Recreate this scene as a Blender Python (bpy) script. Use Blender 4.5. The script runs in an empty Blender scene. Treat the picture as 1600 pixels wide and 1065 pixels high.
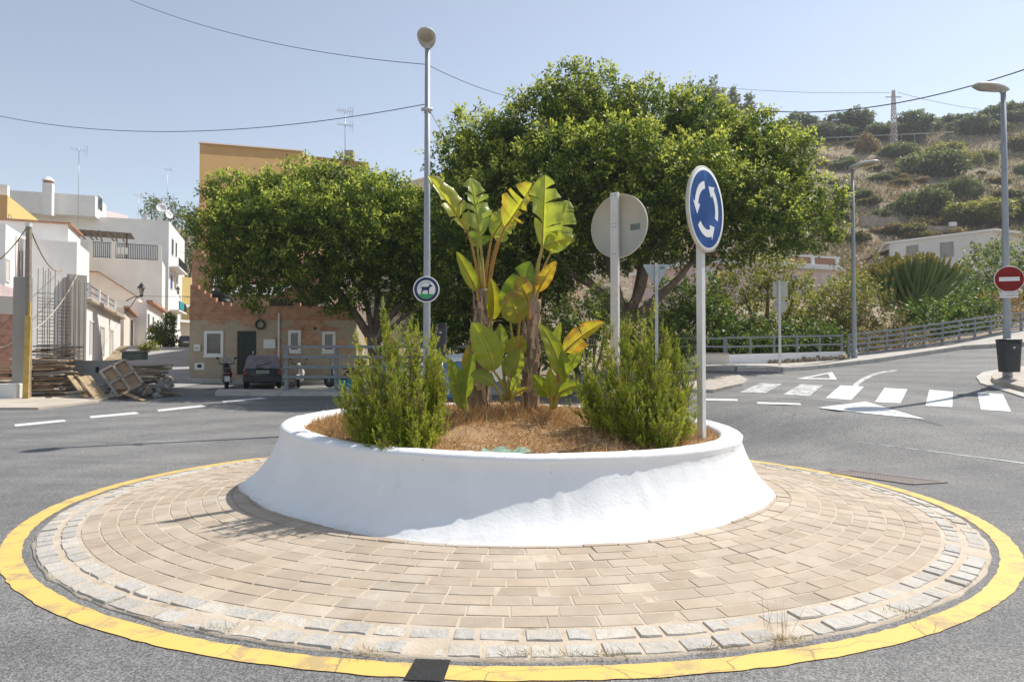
import bpy, bmesh, math, random
import numpy as np
from mathutils import Vector, Matrix
random.seed(7); rng = np.random.default_rng(11)
S = bpy.context.scene
COL = S.collection
PI = math.pi
# ------------------------------------------------------------------ camera
F = 24.0 / 36.0 * 1600.0
PITCH = math.radians(1.2)
EYE = 1.4
cam = bpy.data.cameras.new('camera'); cam.lens = 24.0; cam.sensor_width = 36.0
cam.clip_start = 0.05; cam.clip_end = 3000
camo = bpy.data.objects.new('camera', cam); COL.objects.link(camo)
camo.location = (0, 0, EYE); camo.rotation_euler = (PI / 2 + PITCH, 0, 0)
S.camera = camo

def ray(px, py):
    u = (px - 800) / F; v = -(py - 532.5) / F
    return Vector((u, math.cos(PITCH) - v * math.sin(PITCH), v * math.cos(PITCH) + math.sin(PITCH)))

def P(px, py, Y):
    """the point seen at pixel (px, py) of the photograph, Y metres ahead"""
    d = ray(px, py); t = Y / d.y
    return Vector((d.x * t, Y, EYE + d.z * t))

def pp(px, Y):
    return Vector(((px - 800) / F * Y, Y))

# ------------------------------------------------------------------ ground height
CX, CY = -0.007, 7.64            # centre of the roundabout

def plane(x, y):
    return -0.008 * x - 0.016 * y

_ctl = []
for (x, y) in [(-8, 2), (8, 1), (0, 0), (0, -8), (-14, -8), (14, -8), (-22, 4), (20, 0), (-5, 11), (0, 13), (4.6, 4), (5.4, 9.2), (-5.5, 8)]:
    _ctl.append((x, y, plane(x, y)))
for (px, py, Y) in [(62, 661, 14.5), (0, 645, 17), (30, 625, 20), (180, 628, 20), (300, 597, 32), (555, 597, 33), (430, 619, 23),
                    (290, 540, 58), (1468, 636, 13), (1580, 632, 13.5), (1300, 641, 12.3), (1140, 622, 15), (1270, 589, 19),
                    (1577, 598, 16), (1335, 566, 24), (1218, 577, 22.5), (1110, 577, 22), (1600, 540, 25), (1110, 602, 17.5), (1235, 631, 13.2)]:
    p = P(px, py, Y); _ctl.append((p.x, p.y, p.z))
_ctl += [(19.6, 26, 2.0), (27, 29, 2.9), (-2, 16, 0.0), (2, 22, 0.35), (-4, 30, 0.2), (5, 32, 1.4), (-20, 26, 0.15), (-32, 30, 0.5),
         (-30, 16, 0.0), (24, 12, 1.1), (30, 20, 2.4), (-30, 50, 2.2), (-12, 48, 1.6), (6, 48, 3.5), (22, 48, 5.6), (35, 48, 6.2), (-45, 45, 2.5)]
_ctl = np.array(_ctl)

def _tps(d):
    d2 = d * d
    return np.where(d2 > 1e-9, d2 * np.log(d2 + 1e-12), 0.0)
_n = len(_ctl)
_A = np.zeros((_n + 3, _n + 3))
_A[:_n, :_n] = _tps(np.hypot(_ctl[:, 0][:, None] - _ctl[:, 0], _ctl[:, 1][:, None] - _ctl[:, 1])) + np.eye(_n) * 0.6
_A[:_n, _n] = 1; _A[:_n, _n + 1] = _ctl[:, 0]; _A[:_n, _n + 2] = _ctl[:, 1]
_A[_n:, :_n] = _A[:_n, _n:].T
_w = np.linalg.solve(_A, np.concatenate([_ctl[:, 2], np.zeros(3)]))

def smooth(a, b, x):
    t = np.clip((x - a) / (b - a), 0, 1); return t * t * (3 - 2 * t)

def tps_z(x, y):
    x = np.asarray(x, float); y = np.asarray(y, float)
    xc = np.clip(x, -46, 36); yc = np.clip(y, -10, 58)
    d = np.hypot(xc[..., None] - _ctl[:, 0], yc[..., None] - _ctl[:, 1])
    z = _tps(d) @ _w[:_n] + _w[_n] + _w[_n + 1] * xc + _w[_n + 2] * yc
    r = np.hypot(x - CX, y - CY)
    k = smooth(4.7, 7.5, r) * smooth(2.0, 8.0, y + 0.0 * x + smooth(5, 9, r) * 6)
    return plane(x, y) * (1 - k) + z * k

# hill behind the town: crest line by bearing, foot at about 50 m
_ba = np.array([-1.6, -0.85, -0.75, -0.69, -0.56, -0.46, -0.3, -0.1, 0.15, 0.28, 0.36, 0.47, 0.56, 0.66, 0.78, 1.6])
_bp = np.array([340, 325, 312, 325, 352, 372, 330, 270, 205, 196, 203, 216, 210, 206, 196, 200.0])
_fa = np.array([-1.6, -0.8, -0.5, -0.1, 0.1, 0.3, 0.5, 0.8, 1.6])
_fz = np.array([3.0, 2.6, 2.0, 2.2, 3.2, 5.2, 6.2, 6.6, 7.0])

def vnoise(x, y, s=1.0, seed=0):
    """smooth value noise, numpy"""
    x = np.asarray(x, float) / s; y = np.asarray(y, float) / s
    xi = np.floor(x).astype(int); yi = np.floor(y).astype(int); fx = x - xi; fy = y - yi
    fx = fx * fx * (3 - 2 * fx); fy = fy * fy * (3 - 2 * fy)
    def h(a, b):
        n = (a * 374761393 + b * 668265263 + seed * 974711) & 0x7fffffff
        n = ((n ^ (n >> 13)) * 1274126177) & 0x7fffffff
        return ((n ^ (n >> 16)) & 0xffff) / 65535.0
    return (h(xi, yi) * (1 - fx) + h(xi + 1, yi) * fx) * (1 - fy) + (h(xi, yi + 1) * (1 - fx) + h(xi + 1, yi + 1) * fx) * fy

def hill_z(x, y):
    x = np.asarray(x, float); y = np.asarray(y, float)
    a = x / np.maximum(y, 40)
    zc = EYE + (555 - np.interp(a, _ba, _bp)) / F * 150
    zf = np.interp(a, _fa, _fz)
    y0 = np.interp(a, [-.32, -.08], [106, 66]); t = np.clip((y - y0) / (148 - y0), 0, 1)
    z = zf + (zc - zf) * t
    z = z - np.clip(y - 150, 0, 400) * 0.10
    amp = smooth(y0 - 2, y0 + 18, y)
    z = z + amp * ((vnoise(x, y, 17, 3) - .5) * 3.0 + (vnoise(x, y, 7, 5) - .5) * 1.3 + (vnoise(x, y, 2.5, 8) - .5) * .5) * smooth(1.0, .9, t * .9)
    return z

def gz(x, y):
    """ground height anywhere"""
    k = smooth(42, 54, np.asarray(y, float))
    r = tps_z(x, y) * (1 - k) + hill_z(x, y) * k
    return float(r) if np.ndim(r) == 0 else r

def G(px, py, dz=0.0, y0=2.0, y1=140.0):
    """where the view through a pixel meets the ground"""
    d = ray(px, py); Y = y0; last = None
    while Y < y1:
        t = Y / d.y; z = EYE + d.z * t; h = z - gz(d.x * t, Y)
        if h <= 0:
            if last is None: break
            Ya, ha = last; k = ha / (ha - h); Y = Ya + (Y - Ya) * k; t = Y / d.y
            return Vector((d.x * t, Y, gz(d.x * t, Y) + dz))
        last = (Y, h); Y *= 1.015
    t = Y / d.y
    return Vector((d.x * t, Y, gz(d.x * t, Y) + dz))

# ------------------------------------------------------------------ objects
def tag(o, label=None, cat=None, group=None, kind=None):
    if label: o['label'] = label
    if cat: o['category'] = cat
    if group: o['group'] = group
    if kind: o['kind'] = kind
    return o

def thing(name, label, cat, loc=(0, 0, 0), group=None, rotz=0.0):
    o = bpy.data.objects.new(name, None); COL.objects.link(o)
    o.empty_display_size = 0.2
    o.location = loc; o.rotation_euler = (0, 0, rotz)
    return tag(o, label, cat, group)

def dup(root, loc=None, rotz=None, label=None, group=None, scale=None):
    r = root.copy(); COL.objects.link(r)
    if loc is not None: r.location = loc
    if rotz is not None: r.rotation_euler = (0, 0, rotz)
    if scale is not None: r.scale = (scale,) * 3 if np.isscalar(scale) else scale
    if label: r['label'] = label
    if group: r['group'] = group
    for ch in list(root.children):
        c = ch.copy(); COL.objects.link(c); c.parent = r
        for g in ch.children:
            d = g.copy(); COL.objects.link(d); d.parent = c
    return r

def base_loc(o):
    v = Vector((0, 0, 0))
    while o is not None:
        v += o.location; o = o.parent
    return v

class MB:
    """collects shapes (world coordinates) and links them as one mesh object"""
    def __init__(s): s.v = []; s.f = []; s.m = []; s.c = []; s.sm = []; s.col = (1, 1, 1); s.mi = 0; s.smooth = False
    def add(s, vs, fs, smooth=None):
        b = len(s.v); s.v.extend([tuple(v) for v in vs])
        sm = s.smooth if smooth is None else smooth
        for f in fs:
            s.f.append(tuple(i + b for i in f)); s.m.append(s.mi); s.c.append(s.col); s.sm.append(sm)
    def hexa(s, p):                                  # 8 corners: bottom 4 ccw, top 4 ccw
        s.add(p, [(3, 2, 1, 0), (4, 5, 6, 7), (0, 1, 5, 4), (1, 2, 6, 5), (2, 3, 7, 6), (3, 0, 4, 7)], False)
    def box(s, c, size, rotz=0.0, rot=None):
        hx, hy, hz = [q / 2 for q in size]
        R = rot if rot is not None else Matrix.Rotation(rotz, 3, 'Z')
        c = Vector(c)
        s.hexa([c + R @ Vector((a * hx, b * hy, d * hz)) for d in (-1, 1) for a, b in ((-1, -1), (1, -1), (1, 1), (-1, 1))])
    def bbox(s, c, size, rotz=0.0, rot=None, bev=.01):        # box with chamfered edges
        bm = bmesh.new(); bmesh.ops.create_cube(bm, size=1)
        bmesh.ops.scale(bm, vec=size, verts=bm.verts)
        bmesh.ops.bevel(bm, geom=bm.edges[:], offset=bev, segments=2, affect='EDGES', profile=.6)
        R = rot if rot is not None else Matrix.Rotation(rotz, 3, 'Z')
        c = Vector(c); bm.verts.index_update()
        s.add([c + R @ v.co for v in bm.verts], [[v.index for v in f.verts] for f in bm.faces], False); bm.free()
    def bar(s, a, b, w, h, up=(0, 0, 1)):            # rectangular bar from a to b
        a = Vector(a); b = Vector(b); d = (b - a)
        if d.length < 1e-6: return
        d.normalize(); up = Vector(up)
        if abs(d.dot(up)) > .98: up = Vector((0, 1, 0)) if abs(d.y) < .9 else Vector((1, 0, 0))
        x = d.cross(up).normalized(); u = x.cross(d).normalized()
        q = lambda p: [p - x * w / 2 - u * h / 2, p + x * w / 2 - u * h / 2, p + x * w / 2 + u * h / 2, p - x * w / 2 + u * h / 2]
        A = q(a); B = q(b)
        s.add(A + B, [(0, 1, 2, 3), (7, 6, 5, 4), (0, 4, 5, 1), (1, 5, 6, 2), (2, 6, 7, 3), (3, 7, 4, 0)], False)
    def tube(s, pts, radii, n=8, cap=True, jit=0.0, smooth=True):
        pts = [Vector(p) for p in pts]
        if np.isscalar(radii): radii = [radii] * len(pts)
        T = []
        for i in range(len(pts)):
            t = pts[min(i + 1, len(pts) - 1)] - pts[max(i - 1, 0)]
            T.append(t.normalized() if t.length > 1e-9 else Vector((0, 0, 1)))
        ref = Vector((1, 0, 0)) if abs(T[0].x) < .8 else Vector((0, 1, 0))
        x = (ref - T[0] * ref.dot(T[0])).normalized(); vs = []; fs = []
        for i, p in enumerate(pts):
            x = (x - T[i] * x.dot(T[i])).normalized(); y = T[i].cross(x)
            for k in range(n):
                a = 2 * PI * k / n; r = radii[i] * (1 + (random.uniform(-jit, jit) if jit else 0))
                vs.append(p + x * (math.cos(a) * r) + y * (math.sin(a) * r))
        for i in range(len(pts) - 1):
            for k in range(n):
                a = i * n + k; b = i * n + (k + 1) % n
                fs.append((a, b, b + n, a + n))
        if cap:
            fs.append(tuple(range(n - 1, -1, -1))); fs.append(tuple(range((len(pts) - 1) * n, len(pts) * n)))
        s.add(vs, fs, smooth)
    def lathe(s, prof, c=(0, 0, 0), n=24, R=None, smooth=True, a0=0.0, a1=2 * PI, cap=True):
        c = Vector(c); R = R or Matrix.Identity(3); full = abs(a1 - a0 - 2 * PI) < 1e-6
        m = n if full else n + 1; vs = []; fs = []
        for r, z in prof:
            for k in range(m):
                a = a0 + (a1 - a0) * k / n
                vs.append(c + R @ Vector((r * math.cos(a), r * math.sin(a), z)))
        for i in range(len(prof) - 1):
            for k in range(n):
                k2 = (k + 1) % m if full else k + 1
                fs.append((i * m + k, i * m + k2, (i + 1) * m + k2, (i + 1) * m + k))
        s.add(vs, fs, smooth)
        if full and cap:
            if prof[0][0] > 1e-5: s.add([vs[k] for k in range(m)], [tuple(range(m - 1, -1, -1))], False)
            if prof[-1][0] > 1e-5: s.add([vs[(len(prof) - 1) * m + k] for k in range(m)], [tuple(range(m))], False)
    def prism(s, poly, z0, z1):                      # vertical prism over a plan polygon (ccw)
        n = len(poly)
        a = sum(poly[i][0] * poly[(i + 1) % n][1] - poly[(i + 1) % n][0] * poly[i][1] for i in range(n))
        if a < 0: poly = poly[::-1]
        zz0 = z0 if hasattr(z0, '__len__') else [z0] * n; zz1 = z1 if hasattr(z1, '__len__') else [z1] * n
        vs = [(p[0], p[1], z) for p, z in zip(poly, zz0)] + [(p[0], p[1], z) for p, z in zip(poly, zz1)]
        s.add(vs, [tuple(range(n - 1, -1, -1)), tuple(range(n, 2 * n))] + [(i, (i + 1) % n, (i + 1) % n + n, i + n) for i in range(n)], False)
    def plate(s, pts, off):                          # outline (3d, planar) given thickness
        n = len(pts); off = Vector(off); pts = [Vector(p) for p in pts]
        s.add(pts + [p + off for p in pts], [tuple(range(n - 1, -1, -1)), tuple(range(n, 2 * n))] + [(i, (i + 1) % n, (i + 1) % n + n, i + n) for i in range(n)], False)
    def ball(s, c, r, n=12, R=None, jit=0):
        r = (r, r, r) if np.isscalar(r) else r; c = Vector(c); R = R or Matrix.Identity(3); vs = []; fs = []; m = n // 2
        for i in range(m + 1):
            th = PI * i / m
            for k in range(n):
                a = 2 * PI * k / n; q = 1 + random.uniform(-jit, jit)
                vs.append(c + R @ Vector((r[0] * math.sin(th) * math.cos(a), r[1] * math.sin(th) * math.sin(a), -r[2] * math.cos(th))) * q if jit == 0 else c + R @ Vector((r[0] * math.sin(th) * math.cos(a) * q, r[1] * math.sin(th) * math.sin(a) * q, -r[2] * math.cos(th) * q)))
        for i in range(m):
            for k in range(n): fs.append((i * n + k, i * n + (k + 1) % n, (i + 1) * n + (k + 1) % n, (i + 1) * n + k))
        s.add(vs, fs, True)
    def build(s, name, mats, parent=None, attr=False, auto=None):
        o = finish(name, s.v, s.f, mats, parent, s.m, s.c if attr else None, s.sm)
        return o

def finish(name, v, f, mats, parent=None, mi=None, fc=None, sm=None):
    me = bpy.data.meshes.new(name)
    if parent is not None:
        b = base_loc(parent); v = [(q[0] - b.x, q[1] - b.y, q[2] - b.z) for q in v]
    me.from_pydata(v, [], f)
    for m in (mats if isinstance(mats, (list, tuple)) else [mats]): me.materials.append(m)
    if mi is not None and len(me.polygons) == len(mi): me.polygons.foreach_set('material_index', mi)
    if sm is not None: me.polygons.foreach_set('use_smooth', sm)
    if fc is not None:
        at = me.attributes.new('col', 'FLOAT_COLOR', 'FACE')
        a = np.ones((len(f), 4), np.float32); a[:, :3] = np.array(fc, np.float32); at.data.foreach_set('color', a.ravel())
    me.update()
    o = bpy.data.objects.new(name, me); COL.objects.link(o)
    if parent is not None: o.parent = parent
    return o

def cloud(name, verts, nper, mat, parent=None, fc=None, smooth=False):
    """many small faces of nper corners each, verts (N*nper, 3) world; fc (N,3)"""
    v = np.asarray(verts, np.float32).reshape(-1, 3).copy(); n = len(v) // nper
    if parent is not None: v -= np.array(base_loc(parent), np.float32)
    me = bpy.data.meshes.new(name)
    me.vertices.add(len(v)); me.vertices.foreach_set('co', v.ravel())
    me.loops.add(n * nper); me.loops.foreach_set('vertex_index', np.arange(n * nper, dtype=np.int32))
    me.polygons.add(n); me.polygons.foreach_set('loop_start', np.arange(0, n * nper, nper, dtype=np.int32))
    me.materials.append(mat)
    if fc is not None:
        at = me.attributes.new('col', 'FLOAT_COLOR', 'FACE')
        a = np.ones((n, 4), np.float32); a[:, :3] = fc; at.data.foreach_set('color', a.ravel())
    me.update(calc_edges=True)
    o = bpy.data.objects.new(name, me); COL.objects.link(o)
    if parent is not None: o.parent = parent
    return o

def drape(name, poly, dz, mat, step=0.8, parent=None, kind='structure', thick=0.0, zfun=gz):
    """a plan polygon laid on the ground, optionally with a raised edge"""
    bm = bmesh.new()
    vs = [bm.verts.new((p[0], p[1], 0)) for p in poly]
    bm.faces.new(vs); bm.normal_update()
    if bm.faces[:][0].normal.z < 0: bmesh.ops.reverse_faces(bm, faces=bm.faces[:])
    xs = [p[0] for p in poly]; ys = [p[1] for p in poly]
    for ax, lo, hi in ((0, min(xs), max(xs)), (1, min(ys), max(ys))):
        k = math.floor(lo / step) * step + step
        while k < hi:
            co = [0, 0, 0]; no = [0, 0, 0]; co[ax] = k; no[ax] = 1
            bmesh.ops.bisect_plane(bm, geom=bm.verts[:] + bm.edges[:] + bm.faces[:], plane_co=co, plane_no=no, dist=1e-5)
            k += step
    if thick:
        ed = [e for e in bm.edges if e.is_boundary]
        r = bmesh.ops.extrude_edge_only(bm, edges=ed)
        low = {v for v in r['geom'] if isinstance(v, bmesh.types.BMVert)}
    else: low = set()
    bmesh.ops.triangulate(bm, faces=[f for f in bm.faces if len(f.verts) > 4])
    co = np.array([v.co[:2] for v in bm.verts]); z = np.atleast_1d(zfun(co[:, 0], co[:, 1]))
    for v, h in zip(bm.verts, z): v.co.z = float(h) + dz - (thick if v in low else 0)
    bm.normal_update()
    me = bpy.data.meshes.new(name); bm.to_mesh(me); bm.free(); me.materials.append(mat)
    o = bpy.data.objects.new(name, me); COL.objects.link(o)
    if kind: o['kind'] = kind
    if parent is not None: o.parent = parent
    return o

def gridmesh(name, xs, ys, zf, mat, kind='structure', smooth=True):
    X, Yg = np.meshgrid(xs, ys); Z = zf(X, Yg)
    v = np.stack([X, Yg, Z], -1).reshape(-1, 3); nx = len(xs); ny = len(ys)
    i = np.arange(nx * ny).reshape(ny, nx)
    f = np.stack([i[:-1, :-1], i[:-1, 1:], i[1:, 1:], i[1:, :-1]], -1).reshape(-1, 4)
    o = finish(name, v.tolist(), f.tolist(), mat, None, None, None, [smooth] * len(f)); o['kind'] = kind
    return o

def textmesh(txt, size, M4, mb, depth=0.0):
    """flat letters into a builder; M4 takes the text plane (x right, y up) to the world"""
    cu = bpy.data.curves.new('t', 'FONT'); cu.body = txt; cu.size = size; cu.align_x = 'CENTER'; cu.align_y = 'CENTER'; cu.resolution_u = 2
    o = bpy.data.objects.new('t', cu); COL.objects.link(o)
    dg = bpy.context.evaluated_depsgraph_get(); ev = o.evaluated_get(dg); me = ev.to_mesh()
    mb.add([M4 @ v.co for v in me.vertices], [list(p.vertices) for p in me.polygons], False)
    ev.to_mesh_clear(); bpy.data.objects.remove(o); bpy.data.curves.remove(cu)

def frame(c, nrm, up=(0, 0, 1)):
    """matrix with x right (as seen facing the surface), y up, z = outward normal"""
    n = Vector(nrm).normalized(); u = Vector(up); u = (u - n * u.dot(n)).normalized(); x = u.cross(n)
    return Matrix(((x.x, u.x, n.x, c[0]), (x.y, u.y, n.y, c[1]), (x.z, u.z, n.z, c[2]), (0, 0, 0, 1)))

# ------------------------------------------------------------------ materials
def nodes(name):
    m = bpy.data.materials.new(name); m.use_nodes = True; nt = m.node_tree
    b = nt.nodes['Principled BSDF']; return m, nt, b
def N(nt, t, **kw):
    n = nt.nodes.new(t)
    for k, v in kw.items():
        if k.startswith('i_'): n.inputs[k[2:]].default_value = v
        else: setattr(n, k, v)
    return n
def ramp(nt, fac, stops):
    r = N(nt, 'ShaderNodeValToRGB'); e = r.color_ramp.elements
    while len(e) > 1: e.remove(e[-1])
    e[0].position = stops[0][0]; e[0].color = tuple(stops[0][1]) + ((1,) if len(stops[0][1]) == 3 else ())
    for p, c in stops[1:]:
        q = e.new(p); q.color = tuple(c) + ((1,) if len(c) == 3 else ())
    nt.links.new(fac, r.inputs['Fac']); return r.outputs['Color']
def noise(nt, scale, detail=4, rough=.55, coord=None, dist=0.0):
    n = N(nt, 'ShaderNodeTexNoise'); n.inputs['Scale'].default_value = scale; n.inputs['Detail'].default_value = detail
    n.inputs['Roughness'].default_value = rough; n.inputs['Distortion'].default_value = dist
    if coord is not None: nt.links.new(coord, n.inputs['Vector'])
    return n.outputs['Fac']
def mix(nt, a, b, fac, mode='MIX'):
    n = N(nt, 'ShaderNodeMix', data_type='RGBA', blend_type=mode)
    for sock, val in ((n.inputs[6], a), (n.inputs[7], b), (n.inputs[0], fac)):
        if hasattr(val, 'is_linked') or isinstance(val, bpy.types.NodeSocket): nt.links.new(val, sock)
        elif np.isscalar(val): sock.default_value = val
        else: sock.default_value = tuple(val) + ((1,) if len(val) == 3 else ())
    return n.outputs[2]
def maprange(nt, v, a, b, c=0., d=1.):
    n = N(nt, 'ShaderNodeMapRange'); nt.links.new(v, n.inputs[0])
    for i, q in enumerate((a, b, c, d)): n.inputs[i + 1].default_value = q
    return n.outputs[0]
def objco(nt): return N(nt, 'ShaderNodeNewGeometry').outputs['Position']
def bump(nt, b, h, strength=.3, dist=.01):
    n = N(nt, 'ShaderNodeBump'); n.inputs['Strength'].default_value = strength; n.inputs['Distance'].default_value = dist
    nt.links.new(h, n.inputs['Height']); nt.links.new(n.outputs[0], b.inputs['Normal'])

def M(name, col, rough=.75, var=.18, scale=2.0, col2=None, bmp=0.0, bscale=60, spec=.3, metal=0.0, detail=5, attr=False, stain=None, sscale=.6):
    m, nt, b = nodes(name); co = objco(nt)
    n1 = noise(nt, scale, detail, .6, co)
    c2 = col2 if col2 else tuple(min(1, q * (1 + var)) for q in col)
    c1 = col if col2 else tuple(q * (1 - var) for q in col)
    c = mix(nt, c1, c2, maprange(nt, n1, .3, .7))
    if attr:
        a = N(nt, 'ShaderNodeAttribute', attribute_name='col'); c = mix(nt, c, a.outputs['Color'], 1.0, 'MULTIPLY')
    if stain:
        n2 = noise(nt, sscale, 6, .65, co, .5); c = mix(nt, c, stain, maprange(nt, n2, .56, .72))
    nt.links.new(c, b.inputs['Base Color']); b.inputs['Roughness'].default_value = rough
    b.inputs['Specular IOR Level'].default_value = spec; b.inputs['Metallic'].default_value = metal
    if bmp: bump(nt, b, noise(nt, bscale, 4, .6, co), bmp, .01)
    return m

def leafmat(name, transl=.35, rough=.45, spec=.4, gain=1.0, tint=(1.0, 1.05, .45)):
    m, nt, b = nodes(name)
    a = N(nt, 'ShaderNodeAttribute', attribute_name='col')
    nt.links.new(a.outputs['Color'], b.inputs['Base Color']); b.inputs['Roughness'].default_value = rough; b.inputs['Specular IOR Level'].default_value = spec
    t = N(nt, 'ShaderNodeBsdfTranslucent'); tc = mix(nt, a.outputs['Color'], tuple(min(1, q * gain) for q in tint), 1.0, 'MULTIPLY')
    g = N(nt, 'ShaderNodeGamma'); g.inputs[1].default_value = .8; nt.links.new(tc, g.inputs[0])
    nt.links.new(g.outputs[0], t.inputs['Color'])
    ms = N(nt, 'ShaderNodeMixShader'); ms.inputs[0].default_value = transl
    nt.links.new(b.outputs[0], ms.inputs[1]); nt.links.new(t.outputs[0], ms.inputs[2])
    nt.links.new(ms.outputs[0], nt.nodes['Material Output'].inputs['Surface'])
    return m
# ------------------------------------------------------------------ ground materials
def asphalt_mat():
    m, nt, b = nodes('asphalt'); co = objco(nt)
    big = noise(nt, .22, 5, .6, co); mid = noise(nt, 1.6, 5, .65, co, .3)
    vo = N(nt, 'ShaderNodeTexVoronoi'); vo.inputs['Scale'].default_value = 105; nt.links.new(co, vo.inputs['Vector'])
    fine = noise(nt, 120, 3, .7, co)
    c = ramp(nt, vo.outputs['Color'], [(0.12, (.115, .114, .112)), (.45, (.19, .187, .183)), (.8, (.30, .295, .288))])
    c = mix(nt, c, ramp(nt, fine, [(.3, (.55, .55, .55)), (.7, (1.3, 1.3, 1.29))]), .8, 'MULTIPLY')
    c = mix(nt, c, ramp(nt, big, [(.35, (.82, .82, .83)), (.65, (1.12, 1.11, 1.09))]), 1.0, 'MULTIPLY')
    c = mix(nt, c, ramp(nt, mid, [(.3, (.86, .86, .87)), (.6, (1.04, 1.04, 1.03))]), 1.0, 'MULTIPLY')
    # faint worn streaks along the carriageway
    mp = N(nt, 'ShaderNodeMapping'); mp.inputs['Scale'].default_value = (.12, 2.2, 1); mp.inputs['Rotation'].default_value = (0, 0, .12); nt.links.new(co, mp.inputs[0])
    st = noise(nt, 1.0, 4, .6, mp.outputs[0])
    c = mix(nt, c, ramp(nt, st, [(.38, (.86, .86, .87)), (.55, (1.0, 1.0, 1.0)), (.7, (1.1, 1.1, 1.09))]), .8, 'MULTIPLY')
    # paler polished wheel tracks round the island, darker oil between them
    sb = N(nt, 'ShaderNodeVectorMath', operation='DISTANCE'); sb.inputs[1].default_value = (CX, CY, 0); nt.links.new(co, sb.inputs[0])
    rr_ = N(nt, 'ShaderNodeMath', operation='MULTIPLY_ADD'); nt.links.new(sb.outputs['Value'], rr_.inputs[0]); rr_.inputs[1].default_value = 3.6; nt.links.new(mid, rr_.inputs[2])
    sn = N(nt, 'ShaderNodeMath', operation='SINE'); nt.links.new(rr_.outputs[0], sn.inputs[0])
    trk = mix(nt, (.87, .87, .88), (1.1, 1.1, 1.09), maprange(nt, sn.outputs[0], -.8, .8))
    c = mix(nt, c, trk, maprange(nt, sb.outputs['Value'], 5.0, 6.0, 0, .7), 'MULTIPLY')
    oil = noise(nt, .75, 4, .6, co, .8); c = mix(nt, c, (.055, .055, .056), maprange(nt, oil, .66, .74, 0, .45))
    # hairline cracks
    v2 = N(nt, 'ShaderNodeTexVoronoi', feature='DISTANCE_TO_EDGE'); v2.inputs['Scale'].default_value = .28
    wob = N(nt, 'ShaderNodeVectorMath', operation='MULTIPLY_ADD'); wn = N(nt, 'ShaderNodeTexNoise'); wn.inputs['Scale'].default_value = 1.3; wn.inputs['Detail'].default_value = 6
    nt.links.new(co, wn.inputs['Vector']); nt.links.new(wn.outputs['Color'], wob.inputs[0]); wob.inputs[1].default_value = (1.6, 1.6, 0); nt.links.new(co, wob.inputs[2])
    nt.links.new(wob.outputs[0], v2.inputs['Vector'])
    ck = maprange(nt, v2.outputs['Distance'], .0, .004, 1, 0)
    gate = maprange(nt, noise(nt, .5, 3, .5, co), .5, .62, 0, .75)
    mu = N(nt, 'ShaderNodeMath', operation='MULTIPLY'); nt.links.new(ck, mu.inputs[0]); nt.links.new(gate, mu.inputs[1])
    c = mix(nt, c, (.05, .05, .05), mu.outputs[0])
    nt.links.new(c, b.inputs['Base Color']); b.inputs['Roughness'].default_value = .82; b.inputs['Specular IOR Level'].default_value = .35
    bump(nt, b, vo.outputs['Distance'], .5, .006)
    return m
ASPHALT = asphalt_mat()

def paint_mat(name, col, wear=.5, wscale=9, worn=(.2, .195, .19)):
    m, nt, b = nodes(name); co = objco(nt)
    n1 = noise(nt, wscale, 8, .72, co); n2 = noise(nt, 90, 3, .7, co); n3 = noise(nt, 1.1, 4, .6, co)
    s = N(nt, 'ShaderNodeMath', operation='ADD'); nt.links.new(n1, s.inputs[0])
    k = N(nt, 'ShaderNodeMath', operation='MULTIPLY'); nt.links.new(n2, k.inputs[0]); k.inputs[1].default_value = .28; nt.links.new(k.outputs[0], s.inputs[1])
    f = maprange(nt, s.outputs[0], .86 - .34 * wear, .93 - .30 * wear)
    c = mix(nt, tuple(q * .9 for q in col), tuple(min(1, q * 1.06) for q in col), n3)
    c = mix(nt, c, worn, f)
    v2 = N(nt, 'ShaderNodeTexVoronoi', feature='DISTANCE_TO_EDGE'); v2.inputs['Scale'].default_value = 1.5
    wob = N(nt, 'ShaderNodeVectorMath', operation='MULTIPLY_ADD'); wn = N(nt, 'ShaderNodeTexNoise'); wn.inputs['Scale'].default_value = 4; wn.inputs['Detail'].default_value = 5
    nt.links.new(co, wn.inputs['Vector']); nt.links.new(wn.outputs['Color'], wob.inputs[0]); wob.inputs[1].default_value = (.12, .12, 0); nt.links.new(co, wob.inputs[2]); nt.links.new(wob.outputs[0], v2.inputs['Vector'])
    c = mix(nt, c, (.16, .14, .11), maprange(nt, v2.outputs['Distance'], .001, .006, .7, 0))
    nt.links.new(c, b.inputs['Base Color']); b.inputs['Roughness'].default_value = .6; b.inputs['Specular IOR Level'].default_value = .3
    bump(nt, b, n2, .25, .003)
    return m
WHITE_PAINT = paint_mat('white_road_paint', (.70, .70, .68), .45, 7)
FADED_PAINT = paint_mat('faded_road_paint', (.60, .60, .58), .7, 5)
YELLOW_PAINT = paint_mat('yellow_road_paint', (.77, .50, .14), .62, 4, (.46, .34, .16))
OCHRE_PAINT = paint_mat('faded_yellow_road_paint', (.62, .36, .10), .8, 5, (.3, .25, .18))
TAR = M('fresh_tar_patch', (.022, .022, .023), .8, .3, 30, bmp=.8, bscale=70, spec=.4)
DIRT = M('dry_soil', (.26, .19, .12), .95, .3, .7, (.38, .31, .22), .5, 25)
CONCRETE = M('pavement_concrete', (.40, .37, .33), .85, .15, 1.4, (.54, .50, .45), .25, 60, stain=(.27, .24, .2))
KERB = M('kerb_concrete', (.44, .41, .36), .85, .15, 3, (.56, .53, .48), .3, 50, stain=(.25, .22, .18), sscale=1.5)
STREET = M('street_concrete', (.30, .29, .28), .85, .1, .8, (.40, .39, .37), .2, 40)

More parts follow.
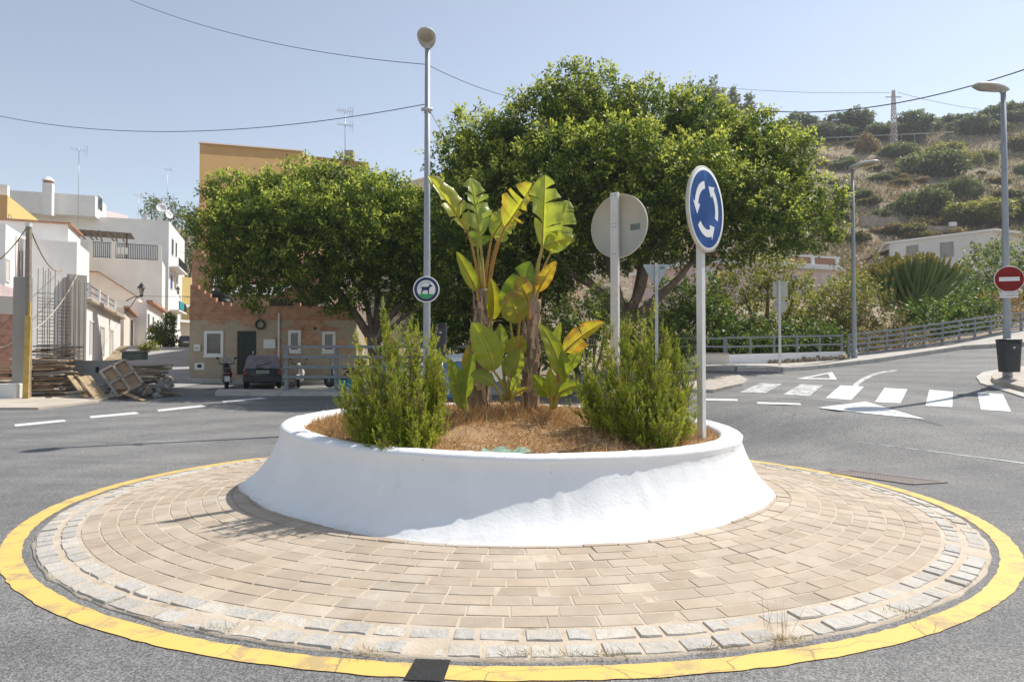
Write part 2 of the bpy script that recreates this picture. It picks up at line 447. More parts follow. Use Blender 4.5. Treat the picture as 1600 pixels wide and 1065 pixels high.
def tile_mat():
    m, nt, b = nodes('pavement_tiles'); co = objco(nt)
    mp = N(nt, 'ShaderNodeMapping'); mp.inputs['Rotation'].default_value = (0, 0, .12); nt.links.new(co, mp.inputs[0])
    br = N(nt, 'ShaderNodeTexBrick'); br.offset = 0; br.inputs['Scale'].default_value = 1; br.inputs['Brick Width'].default_value = .3; br.inputs['Row Height'].default_value = .3
    br.inputs['Mortar Size'].default_value = .008; br.inputs['Color1'].default_value = (.52, .46, .39, 1); br.inputs['Color2'].default_value = (.44, .39, .33, 1); br.inputs['Mortar'].default_value = (.3, .26, .21, 1)
    nt.links.new(mp.outputs[0], br.inputs['Vector'])
    c = mix(nt, br.outputs['Color'], ramp(nt, noise(nt, 1.5, 6, .65, co), [(.3, (.75, .74, .72)), (.7, (1.15, 1.14, 1.12))]), 1.0, 'MULTIPLY')
    nt.links.new(c, b.inputs['Base Color']); b.inputs['Roughness'].default_value = .85
    bump(nt, b, noise(nt, 60, 3, .6, co), .2, .005); return m
TILES = tile_mat()

# ------------------------------------------------------------------ ground sheets
ax = np.concatenate([np.linspace(-300, -60, 13)[:-1], np.arange(-60, 60.1, 4), np.linspace(60, 300, 13)[1:]])
ay = np.concatenate([np.arange(-120, -20, 20), np.arange(-20, 70.1, 4)])
gridmesh('ground', ax, ay, lambda x, y: gz(x, y) - .45, DIRT)
gridmesh('road', np.arange(-40, 34.01, .5), np.arange(-10, 40.01, .5), lambda x, y: gz(x, y), ASPHALT)

def hill_mat():
    m, nt, b = nodes('dry_hillside'); co = objco(nt)
    n1 = noise(nt, .09, 6, .65, co, .6); n2 = noise(nt, .55, 6, .7, co, .4); n3 = noise(nt, 2.6, 4, .7, co)
    c = ramp(nt, n2, [(.30, (.17, .14, .095)), (.42, (.30, .245, .165)), (.55, (.42, .34, .235)), (.70, (.52, .45, .35))])
    c = mix(nt, c, (.15, .155, .075), maprange(nt, n1, .55, .68, 0, .6))
    c = mix(nt, c, (.44, .28, .15), maprange(nt, noise(nt, .2, 5, .6, co, .3), .58, .68, 0, .6))
    c = mix(nt, c, ramp(nt, n3, [(.3, (.6, .6, .6)), (.68, (1.35, 1.33, 1.3))]), .9, 'MULTIPLY')
    vo = N(nt, 'ShaderNodeTexVoronoi'); vo.inputs['Scale'].default_value = 1.1; nt.links.new(co, vo.inputs['Vector'])
    c = mix(nt, c, (.42, .39, .35), maprange(nt, vo.outputs['Distance'], .16, .1, 0, .6))
    nt.links.new(c, b.inputs['Base Color']); b.inputs['Roughness'].default_value = .95; b.inputs['Specular IOR Level'].default_value = .1
    bump(nt, b, n3, 1.0, .5); return m
gridmesh('hill', np.concatenate([np.arange(-300, -150, 10), np.arange(-150, 170, 1.6), np.arange(170, 301, 10)]),
         np.concatenate([np.arange(40.5, 160, 1.6), np.arange(160, 231, 10)]), lambda x, y: np.where(y < 54, gz(x, y), hill_z(x, y)) - .03, hill_mat())

# pavements and other raised ground
def on(pxs, dz=0): return [tuple(G(x, y)[:2]) for x, y in pxs]
drape('construction_site_ground', [(-40, 17.6)] + on([(0, 640), (60, 640), (125, 632), (150, 629)]) + [(-12.4, 21.3), (-13.6, 24.4), (-15.4, 29), (-18.5, 33.4), (-21, 38.5), (-40, 38.5)], .06, M('building_site_dust', (.42, .36, .29), .95, .2, .9, (.56, .50, .42), .4, 30), 1.2, thick=.06)
drape('plaza_pavement', on([(336, 618), (440, 618.5), (540, 618)]) + [(-1.5, 22.4), (3.4, 19.2), (4.6, 21.5), (4.2, 24.5), (-2, 26.0), (-11.0, 25.6)], .13, KERB, .6, thick=.14)
drape('house_step', [pp(294, 31.6), pp(560, 32.0), pp(560, 33.2), pp(294, 33.2)], .16, KERB, .8, thick=.2)
hp = on([(1090, 579), (1150, 579), (1218, 580), (1300, 573), (1336, 569), (1420, 557), (1500, 545)]) + [(19.6, 24.9), (28, 28.4)]
hp2 = [(30, 31.6), (19.8, 27.4)] + [tuple(pp(x, Y)) for x, Y in ((1500, 26.4), (1420, 25.7), (1336, 25.2), (1322, 23.9), (1218, 23.4), (1090, 23.2))]
drape('roadside_pavement', hp + hp2, .13, CONCRETE, .7, thick=.16)
# its kerb
mbk = MB()
for i in range(len(hp) - 1):
    a = Vector(hp[i]); b_ = Vector(hp[i + 1]); n_ = max(1, int((b_ - a).length / .9))
    for k in range(n_):
        p = a.lerp(b_, k / n_); q = a.lerp(b_, (k + .985) / n_); d = (q - p).normalized(); w = Vector((d.y, -d.x)) * .13
        z0, z1 = gz(p.x, p.y), gz(q.x, q.y)
        mbk.hexa([(p.x + w.x, p.y + w.y, z0 - .1), (q.x + w.x, q.y + w.y, z1 - .1), (q.x, q.y, z1 - .1), (p.x, p.y, z0 - .1),
                  (p.x + w.x, p.y + w.y, z0 + .125), (q.x + w.x, q.y + w.y, z1 + .125), (q.x, q.y, z1 + .133), (p.x, p.y, z0 + .133)])
mbk.build('pavement_kerb', KERB)['kind'] = 'structure'
cp = on([(1552, 600), (1549, 595), (1556, 588), (1578, 584), (1605, 582)]) + [(17, 17.3), (17, 12.6)] + on([(1600, 614), (1570, 606)])
drape('corner_pavement', cp, .13, TILES, .5, thick=.16)
drape('corner_kerb', on([(1525, 590), (1535, 583), (1560, 578), (1600, 573)]) + [(17.4, 17.9), (17, 17.3)] + on([(1605, 582), (1578, 584), (1556, 588), (1549, 595), (1552, 600), (1570, 606), (1600, 614), (1600, 622), (1560, 609), (1532, 600)]), .03, KERB, .5, thick=.05)
drape('gravel_island', on([(1060, 612), (1115, 613), (1160, 603), (1169, 597), (1155, 589), (1090, 586), (1040, 590)]), .07, M('gravel', (.36, .31, .26), .9, .3, 5, (.55, .49, .42), .6, 40), .5, thick=.1)
drape('street', [(-14.6, 27.5), (-13.6, 24.4), (-19.5, 28.0)] and [(-13.4, 23.2), (-14.25, 31.7), (-18.5, 41), (-27.3, 60), (-33.5, 62), (-25, 44), (-20.5, 36), (-17.9, 29.5), (-16.3, 26.0), (-14.8, 23.2)], .012, STREET, 1.0, zfun=lambda x, y: gz(x, y))
drape('garden_soil', [(3.2, 24.2)] + [tuple(pp(x, Y)) for x, Y in ((1100, 24.2), (1322, 24.6), (1336, 25.9), (1420, 26.4), (1500, 27.1))] + [(19.8, 28.0), (30, 32.2), (33.5, 39.5), (0, 39.5), (1.0, 28)], .05, DIRT, 1.0, thick=.3)

# ------------------------------------------------------------------ road markings
def mark(name, pxs, mat=WHITE_PAINT, dz=.006):
    fine = []
    for a, b in zip(pxs, pxs[1:] + pxs[:1]): fine += [(a[0] + (b[0] - a[0]) * k / 5, a[1] + (b[1] - a[1]) * k / 5) for k in range(5)]
    return drape(name, on(fine), dz, mat, .5)
for q in [[(22, 663), (24, 666.5), (104, 658.5), (100, 655.5)], [(140, 650), (142, 653.5), (218, 646.5), (212, 643.5)],
          [(245, 640), (248, 643), (322, 635), (316, 632.5)], [(346, 626.5), (350, 629), (418, 622.5), (408, 620.5)],
          [(1182, 628), (1184, 631), (1252, 633), (1250, 630)], [(1094, 622.5), (1094, 625.5), (1153, 626.5), (1152, 623.5)]]:
    mark('lane_dash', q)
# zebra crossing: broad bars, each along the direction of travel
for i, q in enumerate([[(1290, 622), (1330, 625), (1350, 604), (1313, 602)], [(1367, 628), (1407, 630), (1418, 608), (1382, 606)],
          [(1446, 634), (1488, 636), (1489, 612), (1452, 609)], [(1533, 640), (1580, 643), (1567, 616), (1527, 613)]]):
    mark('zebra_bar', q)
for q in [[(1222, 617), (1264, 619), (1286, 602), (1252, 600)], [(1155, 613), (1196, 614), (1222, 600), (1190, 598)]]:
    mark('zebra_bar', q, FADED_PAINT)
mark('give_way_triangle', [(1276, 637), (1353, 627.5), (1446, 655), (1360, 646.6)])
q = on([(1243, 592), (1300, 581), (1308, 593)]); c_ = (sum(p[0] for p in q) / 3, sum(p[1] for p in q) / 3)
inn = [(p[0] + (c_[0] - p[0]) * .42, p[1] + (c_[1] - p[1]) * .42) for p in q]
for i in range(3):
    drape('triangle_outline', [q[i], q[(i + 1) % 3], inn[(i + 1) % 3], inn[i]], .006, WHITE_PAINT, .5)
arc = [(1331, 604), (1336, 598), (1346, 591), (1360, 585), (1378, 580.5), (1400, 578)]
arc2 = [(1402, 579.2), (1380, 582.4), (1364, 587.5), (1352, 593.5), (1344, 599), (1340, 604)]
mark('lane_arc', arc + arc2, FADED_PAINT)
mark('edge_line', [(1340, 690), (1342, 690.6), (1600, 724.4), (1600, 723)], FADED_PAINT)

# ------------------------------------------------------------------ roundabout
def ring(name, r0, r1, a0, a1, dz, mat, n=None, zf=plane):
    n = n or max(3, int(abs(a1 - a0) / (2 * PI) * 900)); vs = []; fs = []
    for k in range(n + 1):
        a = a0 + (a1 - a0) * k / n
        w = (vnoise(a * 60 + 500, 3, 1) - .5) * .012; w2 = (vnoise(a * 60 + 900, 7, 1) - .5) * .012
        for r in (r0 + w, r1 + w2):
            x = CX + r * math.cos(a); y = CY + r * math.sin(a); vs.append((x, y, float(zf(x, y)) + dz))
    for k in range(n): fs.append((2 * k, 2 * k + 1, 2 * k + 3, 2 * k + 2))
    o = finish(name, vs, fs, mat); o['kind'] = 'structure'; return o
tp = math.atan2(G(669, 1048).y - CY, G(669, 1048).x - CX)
D2R = PI / 180
ring('yellow_line', 4.43, 4.575, tp + .0195, 62 * D2R, .005, YELLOW_PAINT)
ring('yellow_line', 4.43, 4.575, -PI - 34 * D2R, tp - .0195, .005, YELLOW_PAINT)
ring('yellow_line', 4.44, 4.565, 62 * D2R, PI - 34 * D2R, .005, OCHRE_PAINT)
ring('tar_patch', 4.34, 4.60, tp - .0195, tp + .0195, .0065, TAR, 8)

RB_PX = [(370, 757), (385, 773), (400, 785), (430, 800), (470, 812), (510, 823), (560, 834), (620, 843), (700, 850), (800, 853), (900, 851), (1000, 845), (1060, 837), (1100, 828), (1150, 813), (1180, 800), (1205, 785), (1213, 772)]
_th = []; _rr = []
for x, y in RB_PX:
    d = ray(x, y); t = -(EYE - .149) / (d.z + .008 * d.x + .016 * d.y)
    _th.append(math.atan2(d.y * t - CY, d.x * t - CX)); _rr.append(math.hypot(d.x * t - CX, d.y * t - CY))
_o = np.argsort(_th); _th = np.array(_th)[_o]; _rr = np.array(_rr)[_o]
_th = np.concatenate([_th, [70 * D2R, 110 * D2R]]); _rr = np.concatenate([_rr, [2.81, 2.81]]); _o = np.argsort(_th); _th = _th[_o]; _rr = _rr[_o]
def rbase(a):
    a = (a + PI) % (2 * PI) - PI
    return float(np.interp(a, np.concatenate([_th - 2 * PI, _th, _th + 2 * PI]), np.concatenate([_rr] * 3)))
def apron_z(r, x, y):
    return float(plane(x, y)) + .016 + (.149 - .016) * max(0, min(1, (4.36 - r) / 1.55))

BRICK = M('paving_bricks', (.385, .315, .24), .85, .2, 3.5, (.48, .405, .32), .35, 90, attr=True, stain=(.56, .50, .43), sscale=1.0)
SAND = M('sandy_mortar', (.47, .385, .285), .95, .3, 6, (.60, .51, .41), .5, 60, stain=(.26, .19, .12), sscale=2.2)
GRANITE = M('granite_setts', (.43, .40, .35), .85, .2, 28, (.56, .525, .47), .7, 60, attr=True, stain=(.54, .45, .34), sscale=2.2)
# bed of sandy mortar between the stones
vs = []; fs = []; nA = 420; rs = [2.6, 3.0, 3.4, 3.75, 4.06, 4.2, 4.33, 4.372, 4.385]
for k in range(nA):
    a = 2 * PI * k / nA
    for r in rs:
        rr = r + ((vnoise(a * 25 + 400, 2, 1) - .5) * .03 if r > 4.3 else 0)
        x = CX + rr * math.cos(a); y = CY + rr * math.sin(a)
        z = apron_z(r, x, y) - .0028 + (vnoise(x * 9 + 99, y * 9 + 99, 1, 4) - .5) * .003
        if r > 4.06: z += -.001 + (vnoise(x * 2.2 + 30, y * 2.2 + 30, 1, 9) - .5) * .012
        if r > 4.37: z = float(plane(x, y)) + (.008 if r < 4.38 else -.03)
        vs.append((x, y, z))
m_ = len(rs)
for k in range(nA):
    for j in range(m_ - 1):
        a, b_ = k * m_ + j, ((k + 1) % nA) * m_ + j
        fs.append((a, a + 1, b_ + 1, b_))
finish('mortar_bed', vs, fs, SAND, None, None, None, [True] * len(fs))['kind'] = 'structure'

def stones(name, rows, length, gap, mat, h, lump, jit, cols):
    mb = MB()
    for (r0, r1) in rows:
        rm = (r0 + r1) / 2; a = random.uniform(0, 1); end = a + 2 * PI; n = round(2 * PI * rm / length); da = 2 * PI / n
        edges = [a + da * (k + random.uniform(-jit, jit)) for k in range(n)]; edges.append(edges[0] + 2 * PI)
        for k in range(n):
            g = gap * random.uniform(.7, 1.4) / rm / 2; b0, b1 = edges[k] + g, edges[k + 1] - g; dh = random.gauss(0, h)
            tl = random.gauss(0, h * .7)
            c = random.choice(cols); q = random.uniform(.9, 1.1); mb.col = tuple(min(1.6, v * q) for v in c)
            ang = [b0, (b0 * 2 + b1) / 3, (b0 + b1 * 2) / 3, b1]; bev = .004
            def pt(r, a_, z):
                x = CX + r * math.cos(a_); y = CY + r * math.sin(a_); return (x, y, apron_z(r, x, y) + z)
            lo = []; mid = []; top = []
            loop = [(r0, ang[0]), (r0, ang[1]), (r0, ang[2]), (r0, ang[3]), (r1, ang[3]), (r1, ang[2]), (r1, ang[1]), (r1, ang[0])]
            for (r, a_) in loop:
                jx = random.uniform(-lump, lump); ja = random.uniform(-lump, lump) / rm
                si = 1 if r == r0 else -1; sa = 1 if a_ == ang[0] else (-1 if a_ == ang[3] else 0)
                rr = r + si * gap / 2 + jx; aa = a_ + ja; t_ = tl * (a_ - (b0 + b1) / 2) * rm * 8
                lo.append(pt(rr, aa, -.05)); mid.append(pt(rr, aa, dh - .006 + t_)); top.append(pt(rr + si * bev, aa + sa * bev / rm, dh + t_ + random.uniform(0, lump) * .6))
            n8 = 8
            f = [(i, n8 + i, n8 + (i + 1) % n8, (i + 1) % n8) for i in range(n8)] + [(n8 + i, 2 * n8 + i, 2 * n8 + (i + 1) % n8, n8 + (i + 1) % n8) for i in range(n8)]
            f += [(16, 23, 22, 17), (17, 22, 21, 18), (18, 21, 20, 19)]
            mb.add(lo + mid + top, f, False)
    o = mb.build(name, mat, attr=True); o['kind'] = 'structure'; return o
rows = [(2.62 + .1309 * i, 2.62 + .1309 * (i + 1)) for i in range(11)]
stones('brick_apron', rows, .245, .008, BRICK, .0012, .0012, .10, [(1, 1, 1), (1.03, 1.0, .97), (.96, .96, .96), (1.05, 1.04, 1.03), (.99, .97, .94), (1.08, 1.08, 1.08)])
stones('granite_edging', [(4.072, 4.20), (4.225, 4.362)], .19, .022, GRANITE, .003, .006, .2, [(1, 1, 1), (.92, .92, .93), (1.06, 1.04, 1.0), (.97, .98, 1.0)])

def whitewash():
    m, nt, b = nodes('white_masonry_paint'); co = objco(nt)
    n1 = noise(nt, 2.0, 6, .65, co); n2 = noise(nt, 30, 5, .7, co)
    c = ramp(nt, n1, [(.3, (.83, .83, .825)), (.7, (.89, .89, .88))])
    c = mix(nt, c, (.60, .56, .48), maprange(nt, noise(nt, 5, 8, .75, co, .4), .63, .76, 0, .6))
    sz = N(nt, 'ShaderNodeSeparateXYZ'); nt.links.new(co, sz.inputs[0]); foot = N(nt, 'ShaderNodeMath', operation='MULTIPLY_ADD'); nt.links.new(noise(nt, 7, 6, .7, co), foot.inputs[0]); foot.inputs[1].default_value = -.16; nt.links.new(sz.outputs[2], foot.inputs[2])
    c = mix(nt, c, (.55, .48, .38), maprange(nt, foot.outputs[0], -.035, .03, .55, 0))
    mp = N(nt, 'ShaderNodeMapping'); mp.inputs['Scale'].default_value = (7, 7, .7); nt.links.new(co, mp.inputs[0])
    c = mix(nt, c, (.66, .65, .62), maprange(nt, noise(nt, 1.0, 5, .65, mp.outputs[0]), .6, .75, 0, .45))
    c = mix(nt, c, (.25, .22, .19), maprange(nt, noise(nt, 26, 2, .5, co), .76, .79, 0, .8))
    nt.links.new(c, b.inputs['Base Color']); b.inputs['Roughness'].default_value = .55; b.inputs['Specular IOR Level'].default_value = .35
    bump(nt, b, n2, .28, .014); return m
WHITEWASH = whitewash()
def zrim(x, y): return .672 - .021 * x + .012 * (y - CY)
prof = [(1.0, .0), (1.0, .025), (.94, .04), (.85, .075), (.76, .12), (.63, .18), (.53, .25), (.435, .32), (.35, .40), (.255, .50), (.175, .60), (.08, .74), (.0, .86)]
vs = []; nA = 352; m_ = 0
for k in range(nA):
    a = 2 * PI * k / nA; rb = rbase(a); c, s_ = math.cos(a), math.sin(a); col = []
    ph = (k % 16) / 16.0; seam = math.exp(-((min(ph, 1 - ph)) * 16 / .55) ** 2)
    xr, yr = CX + 2.36 * c, CY + 2.36 * s_; zr = zrim(xr, yr) + (vnoise(a * 5 + 90, 1, 1, 2) - .5) * .014; zb = apron_z(rb, CX + rb * c, CY + rb * s_) - .02
    h = zr - zb
    for q, t in prof:
        r = 2.435 + (rb - 2.435) * q + (seam * .014 * math.sin(PI * min(1, t * 1.4)) + (vnoise(a * 40 + 300, t * 9 + 30, 1, 6) - .5) * .012)
        if t > .1: r += .03 * math.sin(ph * PI) * (1 - t) * .4
        col.append((r, zb + h * t))
    sm = seam * .006
    col += [(2.447 + sm, zr - .052), (2.445 + sm, zr - .03), (2.425 + sm, zr - .01), (2.38, zr + sm), (2.31, zr - .002 + sm), (2.25, zr - .012), (2.225, zr - .035), (2.215, zr - .2)]
    m_ = len(col)
    vs += [(CX + r * c, CY + r * s_, z) for r, z in col]
fs = [(k * m_ + j, ((k + 1) % nA) * m_ + j, ((k + 1) % nA) * m_ + j + 1, k * m_ + j + 1) for k in range(nA) for j in range(m_ - 1)]
planter = finish('planter', vs, fs, WHITEWASH, None, None, None, [True] * len(fs))
tag(planter, 'round whitewashed concrete planter with flared foot in the middle of the roundabout', 'planter')

def soil_z(x, y):
    r = np.hypot(np.asarray(x) - CX, np.asarray(y) - CY)
    return zrim(np.asarray(x), np.asarray(y)) - .075 + .17 * (1 - np.clip(r / 2.2, 0, 1) ** 2) + (vnoise(np.asarray(x) + 50, np.asarray(y) + 50, .35, 2) - .5) * .05 * smooth(2.3, 1.7, r)
SOIL = M('bed_soil', (.30, .18, .095), .95, .3, 5, (.46, .31, .17), .9, 45, stain=(.50, .41, .30), sscale=1.7)
vs = [(CX, CY, float(soil_z(CX, CY)))]; fs = []; nA = 120; nr = 22
for j in range(1, nr + 1):
    for k in range(nA):
        a = 2 * PI * k / nA; r = 2.225 * j / nr; x = CX + r * math.cos(a); y = CY + r * math.sin(a); vs.append((x, y, float(soil_z(x, y))))
for k in range(nA):
    fs.append((0, 1 + k, 1 + (k + 1) % nA))
    for j in range(nr - 1):
        a = 1 + j * nA + k; b_ = 1 + j * nA + (k + 1) % nA; fs.append((a, a + nA, b_ + nA, b_))
finish('bed_soil', vs, fs, SOIL, None, None, None, [True] * len(fs))['kind'] = 'structure'

# drain grating let into the road
t = thing('drain_grate', 'rusty slotted drain grate let into the asphalt beside the yellow ring', 'drain grate', G(1395, 746))
RUST = M('rusty_iron', (.17, .14, .125), .7, .3, 12, (.26, .22, .20), .3, 60, spec=.4)
q = [Vector(p).to_3d() for p in on([(1325, 735), (1478, 754), (1425, 757), (1300, 739.5)])]
q = [Vector((v.x, v.y, gz(v.x, v.y))) for v in q]
mb = MB(); up = Vector((0, 0, .0))
for i in range(4): mb.bar(q[i] + up, q[(i + 1) % 4] + up, .05, .03)
mb.build('frame', RUST, t)
mb = MB()
for k in range(1, 30): mb.bar(q[0].lerp(q[1], k / 30) + up, q[3].lerp(q[2], k / 30) + up, .022, .02)
for k in range(1, 7): mb.bar(q[0].lerp(q[3], k / 7) + up, q[1].lerp(q[2], k / 7) + up, .03, .018)
mb.build('grating', RUST, t)
mb = MB(); mb.add([v + Vector((0, 0, .004)) for v in q], [(3, 2, 1, 0), (0, 1, 2, 3)][:1]); mb.build('sump_shade', M('hollow_shade', (.02, .02, .02), .9), t)  # flat dark sheet in place of a pit; its colour is the shade
q = on([(752, 704.5), (828, 706.5), (818, 711.5), (748, 709)])
# ------------------------------------------------------------------ plants of the planter
LEAF = leafmat('needle_foliage', .45, .5, .3, 1.2, (1.1, 1.1, .5))
BARK = M('brown_stem', (.14, .085, .05), .9, .3, 14, (.26, .18, .12), .6, 40)

def unit(a): return a / np.maximum(np.linalg.norm(a, axis=-1, keepdims=True), 1e-9)
def basis(nrm):
    """two unit vectors across each direction, turned at random"""
    ref = np.where(np.abs(nrm[:, 2:3]) > .9, np.array([[1., 0, 0]]), np.array([[0, 0, 1.]]))
    a = unit(np.cross(nrm, ref)); b = np.cross(nrm, a); t = rng.uniform(0, 2 * PI, (len(nrm), 1))
    return a * np.cos(t) + b * np.sin(t), b * np.cos(t) - a * np.sin(t)

def needles(pos, d, length, width):
    """one thin four-cornered blade for each position and direction"""
    d = unit(d); s, _ = basis(d); L = length[:, None]; W = width[:, None]
    return np.stack([pos - s * W * .3, pos + d * L * .45 - s * W * .5, pos + d * L, pos + d * L * .45 + s * W * .5], 1)

def rosemary(name, label, root, cols, seed):
    """cols: (px_foot, px_top, py_top, Y, spread) for each bunch of upright shoots"""
    r = np.random.default_rng(seed); random.seed(seed)
    t = thing(name, label, 'shrub', root)
    V = []; C = []; stems = MB()
    for (pf, pt, py, Y, spread, n) in cols:
        top = P(pt, py, Y); bx = root.x + (P(pf, 640, Y).x - root.x)
        foot = Vector((bx, Y + r.normal(0, .03), 0)); foot.z = float(soil_z(foot.x, foot.y)) - .02
        for k in range(n):
            q = r.beta(1.5, 1.0) * .98 + .02 if k else 1.0
            tp_ = Vector((top.x + r.normal(0, spread), top.y + r.normal(0, spread * 1.2), foot.z + (top.z - foot.z) * (.12 + .88 * q)))
            ft = foot + Vector((r.normal(0, .05), r.normal(0, .05), 0))
            side = (1 - q) * r.uniform(.3, 1.0) * .10
            tp_.x += math.copysign(side, r.normal()) * r.uniform(.2, 1.3); tp_.y += r.normal(0, .08) * (1 - q)
            md = ft.lerp(tp_, .5) + Vector(((tp_.x - ft.x) * .3, (tp_.y - ft.y) * .3, -.04))
            L = (tp_ - ft).length
            start = max(.12, 1 - r.uniform(.35, .6) / max(L, .3))
            A, B, Cc = np.array(ft), np.array(md), np.array(tp_)
            ns = int(15 * (1 - start) * L / .45) + 3                  # short side shoots up the stem, and its own tip
            us = np.sort(r.uniform(start, .97, ns)); us[-1] = .97
            tone0 = r.uniform(0, 1)
            for u in us:
                p0 = A * (1 - u) ** 2 + 2 * B * u * (1 - u) + Cc * u ** 2; tg = 2 * (B - A) * (1 - u) + 2 * (Cc - B) * u; tg = tg / np.linalg.norm(tg)
                sd = r.normal(0, 1, 3); sd -= tg * sd.dot(tg); sd /= np.linalg.norm(sd)
                d0 = tg * .75 + sd * (.62 if u < .96 else .05) + np.array([0, 0, .25]); d0 /= np.linalg.norm(d0)
                ln = r.uniform(.045, .10) * (1.2 - .5 * (u - start) / (1 - start)); m = int(ln * 520); q = r.uniform(0, 1, m)
                pos = p0 + d0 * (q * ln)[:, None]; s2, _ = basis(np.repeat(d0[None], m, 0))
                dd = d0 * (.75 + .3 * q)[:, None] + s2 * (.85 - .35 * q)[:, None] + r.normal(0, .12, (m, 3))
                V.append(needles(pos, dd, r.uniform(.015, .030, m) * (1.1 - .35 * q), r.uniform(.0035, .0055, m)))
                tone = min(1, max(0, tone0 * .6 + r.uniform(-.15, .55))); g = np.array([.16, .24, .025]) * (1 - tone) + np.array([.46, .49, .06]) * tone
                c = g * r.uniform(.75, 1.2, (m, 1)); c[q > .8] = c[q > .8] * np.array([1.3, 1.2, 1.05])
                if r.uniform() < .06: c[:] = np.array([.24, .16, .07]) * r.uniform(.7, 1.2, (m, 1))
                C.append(c)
            if k % 2 == 0: stems.tube([ft, md.lerp(ft, .25) if False else Vector(A * .25 + B * .5 + Cc * .25), tp_], [.006, .004, .0015], 4)
    cloud('foliage', np.concatenate(V), 4, LEAF, t, np.concatenate(C))
    stems.build('stems', BARK, t)
    return t

def soilpt(px, Y):
    x = (px - 800) / F * Y; return Vector((x, Y, float(soil_z(x, Y))))

rosemary('rosemary_shrub', 'bushy green rosemary shrub left of the two tall leafy plants in the planter', soilpt(640, 5.95), [
    (640, 615, 494, 6.0, .055, 17), (645, 600, 470, 6.15, .02, 7), (635, 585, 530, 5.9, .05, 15), (650, 648, 497, 6.05, .04, 16), (660, 674, 512, 6.1, .05, 15),
    (655, 688, 545, 6.0, .04, 14), (630, 562, 520, 6.2, .035, 12), (620, 548, 575, 6.0, .035, 14), (612, 538, 600, 5.95, .035, 12), (630, 580, 590, 5.8, .06, 16),
    (640, 620, 560, 5.72, .07, 20), (650, 655, 575, 5.75, .06, 18), (640, 600, 630, 5.65, .07, 18), (655, 675, 610, 5.78, .05, 16), (645, 640, 645, 5.6, .07, 18),
    (625, 560, 640, 5.8, .05, 13), (660, 692, 590, 6.0, .035, 12), (640, 625, 510, 6.35, .07, 16), (620, 555, 610, 6.3, .05, 10), (660, 680, 560, 6.3, .05, 12), (640, 610, 655, 5.62, .08, 12), (655, 668, 650, 5.66, .05, 10)], 5)
rosemary('rosemary_shrub', 'tall spiky green rosemary shrub between the back of a round sign and the blue sign', soilpt(1010, 6.45), [
    (1005, 1018, 470, 6.6, .03, 13), (1000, 1005, 490, 6.55, .03, 12), (990, 975, 500, 6.6, .04, 13), (985, 950, 505, 6.7, .04, 12), (1015, 1040, 500, 6.6, .025, 10),
    (1020, 1062, 528, 6.5, .035, 13), (1025, 1076, 545, 6.45, .03, 12), (985, 925, 545, 6.6, .05, 15), (980, 912, 570, 6.5, .05, 14), (990, 935, 580, 6.35, .06, 16),
    (1000, 970, 555, 6.3, .06, 18), (1010, 1005, 560, 6.25, .06, 18), (1015, 1035, 560, 6.25, .05, 16), (1025, 1060, 585, 6.2, .05, 16), (1030, 1070, 610, 6.2, .04, 12),
    (990, 950, 610, 6.2, .06, 14), (1005, 985, 600, 6.1, .06, 14), (1020, 1030, 610, 6.05, .06, 18), (1030, 1050, 630, 6.0, .05, 15), (1005, 960, 530, 6.9, .07, 14), (1010, 1000, 520, 6.95, .07, 14),
    (1020, 1045, 545, 6.9, .06, 12), (985, 920, 600, 6.7, .05, 10), (1030, 1015, 640, 5.98, .05, 10)], 9)

# -------- giant bird-of-paradise plants
def blade_mat():
    m, nt, b = nodes('strelitzia_leaf'); a = N(nt, 'ShaderNodeAttribute', attribute_name='col'); co = objco(nt)
    uv = N(nt, 'ShaderNodeAttribute', attribute_name='vein')
    wv = N(nt, 'ShaderNodeMath', operation='SINE'); nt.links.new(uv.outputs['Fac'], wv.inputs[0])
    c = mix(nt, a.outputs['Color'], ramp(nt, maprange(nt, wv.outputs[0], -1, 1), [(0, (.88, .9, .85)), (1, (1.06, 1.06, 1.05))]), 1.0, 'MULTIPLY')
    c = mix(nt, c, ramp(nt, noise(nt, 9, 5, .6, co), [(.3, (.8, .82, .8)), (.7, (1.12, 1.1, 1.0))]), 1.0, 'MULTIPLY')
    nt.links.new(c, b.inputs['Base Color']); b.inputs['Roughness'].default_value = .33; b.inputs['Specular IOR Level'].default_value = .5
    bump(nt, b, wv.outputs[0], .12, .004)
    t = N(nt, 'ShaderNodeBsdfTranslucent'); g = mix(nt, c, (1.35, 1.25, .5), 1.0, 'MULTIPLY'); nt.links.new(g, t.inputs['Color'])
    ms = N(nt, 'ShaderNodeMixShader'); ms.inputs[0].default_value = .5
    nt.links.new(b.outputs[0], ms.inputs[1]); nt.links.new(t.outputs[0], ms.inputs[2]); nt.links.new(ms.outputs[0], nt.nodes['Material Output'].inputs['Surface'])
    return m
BLADE = blade_mat()
PETIOLE = M('leaf_stalk', (.30, .26, .05), .5, .2, 9, (.42, .33, .07), .2, 40, spec=.4)
PETIOLE_O = M('orange_leaf_stalk', (.36, .15, .03), .5, .25, 9, (.44, .26, .05), .3, 40, spec=.4)
GREEN = (.27, .36, .06); BRIGHT = (.38, .45, .06); YEL = (.48, .42, .05); DEEP = (.19, .30, .05)

def bez(a, b, c, u): return a * (1 - u) ** 2 + b * 2 * u * (1 - u) + c * u ** 2

